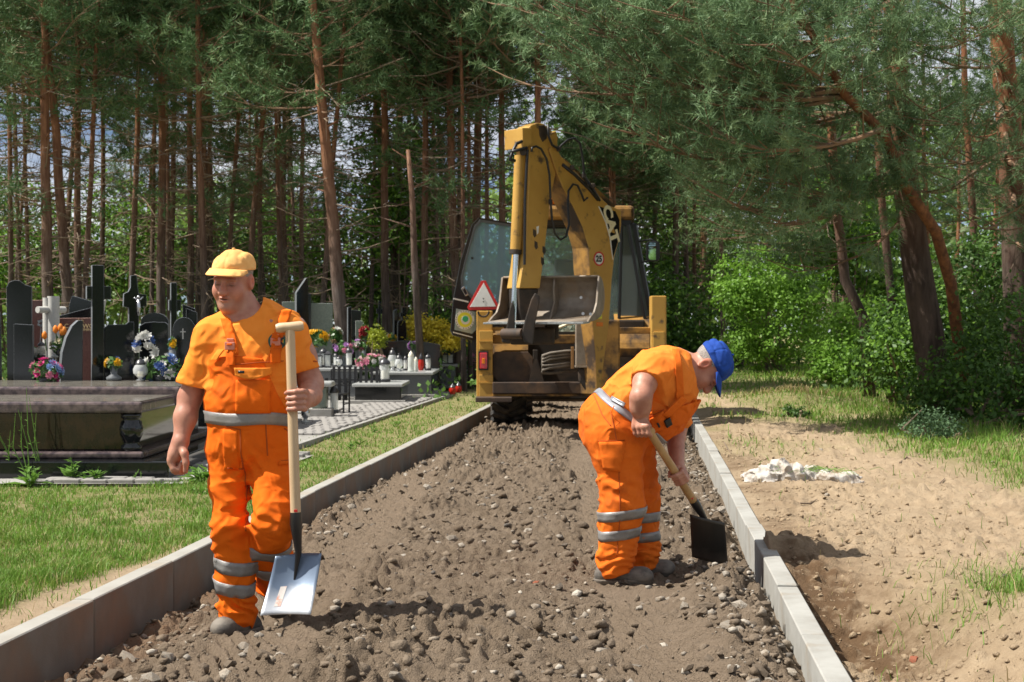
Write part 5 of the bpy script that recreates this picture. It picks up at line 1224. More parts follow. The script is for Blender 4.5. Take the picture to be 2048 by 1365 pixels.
# ------------------------------------------------------------------ the backhoe loader
m_cy = mat('digger_yellow', (.53, .31, .068), .48, col2=(.45, .25, .05), scale=2.2, col3=(.11, .07, .04), scale3=6.5, lo3=.585, hi3=.70, bump=.08, bscale=30, spec=.4)
m_cyd = mat('digger_yellow_grimy', (.36, .19, .045), .6, col2=(.055, .036, .024), scale=3.2, lo=.42, hi=.60, bump=.2, bscale=25, spec=.3)
m_dk = mat('greasy_steel', (.030, .023, .018), .6, col2=(.075, .048, .03), scale=5, lo=.45, hi=.7, spec=.4, bump=.15, bscale=30)
m_rust = mat('rusty_plate', (.085, .05, .03), .75, col2=(.035, .025, .02), scale=5, col3=(.18, .095, .04), scale3=3, lo3=.55, hi3=.75)
m_steel = mat('worn_bucket_steel', (.30, .255, .205), .55, metal=.15, col2=(.19, .15, .115), scale=6, col3=(.27, .19, .12), scale3=4, lo3=.5, hi3=.7, bump=.1, bscale=30)
m_edge = mat('cutting_edge', (.45, .47, .48), .35, metal=.8, col2=(.28, .27, .25), scale=12)
m_chrome = mat('chrome_rod', (.80, .82, .85), .10, metal=1.0)
m_rub = mat('tyre_rubber', (.035, .033, .031), .85, col2=(.11, .09, .07), scale=7, lo=.45, hi=.7, spec=.3)
m_rim = mat('pale_rim', (.45, .45, .43), .6, col2=(.3, .28, .25), scale=5)
m_bk = mat('black_trim', (.010, .010, .011), .35, spec=.5)
m_hose = mat('black_hose', (.012, .012, .013), .45, spec=.5)
m_hosed = mat('dusty_hose', (.20, .17, .14), .8, col2=(.12, .10, .08), scale=9)
m_cream = mat('decal_cream', (.80, .72, .50), .5); m_w = mat('sign_white', (.78, .78, .76), .5, col2=(.68, .67, .64), scale=6); m_r = mat('sign_red', (.56, .022, .02), .4)
m_cabglass = glass_mat('cab_glass', (.70, .82, .80), .13, .03); m_doorglass = glass_mat('door_glass', (.50, .70, .80), .30, .05)
m_mirror = mat('mirror_glass', (.55, .68, .66), .03, metal=1.0)
m_lamp = mat('red_lamp', (.55, .02, .03), .15, spec=.7, coat=.5); m_amber = mat('amber_lamp', (.75, .20, .01), .2, spec=.6)
DG = empty('backhoe_loader', (.80, 18.6, .1), label='worn yellow backhoe loader seen from behind with its arm folded and cab door open', cat='digger')
def dbox(name, px0, px1, py0, py1, d, dep, m, bev=.008, par=None):
    """box whose camera-side face shows at that pixel rectangle; dep metres deep"""
    a = W(px0, py1, d); b = W(px1, py0, d); q = MB(); q.box2((a.x, d, a.z), (b.x, d + dep, b.z)); return q.build(name, m, DG if par is None else par, bevel=bev, rel=DG.matrix_basis.inverted())
DI = Matrix.Translation(-DG.location)
def dmesh(q, name, m, par=None, **k): return q.build(name, m, DG if par is None else par, rel=DI, **k)
# stabiliser posts
post = dbox('stabiliser_post', 953, 985, 622, 800, 18.2, .30, m_cy, .012)
for y0, y1 in ((662, 700), (750, 796)): dbox('post_panel', 958, 986, y0, y1, 18.17, .03, m_cy, .006, post)
for y0 in (682, 765): dbox('panel_rib', 958, 986, y0, y0 + 2.5, 18.155, .02, m_cy, 0, post)
lamp = dbox('tail_light', 957, 977, 703, 741, 18.15, .05, m_bk, .006); dbox('red_lens', 959.5, 974.5, 706, 738, 18.135, .03, m_lamp, .008, lamp); dbox('amber_lens', 964, 970, 717, 728, 18.125, .02, m_amber, .004, lamp)
post = dbox('stabiliser_post', 1303, 1333, 592, 800, 18.2, .30, m_cy, .012); dbox('post_panel', 1306, 1330, 664, 700, 18.17, .03, m_cy, .006, post)
dbox('stabiliser_pad', 951, 1024, 795, 805, 17.95, .35, m_rust, .01); dbox('stabiliser_pad', 1262, 1335, 795, 805, 17.95, .35, m_rust, .01)
dbox('cross_beam', 985, 1303, 765, 788, 18.1, .2, m_rust, .01); dbox('beam_lip', 985, 1303, 788.5, 793, 18.14, .2, m_cyd, .004)
dbox('upper_beam', 986, 1160, 670, 688, 18.35, .2, m_cyd, .01); dbox('upper_beam', 1190, 1303, 655, 668, 18.35, .2, m_cyd, .01)
dbox('side_bracket', 984, 1008, 655, 662, 18.3, .1, m_cy, .004)
q = MB(); px = [(984, 712), (990, 704), (1056, 704), (1066, 716), (1066, 750), (1058, 763), (996, 763), (986, 752)]
o_ = W(1024, 735, 18.3); kk = 18.3 / F; q.prism([((x - 1024) * kk, (735 - y) * kk) for x, y in px], o_, (1, 0, 0), (0, 0, 1), (0, 1, 0), .04); dmesh(q, 'cover_plate', m_rust, bevel=.006)
dbox('frame_web', 1066, 1076, 700, 765, 18.32, .06, m_dk); dbox('chassis', 1000, 1290, 640, 800, 18.75, 2.0, m_dk, .02)
q = MB(); q.prism([((x - 1024) * kk, (735 - y) * kk) for x, y in ((1068, 720), (1075, 720), (1088, 763), (1058, 763))], o_ + Vector((0, -.02, 0)), (1, 0, 0), (0, 0, 1), (0, 1, 0), .05); dmesh(q, 'gusset', m_dk)
# king post and swing cover
dbox('king_post', 1186, 1240, 640, 795, 18.05, .25, m_cyd, .02); cov = dbox('swing_cover', 1152, 1187, 645, 732, 17.7, .25, m_steel, .01)
dbox('cover_band', 1151, 1188, 732, 736, 17.69, .26, m_steel, .004); q = MB(); q.prism([((x - 1170) * kk, (760 - y) * kk) for x, y in ((1156, 737), (1187, 737), (1187, 788), (1172, 784), (1158, 762))], W(1170, 760, 17.85), (1, 0, 0), (0, 0, 1), (0, 1, 0), .25); dmesh(q, 'swing_casting', m_dk, bevel=.02)
pl = dbox('number_plate', 1117, 1154, 648, 664, 18.25, .02, mat('plate_green', (.62, .72, .62), .4), .003)
txt('OP 20', .105, Matrix.Translation(W(1134, 656, 18.245)) @ Matrix.Rotation(R(90), 4, 'X'), mat('plate_ink', (.02, .10, .09), .5), DG, 'plate_lettering', .001)
q = MB(); q.tube([W(1112, 658, 18.1), W(1132, 650, 18.05), W(1156, 645, 18.05)], .018, 8); dmesh(q, 'tie_rod', m_cream)
# coiled hoses
for k, (y0, y1, y2) in enumerate(((712, 705, 702), (719, 711, 708), (725, 717, 713), (731, 729, 724), (741, 734, 727))):
    q = MB(); q.tube([W(1160, y2, 18.05), W(1130, y1 - 2, 18.02), W(1100, y1 + 2, 18.0), W(1085, y0, 18.0), W(1084, y0 + 5, 18.02), W(1100, y0 + 6, 18.08), W(1160, y0 - 2, 18.15)], .019, 8); dmesh(q, 'coiled_hose', m_hosed, smooth=True)
dbox('hose_strap', 1142, 1148, 694, 738, 17.97, .015, mat('leather_strap', (.30, .16, .06), .8), .003)
# wheels
def wheel(name, X, Y, r_, w_, par=None, seg=36, lugs=22):
    z = .08 + r_; root = MB(); Mx = Matrix.Rotation(R(90), 3, 'Y')
    root.lathe([(r_ * .50, -w_ / 2 * .8), (r_ * .82, -w_ / 2), (r_ * .93, -w_ / 2 * .92), (r_ * .955, -w_ * .25), (r_ * .955, w_ * .25), (r_ * .93, w_ / 2 * .92), (r_ * .82, w_ / 2), (r_ * .50, w_ / 2 * .8)], (X, Y, z), seg, Mx)
    for k in range(lugs):
        for s_ in (-1, 1):
            a = 2 * math.pi * (k + (.5 if s_ > 0 else 0)) / lugs; c = Vector((X + s_ * w_ * .25, Y + math.sin(a) * r_ * .97, z + math.cos(a) * r_ * .97))
            root.box(c, (w_ * .52, r_ * .095, r_ * .085), Matrix.Rotation(-a, 3, 'X') @ Matrix.Rotation(s_ * .62, 3, 'Z'))
    wo_ = dmesh(root, name, m_rub, smooth=True, auto=35)
    q = MB(); q.lathe([(r_ * .52, -w_ * .36), (r_ * .46, -w_ * .3), (r_ * .2, -w_ * .05), (.05, -w_ * .05), (.05, w_ * .05), (r_ * .2, w_ * .05), (r_ * .46, w_ * .3), (r_ * .52, w_ * .36)], (X, Y, z), 24, Mx); dmesh(q, 'rim', m_rim, par=wo_, smooth=True, auto=35)
    return wo_
wheel('rear_wheel', -.045, 19.35, .70, .48); wheel('rear_wheel', 1.62, 19.45, .70, .48); wheel('front_wheel', .15, 22.2, .46, .34); wheel('front_wheel', 1.75, 22.3, .46, .34)
# fenders, bonnet and front loader (ahead of the cab)
q = MB()
for s_, X in ((-1, -.05), (1, 1.62)):
    f_ = MB(); f_.grid(lambda u, v, X=X: (X - .26 + .52 * v, 19.38 + .86 * math.sin(R(-75 + 150 * u)), .78 + .86 * math.cos(R(-75 + 150 * u))), 12, 1); dmesh(f_, 'mudguard', m_cyd, thick=.02)
q = MB(); q.box((.95, 22.0, 1.25), (.95, 2.2, .75)); dmesh(q, 'bonnet', m_cy, bevel=.06)
for s_ in (-1, 1): q = MB(); q.tube([(.95 + s_ * .62, 21.0, 1.55), (.95 + s_ * .62, 22.6, 1.35), (.95 + s_ * .62, 23.6, .55)], [.09, .09, .07], 8); dmesh(q, 'loader_arm', m_cy)
q = MB(); q.grid(lambda u, v: (-.25 + 2.4 * v, 23.7 + .35 * math.cos(R(120 - 240 * u)), .55 + .38 * math.sin(R(120 - 240 * u))), 10, 1); dmesh(q, 'loader_bucket', m_steel, thick=.03)
# cab
def cp(px, py, d): return W(px, py, d)
cb0, cb1 = 19.0, 20.5
A = cp(1050, 452, cb0); B = cp(1268, 452, cb0); C = cp(1012, 655, cb0); D_ = cp(1304, 655, cb0)
dy = Vector((.14, cb1 - cb0, 0))
for a_, b_, nm in ((A, C, 'cab_pillar'), (B, D_, 'cab_pillar'), (A + dy, C + dy, 'cab_pillar'), (B + dy, D_ + dy, 'cab_pillar')):
    q = MB(); q.tube([a_, b_], .045, 6); dmesh(q, nm, m_bk)
for a_, b_ in ((A, B), (A + dy, B + dy), (A, A + dy), (B, B + dy), (C, D_), (D_, D_ + dy), (C, C + dy)): q = MB(); q.tube([a_, b_], .04, 6); dmesh(q, 'cab_rail', m_bk)
q = MB(); q.add([A, B, D_, C], [(0, 1, 2, 3)]); dmesh(q, 'rear_window', m_cabglass, thick=.006)
q = MB(); q.add([B, B + dy, D_ + dy, D_], [(0, 1, 2, 3)]); dmesh(q, 'side_window', m_cabglass, thick=.006)
q = MB(); q.add([A + dy, B + dy, D_ + dy, C + dy], [(0, 1, 2, 3)]); dmesh(q, 'windscreen', m_cabglass, thick=.006)
pn = cp(1248, 660, 18.95); q = MB(); q.add([cp(1240, 452, 18.96), cp(1262, 452, 18.96), cp(1299, 640, 18.96), cp(1238, 655, 18.96)], [(0, 1, 2, 3)]); dmesh(q, 'tinted_quarter_window', glass_mat('tinted', (.20, .24, .24), .55), thick=.006)
for x0, x1, nm in ((1256, 1292, 'window_strut'), (1243, 1238, 'window_strut')): q = MB(); q.tube([cp(x0, 450, 18.9), cp(x1, 650, 18.9)], .022, 6); dmesh(q, nm, m_bk)
r0 = cp(1046, 441, 18.9); r1 = cp(1262, 411, 18.9); q = MB(); q.box2((r0.x, 18.9, r0.z), (r1.x + .05, 20.7, r1.z)); dmesh(q, 'cab_roof', m_cyd, bevel=.05)
q = MB(); q.box2((r0.x + .03, 18.93, r0.z - .06), (r1.x, 20.6, r0.z + .002)); dmesh(q, 'roof_lining', m_bk)
q = MB(); c = cp(1107, 408, 19.2); q.lathe([(.07, 0), (.075, .03), (.06, .03)], (c.x, c.y, r1.z), 12); bc = dmesh(q, 'beacon_base', m_bk); q = MB(); q.lathe([(.055, 0), (.055, .09), (.03, .12)], (c.x, c.y, r1.z + .03), 12); dmesh(q, 'beacon_lens', m_amber, par=bc, smooth=True)
q = MB(); c = cp(1134, 570, 19.6); q.box((c.x, c.y, c.z + .1), (.36, .14, .5)); dmesh(q, 'driver_seat', m_bk, bevel=.05); q = MB(); q.box((c.x, c.y - .2, c.z - .28), (.42, .5, .2)); dmesh(q, 'seat_cushion', m_bk, bevel=.05)
q = MB(); q.box((1.0, 19.8, .98), (1.35, 1.7, .35)); dmesh(q, 'cab_floor', m_dk)
st = cp(1195, 590, 20.2); q = MB(); q.lathe([(.19, -.02), (.21, 0), (.19, .02), (.17, 0)], st, 20, Matrix.Rotation(R(-35), 3, 'X')); dmesh(q, 'steering_wheel', m_bk, smooth=True)
# mirror on its bracket
q = MB(); q.tube([cp(1262, 486, 19.0), cp(1290, 481, 18.95), cp(1304, 479, 18.9), cp(1308, 485, 18.9)], .011, 6); q.tube([cp(1278, 526, 18.98), cp(1308, 521, 18.9)], .011, 6); mr = dmesh(q, 'mirror_bracket', m_bk)
mx0, mz = 18.85, 0; q = MB()
def rr_out(cx, cy, hw, hh, r_, n=4):
    o = []
    for sx, sy, a0 in ((1, 1, 0), (-1, 1, 90), (-1, -1, 180), (1, -1, 270)):
        for i in range(n + 1): a = R(a0 + 90 * i / n); o.append((cx + sx * (hw - r_) + r_ * math.cos(a), cy + sy * (hh - r_) + r_ * math.sin(a)))
    return o
k2 = 18.85 / F; q.prism(rr_out(0, 0, 13.5 * k2, 20 * k2, 6 * k2), W(1306, 503, 18.85), (1, 0, 0), (0, 0, 1), (0, 1, 0), .05); mh = dmesh(q, 'mirror_housing', m_bk, bevel=.006)
q = MB(); q.prism(rr_out(0, 0, 10.5 * k2, 17 * k2, 5 * k2), W(1307, 503, 18.82), (.97, .24, 0), (0, 0, 1), (-.24, .97, 0), .006); dmesh(q, 'mirror_glass', m_mirror, par=mh)
# open cab door
dd_ = 18.75
def dpl(pts, nm, m, off, th, par=None, bev=0.0):
    c = W(965, 560, dd_); k = dd_ / F; ex = Vector((.97, .243, 0)); nn = Vector((.243, -.97, 0)); q = MB()
    q.prism([((x - 965) * k / .97, (560 - y) * k) for x, y in pts], c + nn * off, ex, (0, 0, 1), nn, th); return dmesh(q, nm, m, par=par, bevel=bev)
dpts = [(958, 436), (1034, 447), (1030, 640), (1000, 664), (953, 678), (944, 682), (906, 671), (902, 662), (907, 600), (922, 522), (944, 450)]
cxm, cym = 965, 560
def frame_poly(outer, inner, nm, m, off, th, par=None):
    """ring between two outlines with the same number of corners"""
    c = W(965, 560, dd_); k = dd_ / F; ex = Vector((.97, .243, 0)); nn = Vector((.243, -.97, 0)); ez = Vector((0, 0, 1)); q = MB(); n = len(outer)
    def p(x, y, s_): return c + ex * ((x - 965) * k / .97) + ez * ((560 - y) * k) + nn * (off + s_ * th / 2)
    for i in range(n):
        j = (i + 1) % n; a, b, c1, d1 = outer[i], outer[j], inner[j], inner[i]
        q.add([p(*a, 1), p(*b, 1), p(*c1, 1), p(*d1, 1), p(*a, -1), p(*b, -1), p(*c1, -1), p(*d1, -1)], [(3, 2, 1, 0), (4, 5, 6, 7), (0, 1, 5, 4), (2, 3, 7, 6)])
    return dmesh(q, nm, m, par=par)
win_u = [(962, 445), (1027, 454), (1023, 600), (985, 610), (940, 590), (930, 575), (926, 565), (924, 558), (926, 545), (935, 510), (952, 455)]
door = frame_poly(dpts, [(962, 445), (1027, 454), (1024, 600), (1000, 612), (960, 606), (944, 592), (932, 580), (926, 572), (925, 556), (934, 515), (951, 456)], 'cab_door', m_bk, 0, .05)
dpl([(962, 445), (1027, 454), (1024, 600), (1000, 612), (960, 606), (944, 592), (932, 580), (926, 572), (925, 556), (934, 515), (951, 456)], 'door_window', m_doorglass, 0, .01, door)
frame_poly([(959, 440), (1031, 450), (1029, 602), (1000, 616), (957, 611), (940, 596), (928, 583), (922, 574), (921, 556), (931, 514), (948, 453)], [(962, 445), (1027, 454), (1024, 600), (1000, 612), (960, 606), (944, 592), (932, 580), (926, 572), (925, 556), (934, 515), (951, 456)], 'window_seal', mat('grey_seal', (.10, .11, .12), .5), .028, .012, door)
dpl([(912, 618), (950, 624), (951, 660), (943, 668), (909, 660)], 'lower_window', mat('lower_glass', (.30, .36, .34), .12, spec=.7), .03, .012, door)
dpl([(907, 596.5), (936, 603), (936, 606), (906.5, 599.5)], 'trim_strip', m_w, .03, .012, door); dpl([(906, 664), (944, 674), (944, 676), (906, 666)], 'trim_strip', m_w, .03, .012, door)
dpl([(921, 578), (927, 573), (936, 590), (930, 594)], 'door_handle', m_silver, .035, .03, door, .004); dpl([(924, 580), (928, 577), (933, 588), (929, 590)], 'handle_grip', m_bk, .055, .01, door)
def disc(nm, px, py, rx, m, off, par, seg=24, d_=dd_):
    c = W(965, 560, dd_); k = dd_ / F; ex = Vector((.97, .243, 0)); nn = Vector((.243, -.97, 0)); q = MB()
    q.prism([((px - 965) * k / .97 + rx * k * math.cos(2 * math.pi * i / seg), (560 - py) * k + rx * k * math.sin(2 * math.pi * i / seg)) for i in range(seg)], c + nn * off, ex, (0, 0, 1), nn, .003); return dmesh(q, nm, m, par=par)
m_sy = mat('sticker_yellow', (.75, .72, .05), .4); m_sg = mat('sticker_green', (.02, .42, .20), .4)
disc('round_sticker', 928.5, 640, 19.5, m_w, .040, door); disc('sticker_ring', 928.5, 640, 15, m_sy, .044, door); disc('sticker_inner', 929.5, 640.5, 9, m_w, .048, door); disc('sticker_tree', 929.5, 638.5, 6, m_sg, .052, door)
for k in range(22):
    a = 2 * math.pi * k / 22
    if k % 7: disc('sticker_letter', 928.5 + 17.3 * math.cos(a), 640 + 17.3 * math.sin(a), 1.0, m_bk, .044, door, 6)
q = MB(); q.tube([W(929.5, 641, dd_ - .07), W(930, 648, dd_ - .07)], .008, 5); dmesh(q, 'sticker_trunk', m_sg, par=door)
disc('window_knob', 944, 517, 2.6, m_bk, .02, door, 10)
# slow-vehicle triangle
ds = 17.95; k3 = ds / F
tri = lambda s_, t_: [(-s_ - 0, -t_ * .98), (-s_ + 3, -t_ - 1.5), (s_ - 3, -t_ - 1.5), (s_, -t_ + 1), (3, 38 - (29 - t_)), (-2, 38 - (29 - t_))]
def tp(pts, nm, m, off, par=None): q = MB(); q.prism([(x * k3, y * k3) for x, y in pts], W(966.5, 597, ds - off), (1, 0, 0), (0, 0, 1), (0, 1, 0), .006); return dmesh(q, nm, m, par=par, bevel=.002)
ts = tp([(-32, -18), (-29, -24), (29, -22), (32, -17), (5, 35), (-4, 35)], 'warning_triangle', m_r, 0); tp([(-27, -17.5), (25.5, -16.5), (1, 31)], 'triangle_field', m_w, .006, ts)
for y in (-1, -7): q = MB(); q.lathe([(.009, 0), (.009, .004)], W(967, 597 - y, ds - .012), 8, Matrix.Rotation(R(90), 3, 'X')); dmesh(q, 'bolt', m_bk, par=ts)
q = MB(); pts = [W(967 + 11 * math.cos(a), 623 + 11 * math.sin(a), 18.1) for a in np.linspace(0, math.pi, 9)]; q.tube(pts, .012, 6); dmesh(q, 'ring_hook', m_dk)

# -- boom, stick and bucket
ab = R(50); eB = Vector((-math.sin(ab), -math.cos(ab), 0)); nB = Vector((math.cos(ab), -math.sin(ab), 0)); OB = W(1215, HZ, 17.9)
def BP(px, py, off=0.0):
    """(r, z) of the point on the arm's plane, shifted off along its normal, that shows at px, py"""
    t = (px - 1024) / F; x0 = OB.x + nB.x * off; y0 = OB.y + nB.y * off
    r_ = (x0 - t * y0) / (t * eB.y - eB.x); Y = y0 + r_ * eB.y
    return r_, CH - (py - HZ) / F * Y
def BW(px, py, off=0.0): r_, z = BP(px, py, off); q = OB + eB * r_ + nB * off; q.z = z; return q
def arm_prism(pts, width, nm, m, bev=.012, par=None, offc=0.0):
    uv = [BP(x, y, offc + width / 2) for x, y in pts]; q = MB(); o = Vector((OB.x, OB.y, 0)) + nB * offc; q.prism(uv, o, eB, (0, 0, 1), nB, width); ob = dmesh(q, nm, m, par=par)
    bm = bmesh.new(); bm.from_mesh(ob.data); bmesh.ops.recalc_face_normals(bm, faces=bm.faces); bm.to_mesh(ob.data); bm.free()
    if len(ob.data.materials) > 1:
        for p_ in ob.data.polygons:
            if abs(p_.normal.dot(nB)) < .5: p_.material_index = 1
    md = ob.modifiers.new('bevel', 'BEVEL'); md.width = bev; md.segments = 2; md.limit_method = 'ANGLE'; md.angle_limit = R(45); return ob
boom = arm_prism([(1108, 285), (1122, 312), (1160, 352), (1196, 389), (1218, 411), (1243, 421), (1243, 450), (1240, 472), (1229, 515), (1224, 560), (1219, 640), (1206, 740), (1199, 790), (1194, 790), (1191, 714), (1186, 652), (1181, 560), (1177, 496), (1165, 455), (1146, 414), (1124, 373), (1112, 340), (1098, 300)], .30, 'boom', [m_cy, m_cyd])
arm_prism([(1120, 318), (1130, 318), (1232, 412), (1226, 418)], .10, 'boom_rib', m_cyd, .006, boom)
stick = arm_prism([(1052, 262), (1062, 251), (1075, 246), (1088, 248), (1097, 256), (1112, 272), (1118, 300), (1112, 345), (1101, 400), (1092, 480), (1084, 545), (1080, 577), (1039, 577), (1046, 535), (1053, 472), (1057, 380), (1058, 300)], .24, 'stick', [m_cy, m_cy])
arm_prism([(1045, 256), (1064, 256), (1064, 292), (1046, 296)], .34, 'stick_bracket', m_cy, .008, stick)
arm_prism([(1078, 252), (1089, 250), (1096, 262), (1094, 278), (1086, 285), (1080, 272)], .262, 'pin_boss', m_dk, .01, stick)
arm_prism([(1100, 268), (1112, 262), (1116, 275), (1114, 300), (1102, 296)], .30, 'pivot_lug', m_cy, .008, boom)
arm_prism([(1038, 577), (1078, 577), (1072, 625), (1060, 655), (1046, 655), (1040, 620)], .20, 'stick_end', m_dk, .02, stick)
for (x, y, rx) in ((1069, 466, .05), (1072, 490, .035), (1088, 500, .05), (1085, 522, .04)): arm_prism([(x - 3, y - 8), (x + 3, y - 5), (x + 4, y + 6), (x, y + 10), (x - 3, y + 4)], .2425, 'paint_scar', m_dk, .0005, stick)
arm_prism([(1073, 454), (1078, 452), (1077, 466), (1074, 470)], .243, 'white_tag', m_w, .0005, stick)
q = MB(); q.tube([BW(1040, 312, .02), BW(1031, 505, .02)], .066, 16); cy = dmesh(q, 'bucket_cylinder', m_cy, smooth=True, auto=40)
q = MB(); q.tube([BW(1033, 500, .02), BW(1027, 658, .02)], .037, 14); dmesh(q, 'piston_rod', m_chrome, par=cy, smooth=True, auto=40)
q = MB(); q.tube([BW(1031, 500, .02), BW(1030.5, 509, .02)], .074, 16); dmesh(q, 'cylinder_gland', m_dk, par=cy, smooth=True, auto=40)
q = MB(); q.tube([BW(1046, 305, -.1), BW(1046, 305, .16)], .04, 12); dmesh(q, 'cylinder_pin', m_dk, par=cy)
q = MB(); q.tube([BW(1055, 300, .17), BW(1050, 400, .15), BW(1049, 530, .15)], .016, 6); dmesh(q, 'steel_pipe', m_hose)
# hoses
for pts, r_, o_ in (([(1063, 304), (1064, 296), (1072, 293), (1082, 298), (1093, 318), (1099, 350), (1101, 400), (1104, 440), (1110, 468), (1121, 480), (1132, 474), (1138, 450), (1136, 410), (1137, 382), (1146, 369), (1155, 371), (1163, 388), (1168, 402), (1175, 396)], .014, .22),
                    ([(1096, 248), (1097, 272), (1104, 290), (1117, 299), (1122, 292), (1136, 280), (1149, 277), (1160, 287), (1166, 320), (1168, 350), (1174, 370)], .015, .2),
                    ([(1044, 283), (1033, 288), (1027, 300), (1022, 312), (1019, 320), (1030, 322)], .02, .15), ([(1054, 296), (1040, 300), (1024, 304)], .018, .18),
                    ([(1125, 330), (1150, 350), (1180, 380), (1196, 400)], .022, .16), ([(1168, 352), (1190, 385), (1200, 402)], .016, .17)):
    q = MB(); q.tube([BW(x, y, o_) for x, y in pts], r_, 8); dmesh(q, 'hydraulic_hose', m_hose, smooth=True)
for x, y in ((1117, 298), (1101, 404), (1144, 336), (1186, 372), (1168, 352)): q = MB(); q.box(BW(x, y, .19), (.05, .05, .06)); dmesh(q, 'hose_fitting', m_dk, bevel=.01)
# decals
MBm = Matrix.Identity(4); MBm.col[0][:3] = -eB; MBm.col[1][:3] = (0, 0, 1); MBm.col[2][:3] = nB
arm_prism([(1198, 413), (1231, 423), (1239, 440), (1239, 472), (1227, 514), (1224, 507), (1220, 475), (1212, 445)], .303, 'logo_panel', mat('decal_black', (.008, .008, .008), .7, spec=.15), .0004, boom)
arm_prism([(1196.5, 413), (1199, 413.5), (1213.5, 445), (1221.5, 475), (1225, 507), (1227, 520), (1225, 519), (1219, 475), (1211, 446)], .304, 'logo_stripe', m_w, .0004, boom)
arm_prism([(1216, 462), (1224, 447), (1231, 468)], .3045, 'logo_triangle', m_cy, .0004, boom)
txt('CAT', .245, Matrix.Translation(BW(1221.5, 449, .1535)) @ MBm @ Matrix.Rotation(R(-70), 4, 'Z') @ Matrix.Diagonal((1.0, .80, 1, 1)), m_cream, DG, 'logo_lettering', .001, bold=.012)
def bdisc(nm, px, py, r_, m, w_): 
    o = BW(px, py, w_ / 2); q = MB(); q.prism([(r_ * math.cos(2 * math.pi * i / 28), r_ * math.sin(2 * math.pi * i / 28)) for i in range(28)], o, -eB, (0, 0, 1), nB, .003); return dmesh(q, nm, m, par=boom)
bdisc('speed_sign', 1198, 518, .090, m_r, .304); bdisc('speed_sign_field', 1198, 518, .070, m_w, .311)
txt('25', .105, Matrix.Translation(BW(1198, 518.5, .159)) @ MBm, m_bk, DG, 'speed_lettering', .001, bold=.004)
arm_prism([(1190, 628), (1204, 628), (1204, 638), (1190, 638)], .303, 'yellow_tag', m_sy, .0004, boom); arm_prism([(1193, 645), (1206, 645), (1206, 653), (1193, 653)], .306, 'amber_reflector', m_amber, .0004, boom)
# bucket
bb = R(20); eW = Vector((math.cos(bb), -math.sin(bb), 0)); eV = Vector((-math.sin(bb), -math.cos(bb), 0)); bo = W(1088, 640, 16.9)
prof = [(-.22, .52), (-.28, .51), (-.36, .46), (-.42, .36), (-.44, .25), (-.40, .13), (-.28, .04), (-.10, .0), (.26, -.03)]
hw = .60; BU = MB(); BU.grid(lambda u, v: bo + eW * (-hw + 2 * hw * v) + eV * np.interp(u * 8, range(9), [p[0] for p in prof]) + Vector((0, 0, float(np.interp(u * 8, range(9), [p[1] for p in prof])))), 24, 6)
bucket = dmesh(BU, 'bucket', m_steel, smooth=True, thick=.022)
for s_ in (-1, 1): q = MB(); q.prism([(a, b) for a, b in prof] + [(.14, .03), (-.02, .09), (-.12, .20), (-.17, .36)], bo + eW * s_ * (hw + .012), eV, (0, 0, 1), eW, .024); dmesh(q, 'side_plate', m_steel, par=bucket, bevel=.004)
q = MB(); q.prism([(a * .97, b) for a, b in prof[1:-1]] + [(-.18, .10), (-.27, .22), (-.24, .36)], bo + eW * .04, eV, (0, 0, 1), eW, .02); dmesh(q, 'inner_rib', m_steel, par=bucket)
q = MB(); q.prism([(.14, -.042), (.42, -.055), (.42, -.035), (.14, -.012)], bo, eV, (0, 0, 1), eW, 2 * hw + .03); dmesh(q, 'cutting_edge', m_edge, par=bucket, bevel=.003)
for x, y in ((1166, 628), (1181, 629), (1162, 596)): q = MB(); q.lathe([(.018, 0), (.018, .012)], W(x, y, 16.35), 8, Matrix.Rotation(R(75), 3, 'X')); dmesh(q, 'bolt', m_edge, par=bucket)
for pts, d_ in (([(1012, 660), (1003, 672), (1004, 685), (1020, 688), (1030, 668), (1030, 620), (1026, 600), (1020, 615)], 16.6), ([(1042, 670), (1050, 640), (1062, 600), (1070, 586), (1079, 592), (1079, 606), (1070, 650), (1066, 690), (1050, 686)], 16.45)):
    c = W(1040, 640, d_); k = d_ / F; q = MB(); q.prism([((x - 1040) * k, (640 - y) * k) for x, y in pts], c, (1, 0, 0), (0, 0, 1), (0, 1, 0), .05); dmesh(q, 'bucket_link', [m_dk, m_cyd][0], bevel=.012)
q = MB(); q.tube([W(1006, 668, 16.6), W(1045, 668, 16.45)], .062, 14); dmesh(q, 'link_pin', m_rust, smooth=True, auto=40)
dbox('coupler', 1020, 1110, 655, 690, 16.9, .5, m_dk, .03); dbox('boom_foot', 1090, 1118, 640, 680, 17.0, .4, m_dk, .03)
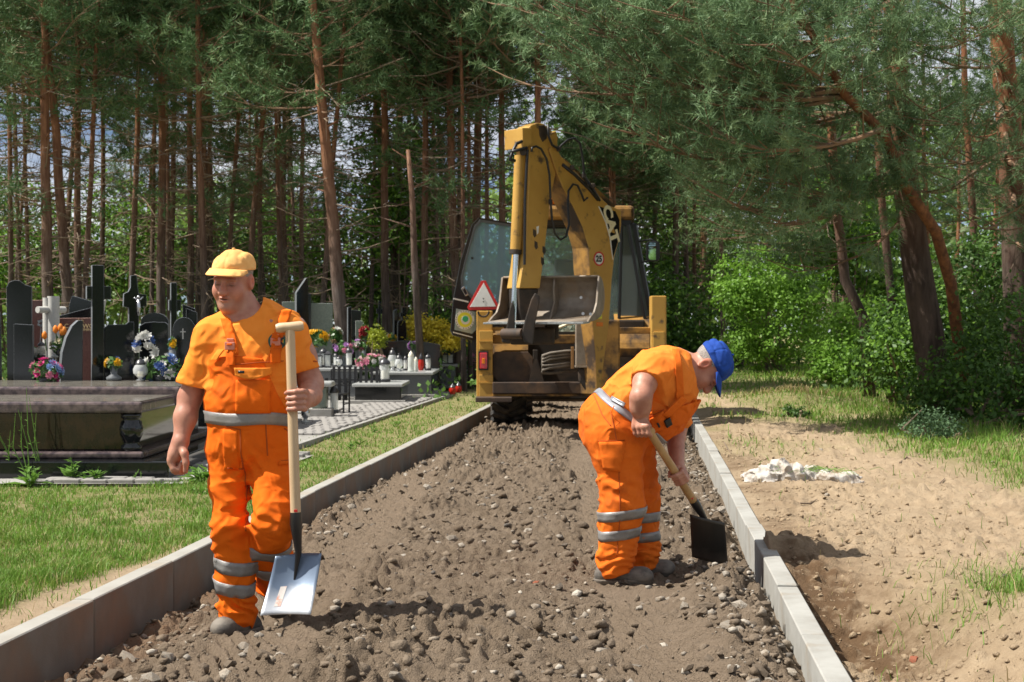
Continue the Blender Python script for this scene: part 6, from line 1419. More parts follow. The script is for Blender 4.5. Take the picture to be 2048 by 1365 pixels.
# ------------------------------------------------------------------ people: smooth distance-field bodies, meshed as closed surfaces
V3 = lambda p: np.array(p, np.float32)
class SDF:
    """list of shapes blended in order; each shape: (function, centre, bounding radius, blend, operation)"""
    def __init__(s): s.p = []
    def cone(s, a, b, ra, rb, k=.03, op='u'):
        a = V3(a); b = V3(b); ba = b - a; L2 = float(ba @ ba) + 1e-9
        def f(P): h = np.clip((P - a) @ ba / L2, 0, 1); return np.linalg.norm(P - a - h[:, None] * ba, axis=1) - (ra + h * (rb - ra))
        s.p.append((f, (a + b) / 2, math.sqrt(L2) / 2 + max(ra, rb), k, op)); return s
    def chain(s, pts, rs, k=.02):
        for i in range(len(pts) - 1): s.cone(pts[i], pts[i + 1], rs[i], rs[i + 1], k)
        return s
    def ell(s, c, r, M=None, k=.03, op='u'):
        c = V3(c); r = V3(r); Mx = None if M is None else np.array(M, np.float32)
        def f(P):
            q = P - c
            if Mx is not None: q = q @ Mx
            k0 = np.linalg.norm(q / r, axis=1); k1 = np.linalg.norm(q / (r * r), axis=1) + 1e-6; return k0 * (k0 - 1) / k1
        s.p.append((f, c, float(r.max()), k, op)); return s
    def rbox(s, c, hs, rad, M=None, k=.02, op='u'):
        c = V3(c); hs = V3(hs) - rad; Mx = None if M is None else np.array(M, np.float32)
        def f(P):
            q = P - c
            if Mx is not None: q = q @ Mx
            q = np.abs(q) - hs; return np.linalg.norm(np.maximum(q, 0), axis=1) + np.minimum(q.max(1), 0) - rad
        s.p.append((f, c, float(np.linalg.norm(hs)) + rad, k, op)); return s
    def __call__(s, P):
        d = np.full(len(P), .35, np.float32)
        for f, c, r_, k, op in s.p:
            q = P - c; m = (q * q).sum(1) < (r_ + .13 + k) ** 2
            if not m.any(): continue
            v = f(P[m]).astype(np.float32); o = d[m]
            if op == 'u': h = np.maximum(k - np.abs(o - v), 0) / k; d[m] = np.minimum(o, v) - h * h * k * .25
            else: h = np.maximum(k - np.abs(o + v), 0) / k; d[m] = np.maximum(o, -v) + h * h * k * .25
        return d
def surfnet(fn, lo, hi, h, B=8):
    """naive surface nets over the blocks that the surface may cross"""
    lo = np.array(lo, np.float32); nb = np.ceil((np.array(hi) - lo) / (h * B)).astype(int)
    bi = np.stack(np.meshgrid(*[np.arange(n) for n in nb], indexing='ij'), -1).reshape(-1, 3)
    cen = lo + (bi + .5) * (h * B); dv = fn(cen.astype(np.float32)); bi = bi[np.abs(dv) < h * B * 1.35]
    g = np.arange(B + 1); off = np.stack(np.meshgrid(g, g, g, indexing='ij'), -1).reshape(-1, 3)
    vals = []
    for i in range(0, len(bi), 400):
        idx = (bi[i:i + 400, None] * B + off[None]).reshape(-1, 3); vals.append(fn((lo + idx * h).astype(np.float32)).reshape(-1, B + 1, B + 1, B + 1))
    D = np.concatenate(vals); N = nb * B + 2
    s8 = [(i, j, k) for i in (0, 1) for j in (0, 1) for k in (0, 1)]
    C = {q: D[:, q[0]:B + q[0], q[1]:B + q[1], q[2]:B + q[2]] for q in s8}
    ins = sum((C[q] < 0).astype(np.int8) for q in s8); act = (ins > 0) & (ins < 8)
    b_, i_, j_, k_ = np.nonzero(act); cell = bi[b_] * B + np.stack([i_, j_, k_], 1)
    cv = {q: C[q][act] for q in s8}; acc = np.zeros((len(cell), 3), np.float32); cnt = np.zeros(len(cell), np.float32)
    for ax in range(3):
        for q in s8:
            if q[ax]: continue
            q2 = list(q); q2[ax] = 1; a = cv[q]; c = cv[tuple(q2)]; m = (a < 0) != (c < 0)
            t = np.where(m, a / np.where(m, a - c, 1), 0); p = np.tile(np.array(q, np.float32), (len(cell), 1)); p[:, ax] += t
            acc += p * m[:, None]; cnt += m
    V = lo + (cell + acc / np.maximum(cnt, 1)[:, None]) * h
    key = (cell[:, 0].astype(np.int64) * N[1] + cell[:, 1]) * N[2] + cell[:, 2]; order = np.argsort(key); ks = key[order]
    def find(c):
        kk = (c[:, 0].astype(np.int64) * N[1] + c[:, 1]) * N[2] + c[:, 2]; p = np.searchsorted(ks, kk); p = np.minimum(p, len(ks) - 1); return np.where(ks[p] == kk, order[p], -1)
    Fs = []
    for ax in range(3):
        e = [0, 0, 0]; e[ax] = 1; a = cv[(0, 0, 0)]; c = cv[tuple(e)]; m = np.nonzero((a < 0) != (c < 0))[0]; cc = cell[m]; u, v = [(1, 2), (2, 0), (0, 1)][ax]
        du = np.zeros(3, int); du[u] = 1; dv_ = np.zeros(3, int); dv_[v] = 1
        Q = np.stack([m, find(cc - du), find(cc - du - dv_), find(cc - dv_)], 1); fl = a[m] > 0; Q[fl] = Q[fl][:, ::-1]; Fs.append(Q[(Q >= 0).all(1)])
    return V, np.concatenate(Fs)
def grad(fn, P, e=.004):
    g = np.stack([fn(P + V3(o)) - fn(P - V3(o)) for o in ((e, 0, 0), (0, e, 0), (0, 0, e))], 1); return unit(g)
def sdf_obj(name, fn, lo, hi, h, m, root, attrs=None, smooth=True):
    V, Q = surfnet(fn, lo, hi, h); at = {k: f(V) for k, f in attrs.items()} if attrs else None
    o = mesh_np(name, V - np.array(root.location, np.float32), Q, m, root, smooth=smooth, attrs=at); return o
def ring(name, fn, c, axis, width, m, root, par=None, off=.003, rmax=.34, a0=0.0, a1=2 * math.pi, seg=56, rows=3, tilt=None, wave=0.0, rmin=.02, shear=None):
    """band lying on a surface: rays from outside towards the axis"""
    c = np.array(c, np.float32); ax = unit(np.array(axis, np.float32)[None])[0]; t = np.array((0, 1, 0), np.float32) if abs(ax[1]) < .8 else np.array((1, 0, 0), np.float32)
    u = unit(np.cross(ax, t)[None])[0]; v = np.cross(ax, u); full = abs(a1 - a0 - 2 * math.pi) < 1e-4; n = seg if full else seg + 1
    th = a0 + (a1 - a0) * np.arange(n) / seg; rs = np.linspace(rmax, rmin, 90)
    G = []
    for k in range(rows + 1):
        dr = u[None] * np.cos(th)[:, None] + v[None] * np.sin(th)[:, None]
        base = c + ax * ((k / rows - .5) * width) + (ax[None] * (wave * np.sin(3 * th + 1) + (0 if shear is None else shear * np.sin(th)))[:, None])
        P = base[:, None] + dr[:, None] * rs[None, :, None]; d = fn(P.reshape(-1, 3).astype(np.float32)).reshape(n, -1); i = np.argmax(d < 0, axis=1)
        i = np.where((d < 0).any(1), i, len(rs) - 1); r_ = rs[i]; dd = np.take_along_axis(d, i[:, None], 1)[:, 0]; r_ = r_ + np.clip(-dd, 0, .01)
        G.append(base + dr * (r_ + off)[:, None])
    V = np.stack(G, 1).reshape(-1, 3); Fq = []
    for i in range(n if full else n - 1):
        j = (i + 1) % n
        for k in range(rows): Fq.append((i * (rows + 1) + k, j * (rows + 1) + k, j * (rows + 1) + k + 1, i * (rows + 1) + k + 1))
    o = mesh_np(name, V - np.array(root.location, np.float32), np.array(Fq), m, par or root, smooth=True); md = o.modifiers.new('solid', 'SOLIDIFY'); md.thickness = .0015; md.offset = 1; return o
def drape(name, fn, G, dirn, off, m, root, par=None, thick=.004, maxd=.8):
    """patch: the grid of points G (nu, nv, 3) thrown along dirn onto a surface"""
    G = np.array(G, np.float32); nu, nv = G.shape[:2]; dirn = unit(np.array(dirn, np.float32)[None])[0]; P = G.reshape(-1, 3).copy(); t = np.zeros(len(P), np.float32); alive = np.ones(len(P), bool)
    for _ in range(60):
        d = fn(P) - off; st = np.clip(d * .8, -.02, .05); P += dirn * st[:, None]; t += st
    bad = (np.abs(fn(P) - off) > .012) | (t > maxd); V = P; i = np.arange(nu - 1)[:, None] * nv + np.arange(nv - 1)[None]; i = i.ravel(); Q = np.stack([i, i + 1, i + nv + 1, i + nv], 1); Q = Q[~bad[Q].any(1)]
    o = mesh_np(name, V - np.array(root.location, np.float32), Q, m, par or root, smooth=True); md = o.modifiers.new('solid', 'SOLIDIFY'); md.thickness = thick; md.offset = 0; return o
m_seam = None
def seam(Jf, fn, pts, root, par, dd=-.5, w_=.0045, off=.0018, dirn=(0, 1, 0)):
    """stitched seam: a narrow strip lying on the cloth"""
    n = len(pts); G = []
    for t in np.linspace(0, n - 1, 10 * (n - 1) + 1):
        i = min(int(t), n - 2); f_ = t - i; a = np.array(Jf(*pts[i], dd)); b = np.array(Jf(*pts[i + 1], dd)); e = unit((b - a)[None])[0]; s_ = np.array((-e[2], 0, e[0])); p = a + (b - a) * f_
        G.append([p - s_ * w_ / 2, p + s_ * w_ / 2])
    return drape('seam', fn, G, dirn, off, mat('seam_thread', (.42, .075, .006), .9), root, par, .002)
def folds(P, A, fx, fz, seed):
    """creases: ridged noise, stretched across the limb"""
    w_ = vn3(P * 5 + seed, seed + 7)[:, None] * np.array([.8, .3, .8], np.float32)
    q = P * np.array([fx, fx, fz], np.float32) + seed * 3.7 + w_; n1 = vn3(q, seed); n2 = vn3(q * 2.1 + 5 + w_, seed + 1); n3 = vn3(q * np.array([3.3, 3.3, 2.2], np.float32) + 9, seed + 2)
    rg = lambda n: (1 - np.abs(2 * n - 1)) ** 2.5
    return -A * (rg(n1) - .3) - A * .55 * (rg(n2) - .3) - A * .22 * (rg(n3) - .3)

def skin_material(name, base, red):
    m = bpy.data.materials.new(name); m.use_nodes = True; n = m.node_tree; L = n.links; b = n.nodes['Principled BSDF']; b.inputs['Roughness'].default_value = .48; b.inputs['Specular IOR Level'].default_value = .4
    b.inputs['Subsurface Weight'].default_value = .12; b.inputs['Subsurface Radius'].default_value = (.012, .005, .003); b.inputs['Subsurface Scale'].default_value = 1.0
    t = n.nodes.new('ShaderNodeTexCoord'); k = n.nodes.new('ShaderNodeTexNoise'); k.inputs['Scale'].default_value = 26; k.inputs['Detail'].default_value = 6; L.new(t.outputs['Object'], k.inputs['Vector'])
    r_ = n.nodes.new('ShaderNodeMapRange'); r_.inputs['From Min'].default_value = .35; r_.inputs['From Max'].default_value = .7; L.new(k.outputs['Fac'], r_.inputs['Value'])
    x = n.nodes.new('ShaderNodeMix'); x.data_type = 'RGBA'; x.inputs['A'].default_value = (*base, 1); x.inputs['B'].default_value = (*red, 1); L.new(r_.outputs['Result'], x.inputs['Factor']); out = x.outputs['Result']
    for an, c in (('flush', (.50, .15, .095)), ('stubble', (.30, .21, .17)), ('dark', (.075, .035, .025))):
        a = n.nodes.new('ShaderNodeAttribute'); a.attribute_name = an; x = n.nodes.new('ShaderNodeMix'); x.data_type = 'RGBA'; L.new(out, x.inputs['A']); x.inputs['B'].default_value = (*c, 1); L.new(a.outputs['Fac'], x.inputs['Factor']); out = x.outputs['Result']
    L.new(out, b.inputs['Base Color']); k2 = n.nodes.new('ShaderNodeTexNoise'); k2.inputs['Scale'].default_value = 220; L.new(t.outputs['Object'], k2.inputs['Vector'])
    bp = n.nodes.new('ShaderNodeBump'); bp.inputs['Strength'].default_value = .25; bp.inputs['Distance'].default_value = .002; L.new(k2.outputs['Fac'], bp.inputs['Height']); L.new(bp.outputs['Normal'], b.inputs['Normal']); return m
m_skin = skin_material('skin', (.47, .235, .16), (.38, .16, .105))
def cloth(name, c, c2, sc=5, c3=None, **k):
    m = mat(name, c, .85, col2=c2, scale=sc, bump=.35, bscale=420, spec=.15, col3=c3, bdist=.002, sheen=.0, bdetail=2.0, **k)
    n = m.node_tree; L = n.links; b = n.nodes['Principled BSDF']; b0 = b.inputs['Normal'].links[0].from_node      # creases under the weave
    t = n.nodes.new('ShaderNodeTexCoord'); q = n.nodes.new('ShaderNodeTexNoise'); q.noise_type = 'RIDGED_MULTIFRACTAL'; q.inputs['Scale'].default_value = 13; q.inputs['Detail'].default_value = 2.5; q.inputs['Distortion'].default_value = .8; L.new(t.outputs['Object'], q.inputs['Vector'])
    bp = n.nodes.new('ShaderNodeBump'); bp.inputs['Strength'].default_value = .85; bp.inputs['Distance'].default_value = .018; L.new(q.outputs['Fac'], bp.inputs['Height']); L.new(b0.outputs['Normal'], bp.inputs['Normal']); L.new(bp.outputs['Normal'], b.inputs['Normal']); return m
m_shirt = cloth('orange_tshirt', (.90, .285, .04), (.83, .235, .025)); m_ovl = cloth('orange_overalls', (.84, .160, .008), (.74, .122, .006), 4, (.46, .085, .012), scale3=4.5, lo3=.54, hi3=.78)
m_shirt2 = cloth('faded_orange_tshirt', (.84, .25, .04), (.78, .20, .025)); m_ovl2 = cloth('worn_orange_overalls', (.78, .165, .015), (.68, .128, .012), 4, (.40, .085, .02), scale3=4.5, lo3=.53, hi3=.78)
m_cap = cloth('yellow_cap_cloth', (.84, .47, .17), (.78, .40, .13), 9); m_cap2 = cloth('blue_cap_cloth', (.022, .075, .36), (.017, .055, .27), 9)
m_refl = mat('reflective_tape', (.30, .29, .28), .45, col2=(.22, .215, .21), scale=14, metal=.25, bump=.15, bscale=120); m_refl2 = mat('silver_belt', (.33, .34, .37), .45, col2=(.25, .26, .29), scale=14, metal=.3)
m_boot = mat('dusty_boot', (.085, .075, .066), .75, col2=(.19, .165, .135), scale=14, lo=.4, hi=.62, bump=.3, bscale=90, bdist=.003); m_sole = mat('boot_sole', (.11, .095, .08), .8, col2=(.17, .14, .11), scale=20)
m_hair = mat('grey_stubble_hair', (.36, .33, .30), .8, col2=(.20, .17, .15), scale=180, lo=.4, hi=.6, bump=.8, bscale=420, bdist=.004); m_buck = mat('salmon_buckle', (.62, .22, .14), .4)
m_wood = mat('ash_handle', (.60, .45, .28), .5, col2=(.50, .35, .20), scale=3, stretch=(9, 9, 1), detail=8); m_wood2 = mat('worn_handle', (.50, .31, .13), .5, col2=(.40, .23, .09), scale=3, stretch=(9, 9, 1), detail=8)

def head_frame(c, fwd, up):
    f = unit(np.array(fwd, np.float32)[None])[0]; u = np.array(up, np.float32); u = unit((u - f * (u @ f))[None])[0]; x = np.cross(f, u); M = np.stack([x, f, u], 1)   # columns: person's right, forward, up
    return np.array(c, np.float32), M
def add_head(S_, c, M, s=1.0):
    T = lambda p: c + M @ (np.array(p, np.float32) * s)
    E = lambda p, r_, k=.03, op='u': S_.ell(T(p), tuple(v * s for v in r_), M, k * s, op)
    E((0, -.015, .045), (.076, .095, .085)); E((0, .03, -.03), (.060, .066, .085), .04); E((0, .042, -.074), (.049, .05, .043), .03); E((0, .080, -.100), (.024, .02, .018), .025)
    E((0, .03, -.103), (.044, .048, .028), .03)
    for q in (-1, 1):
        E((q * .036, .066, -.034), (.029, .027, .032), .025); E((q * .027, .089, .021), (.028, .015, .010), .012)
    S_.cone(T((0, .094, .010)), T((0, .119, -.030)), .0105 * s, .0165 * s, .016 * s); E((0, .116, -.036), (.018, .013, .011), .010)
    for q in (-1, 1): E((q * .0125, .108, -.035), (.0085, .011, .008), .008)
    for q in (-1, 1): E((q * .032, .106, .001), (.021, .025, .0125), .010, 's'); E((q * .032, .078, -.002), (.0155, .0155, .0115), .004)
    E((0, .097, -.058), (.024, .012, .0055), .006); E((0, .096, -.0685), (.021, .012, .007), .006); E((0, .112, -.0635), (.024, .016, .0035), .004, 's')
    for q in (-1, 1):
        S_.cone(T((q * .022, .108, -.036)), T((q * .036, .092, -.066)), .003 * s, .003 * s, .010 * s, 's')
        E((q * .079, -.012, -.004), (.011, .023, .033), .012); E((q * .090, -.006, -.002), (.008, .013, .021), .006, 's')
    return T
def head_attrs(c, M, s=1.0):
    loc = lambda P: ((P - c) @ M) / s
    def flush(P):
        q = loc(P); n_ = np.exp(-((q - V3((0, .118, -.030))) ** 2).sum(1) / .018 ** 2); ch = sum(np.exp(-((q - V3((e * .042, .075, -.03))) ** 2).sum(1) / .024 ** 2) for e in (-1, 1)); er = sum(np.exp(-((q - V3((e * .085, -.012, 0))) ** 2).sum(1) / .030 ** 2) for e in (-1, 1))
        lp = np.exp(-(((q - V3((0, .105, -.0635))) / V3((.023, .02, .010))) ** 2).sum(1)); return np.clip(.55 * n_ + .5 * ch + .8 * er + 1.0 * lp, 0, 1)
    def stub(P):
        q = loc(P); return np.clip(.55 * np.exp(-(((q - V3((0, .06, -.085))) / V3((.07, .06, .03))) ** 2).sum(1)), 0, .5)
    def dark(P):
        q = loc(P); e = sum(np.exp(-(((q - V3((s_ * .031, .097, -.0045))) / V3((.0155, .03, .0036))) ** 2).sum(1)) for s_ in (-1, 1)); b = sum(np.exp(-(((q - V3((s_ * .029, .098, .023))) / V3((.021, .03, .0058))) ** 2).sum(1)) for s_ in (-1, 1))
        mo = np.exp(-(((q - V3((0, .105, -.0632))) / V3((.022, .02, .0034))) ** 2).sum(1)); return np.clip(1.0 * e + .6 * b + 1.0 * mo, 0, 1)
    return {'flush': flush, 'stubble': stub, 'dark': dark}
def cap_parts(root, c, M, m, s=1.0, dome=(.088, .105, .076), zc=.052, cut=.040, seed=3, tilt=.12, brim=(.082, .085), droop=.35, name='cap'):
    d_ = SDF(); T = lambda p: c + M @ (np.array(p, np.float32) * s)
    d_.ell(T((0, -.012, zc)), tuple(v * s for v in dome), M); 
    def fn(P):
        q = ((P - c) @ M) / s; base = d_(P) + .010 * ((1 - np.abs(2 * vn3(q * np.array([15, 15, 26], np.float32) + seed, seed) - 1)) ** 2 - .4) + .004 * ((1 - np.abs(2 * vn3(q * 34 + seed, seed + 3) - 1)) - .5) + .003 * np.exp(-(np.sin(np.arctan2(q[:, 0], q[:, 1] + .012) * 3) / .14) ** 2)
        return np.maximum(base, (cut - q[:, 2] - tilt * q[:, 1]) * s)
    capo = sdf_obj(name, fn, c - .16, c + .16, .0045, m, root)
    q = MB(); zb = cut - tilt * .09
    def br(u, v):
        a = -1 + 2 * u; x = brim[0] * math.sin(a * 1.25) * 1.02; y0 = .092 * math.cos(a * 1.0) - .004; L = brim[1] * math.cos(a * 1.38) ** .6 if abs(a) < 1 else 0
        y = y0 + L * v; z = cut + .004 - tilt * y0 - droop * L * v - 1.9 * x * x * (v * .9 + .25); return T((x * (1 + .05 * v), y, z))
    q.grid(br, 18, 7); o = q.build('peak', m, capo, smooth=True, rel=Matrix.Translation(-root.location), thick=.004)
    q = MB(); q.lathe([(.002, -.004), (.008, 0), (.007, .005), (.002, .007)], T((0, -.012, zc + dome[2] * .985)), 8); q.build('button', m, capo, smooth=True, rel=Matrix.Translation(-root.location))
    return capo
def boot(root, heel, toe, ankle, gz_, m=m_boot, name='boot', r_=1.0):
    S_ = SDF(); heel = np.array(heel); toe = np.array(toe); ankle = np.array(ankle); mid = heel * .5 + toe * .5
    S_.cone(heel + (0, 0, .045), toe + (0, 0, .038), .042 * r_, .044 * r_, .03).cone(ankle, mid + (0, 0, .055), .052 * r_, .040 * r_, .03).ell(toe + (0, 0, .034), (.052 * r_, .052 * r_, .040), None, .03)
    up = heel * .6 + toe * .4
    fn = lambda P: np.maximum(S_(P) + .0015 * (np.abs(((P[:, 2] * 60) % 1) - .5) - .25), gz_ + .018 - P[:, 2])
    lo = np.minimum(np.minimum(heel, toe), ankle) - .09; hi = np.maximum(np.maximum(heel, toe), ankle) + .09
    o = sdf_obj(name, fn, lo, hi, .005, m, root)
    S2 = SDF(); S2.cone(heel + (0, 0, .03), toe + (0, 0, .03), .048 * r_, .052 * r_, .02); f2 = lambda P: np.maximum(np.maximum(S2(P), P[:, 2] - gz_ - .024), gz_ - .006 - P[:, 2])
    s_ = sdf_obj('sole', f2, lo, hi, .005, m_sole, root); s_.parent = o; return o
ex3 = lambda p, o: (p[0] + o[0], p[1] + o[1], p[2] + o[2])
# -- the walking man with the yellow cap
gA = rz((470 - 1024) / F * 6.1, 6.1); D1 = Gd(1274, gA) + .06
J = lambda px, py, dd=0.0: W(px, py, D1 + dd)
man = empty('person', J(490, 1274), label='man in a yellow cap and orange overalls walking with a shovel held upright', cat='person'); man.location.z = gA
hc, hM = head_frame(J(466, 562, .0), (-.20, -.95, -.19), (.03, -.19, 1))
body = SDF()
body.ell(J(500, 720), (.175, .115, .16), None, .05).ell(J(500, 800), (.18, .13, .15), None, .06).cone(J(432, 662), J(572, 655), .062, .062, .05)
body.cone(J(500, 640, .03), J(478, 592, .03), .070, .057, .04).cone(J(470, 650, .02), J(535, 646, .02), .05, .05, .05)
add_head(body, hc, hM)
SR, ER, WR = J(413, 668), J(380, 795, .02), J(361, 884, -.05)
body.ell(J(351, 908, -.052), (.030, .040, .040), None, .02)
body.chain([J(424, 676), J(402, 735, .01), ER], [.054, .051, .048], .03).cone(ER, J(371, 835, -.01), .048, .046, .03).cone(J(371, 835, -.01), WR, .046, .033, .03)
# loosely closed right hand: back of the hand to the left, thumb hanging
for k, (x, y, dd) in enumerate(((341, 921, -.075), (342, 926, -.055), (345, 929, -.035), (349, 930, -.017))):
    kn = J(x, y, dd); body.cone(WR, kn, .024, .0125, .022)
    m1 = J(x + 6, y + 17 - k, dd - .004); m2 = J(x + 17, y + 19 - k * 1.5, dd); m3 = J(x + 21, y + 8 - k, dd + .002)
    body.chain([kn, m1, m2, m3], [.0145, .0125, .0115, .0100], .006)
body.chain([J(364, 893, -.06), J(369, 908, -.088), J(372, 926, -.095), J(371, 943, -.092)], [.022, .0165, .0135, .0105], .008)
# left arm and the hand round the shaft
SL, EL, WL = J(588, 660, .02), J(622, 768, .06), J(612, 800, -.14)
body.chain([SL, J(606, 715, .04), EL], [.06, .055, .05], .03).cone(EL, J(620, 790, -.04), .05, .047, .03).cone(J(620, 790, -.04), WL, .047, .034, .03)
for k, y in enumerate((783, 794.5, 806, 817)):
    kn = J(612 - k * .8, y + 1, -.205); body.cone(WL, kn, .026, .013, .02)
    body.chain([kn, J(605, y, -.248), J(591, y + 1, -.257), J(577, y + 2, -.247), J(573.5 + k, y + 2.5, -.228)], [.0125, .0115, .0112, .0102, .0085], .004)
body.chain([J(608, 790, -.17), J(594, 783, -.165), J(580, 784, -.175), J(572, 787, -.19)], [.018, .013, .0115, .009], .008)
at = head_attrs(hc, hM)
lo = np.array(J(318, 975, .1)); hi = np.array(J(660, 480, .35)); lo[1] = D1 - .35; hi[1] = D1 + .3
bd = sdf_obj('body', body, lo, hi, .0046, m_skin, man, at)
# grey cropped hair round the cap
sk = SDF(); sk.ell(hc + hM @ V3((0, -.015, .045)), (.0785, .0975, .0875), hM); 
def hairf(P):
    q = (P - hc) @ hM; return np.maximum(np.maximum(sk(P), q[:, 1] - .030 - .25 * (q[:, 2])), np.maximum(-.035 - q[:, 2] + .5 * np.maximum(q[:, 1], 0), q[:, 2] - .07))
sdf_obj('hair', hairf, hc - .14, hc + .14, .0045, m_hair, man)
cap_parts(man, hc, hM, m_cap, 1.03, seed=4, tilt=-.10, cut=.050, droop=.22, brim=(.084, .072), zc=.056)
# T-shirt
sh = SDF(); sh.ell(J(500, 725, .0), (.192, .130, .18), None, .05).ell(J(502, 800), (.195, .148, .16), None, .06).cone(J(430, 678), J(574, 672), .070, .070, .06).cone(J(478, 626, .03), J(424, 664, .01), .046, .062, .05).cone(J(522, 615, .03), J(580, 655, .01), .046, .062, .05).cone(J(478, 640, .02), J(530, 636, .02), .055, .055, .05)
sh.cone(J(422, 680), J(388, 772, .01), .072, .070, .04).cone(J(580, 675, .02), J(611, 752, .04), .072, .072, .04)
aR = unit((np.array(J(391, 770)) - np.array(J(412, 672)))[None])[0]; aL = unit((np.array(J(613, 748)) - np.array(J(590, 668)))[None])[0]; pR = np.array(J(386, 772)); pL = np.array(J(613, 742))
ncx = SDF(); ncx.ell(J(480, 600, -.03), (.093, .19, .086), None)
def shirt_base(P): return sh(P)
def shirtf(P):
    d = sh(P) + folds(P, .011, 6, 9, 3)
    left = P[:, 0] < J(420, 0).x; right = P[:, 0] > J(588, 0).x
    d = np.where(left, np.maximum(d, (P - pR) @ aR), d); d = np.where(right, np.maximum(d, (P - pL) @ aL), d)
    return np.maximum(np.maximum(d, -ncx(P)), J(0, 868).z - P[:, 2])
shirt = sdf_obj('tshirt', shirtf, lo + (.0, 0, .35), hi + .02, .006, m_shirt, man)
# neckband
# overalls
ov = SDF(); ov.ell(J(500, 725, -.0), (.195, .145, .18), None, .05).ell(J(502, 805), (.202, .163, .17), None, .06).ell(J(504, 880, .0), (.186, .148, .14), None, .06)
ov.cone(J(456, 900), J(460, 1055, -.06), .090, .074, .05).cone(J(460, 1055, -.06), J(476, 1228, .0), .074, .076, .04)
ov.cone(J(548, 900), J(548, 1045, -.13), .094, .080, .05).cone(J(548, 1045, -.13), J(541, 1165, .16), .080, .074, .04)
hR = np.array(J(478, 1247)); aRh = unit((np.array(J(480, 1240, .02)) - np.array(J(462, 1100, -.05)))[None])[0]
hL = np.array(J(546, 1172, .19)); aLh = unit((np.array(J(546, 1172, .19)) - np.array(J(548, 1045, -.13)))[None])[0]
zb = J(0, 716).z; zw = J(0, 838).z
def ovl_raw(P):
    d = ov(P); z = P[:, 2]; t = sst(J(0, 900).z, J(0, 960).z, z)
    A = .007 + .008 * t; d = d + folds(P, 1.0, 6, 9, 5) * A
    ac = np.exp(-((z - J(0, 1205).z) / .05) ** 2); d = d + ac * .008 * np.sin((z + .25 * P[:, 0] + .1 * vn3(P * 9, 2)) * 150)
    kn = np.exp(-((z - J(0, 1040).z) / .07) ** 2); d = d + kn * .004 * np.sin((z * 1.0 + .5 * np.abs(P[:, 0] - J(505, 0).x) + .06 * vn3(P * 11, 3)) * 105)
    cr = np.exp(-(((P[:, 0] - J(503, 0).x) / .10) ** 2 + ((z - J(0, 925).z) / .06) ** 2)); d = d + cr * .006 * np.sin((z * .7 + np.abs(P[:, 0] - J(503, 0).x)) * 110)
    return d
def ovlf(P):
    d = ovl_raw(P); z = P[:, 2]; x = P[:, 0]
    d = np.where(x < J(503, 0).x, np.maximum(d, np.where(z < J(0, 1150).z, (P - hR) @ aRh, -1)), np.maximum(d, np.where(z < J(0, 1100).z, (P - hL) @ aLh, -1)))
    tt = np.clip((z - zw) / (zb - zw), 0, 1.2); xl = J(403, 0).x + (J(425, 0).x - J(403, 0).x) * tt ** 1.3; xr_ = J(592, 0).x + (J(536, 0).x - J(592, 0).x) * tt ** .8
    bib = np.maximum(np.maximum(xl - x, x - xr_), np.maximum(z - zb - .01 * np.cos((x - J(480, 0).x) * 14), P[:, 1] - D1 + .02)); return np.maximum(d, np.minimum(z - zw, bib))
lo2 = np.array(J(385, 1260, 0)); hi2 = np.array(J(615, 690, 0)); lo2[1] = D1 - .32; hi2[1] = D1 + .36
over = sdf_obj('overalls', ovlf, lo2, hi2, .0066, m_ovl, man)
def both(P): return np.minimum(ovl_raw(P), shirtf(P))
ring('waist_band', ovl_raw, J(498, 839), (.03, 0, 1), .052, m_refl, man, over, .004, .36, wave=.006, shear=.012)
for y, tl in ((1126, .022), (1172, .026)): ring('reflective_band', ovl_raw, J(467 + (y - 1126) * .12, y, -.03), (.16, -.15, 1), .056, m_refl, man, over, .003, .105, rmin=.03)
for y, dd in ((1092, -.02), (1128, .07)): ring('reflective_band', ovl_raw, J(546, y, dd), (.05, -.55, 1), .056, m_refl, man, over, .003, .105, rmin=.03)
# shoulder straps, buckles, pocket
def strap(pts, w_, nm, m, fn, off, par, dirn=(0, 1, 0)):
    n = len(pts); G = []
    for t in np.linspace(0, n - 1, 22):
        i = min(int(t), n - 2); f_ = t - i; a = np.array(J(*pts[i], -.45)); b = np.array(J(*pts[i + 1], -.45)); p = a + (b - a) * f_; G.append([p + V3((q * w_, 0, 0)) for q in np.linspace(-.5, .5, 5)])
    return drape(nm, fn, G, dirn, off, m, man, par)
strap([(437, 712), (430, 680), (421, 658), (414, 642), (411, 636)], .042, 'strap', m_ovl, both, .007, over); strap([(523, 706), (528, 670), (536, 640), (541, 618)], .042, 'strap', m_ovl, both, .007, over)
strap([(432, 735), (430, 706)], .038, 'strap_tab', m_ovl, both, .009, over); strap([(524, 730), (523, 700)], .038, 'strap_tab', m_ovl, both, .009, over)
def frontbox(nm, px, py, sx, sz, m, fn, off, par, rot=0, dep=.012):
    p = np.array(J(px, py, -.45))[None].astype(np.float32)
    for _ in range(60): d = fn(p) - off; p = p + V3((0, 1, 0)) * np.clip(d * .8, -.02, .05)[:, None]
    q = MB(); q.box(Vector(p[0].tolist()), (sx, dep, sz), Matrix.Rotation(rot, 3, 'Y')); return q.build(nm, m, par, rel=Matrix.Translation(-man.location), bevel=.003)
for x, y in ((429, 694), (522, 685)):
    b_ = frontbox('buckle', x, y, .042, .034, m_buck, both, .014, over); frontbox('buckle_slot', x, y - 3, .022, .008, m_ovl, both, .0215, b_)
    frontbox('buckle', x, y - 13, .030, .012, m_buck, both, .014, over)
# knot in the left strap
kn = SDF(); c = frontbox('strap_knot', 522, 674, .03, .022, m_ovl, both, .014, over, .3, .022)
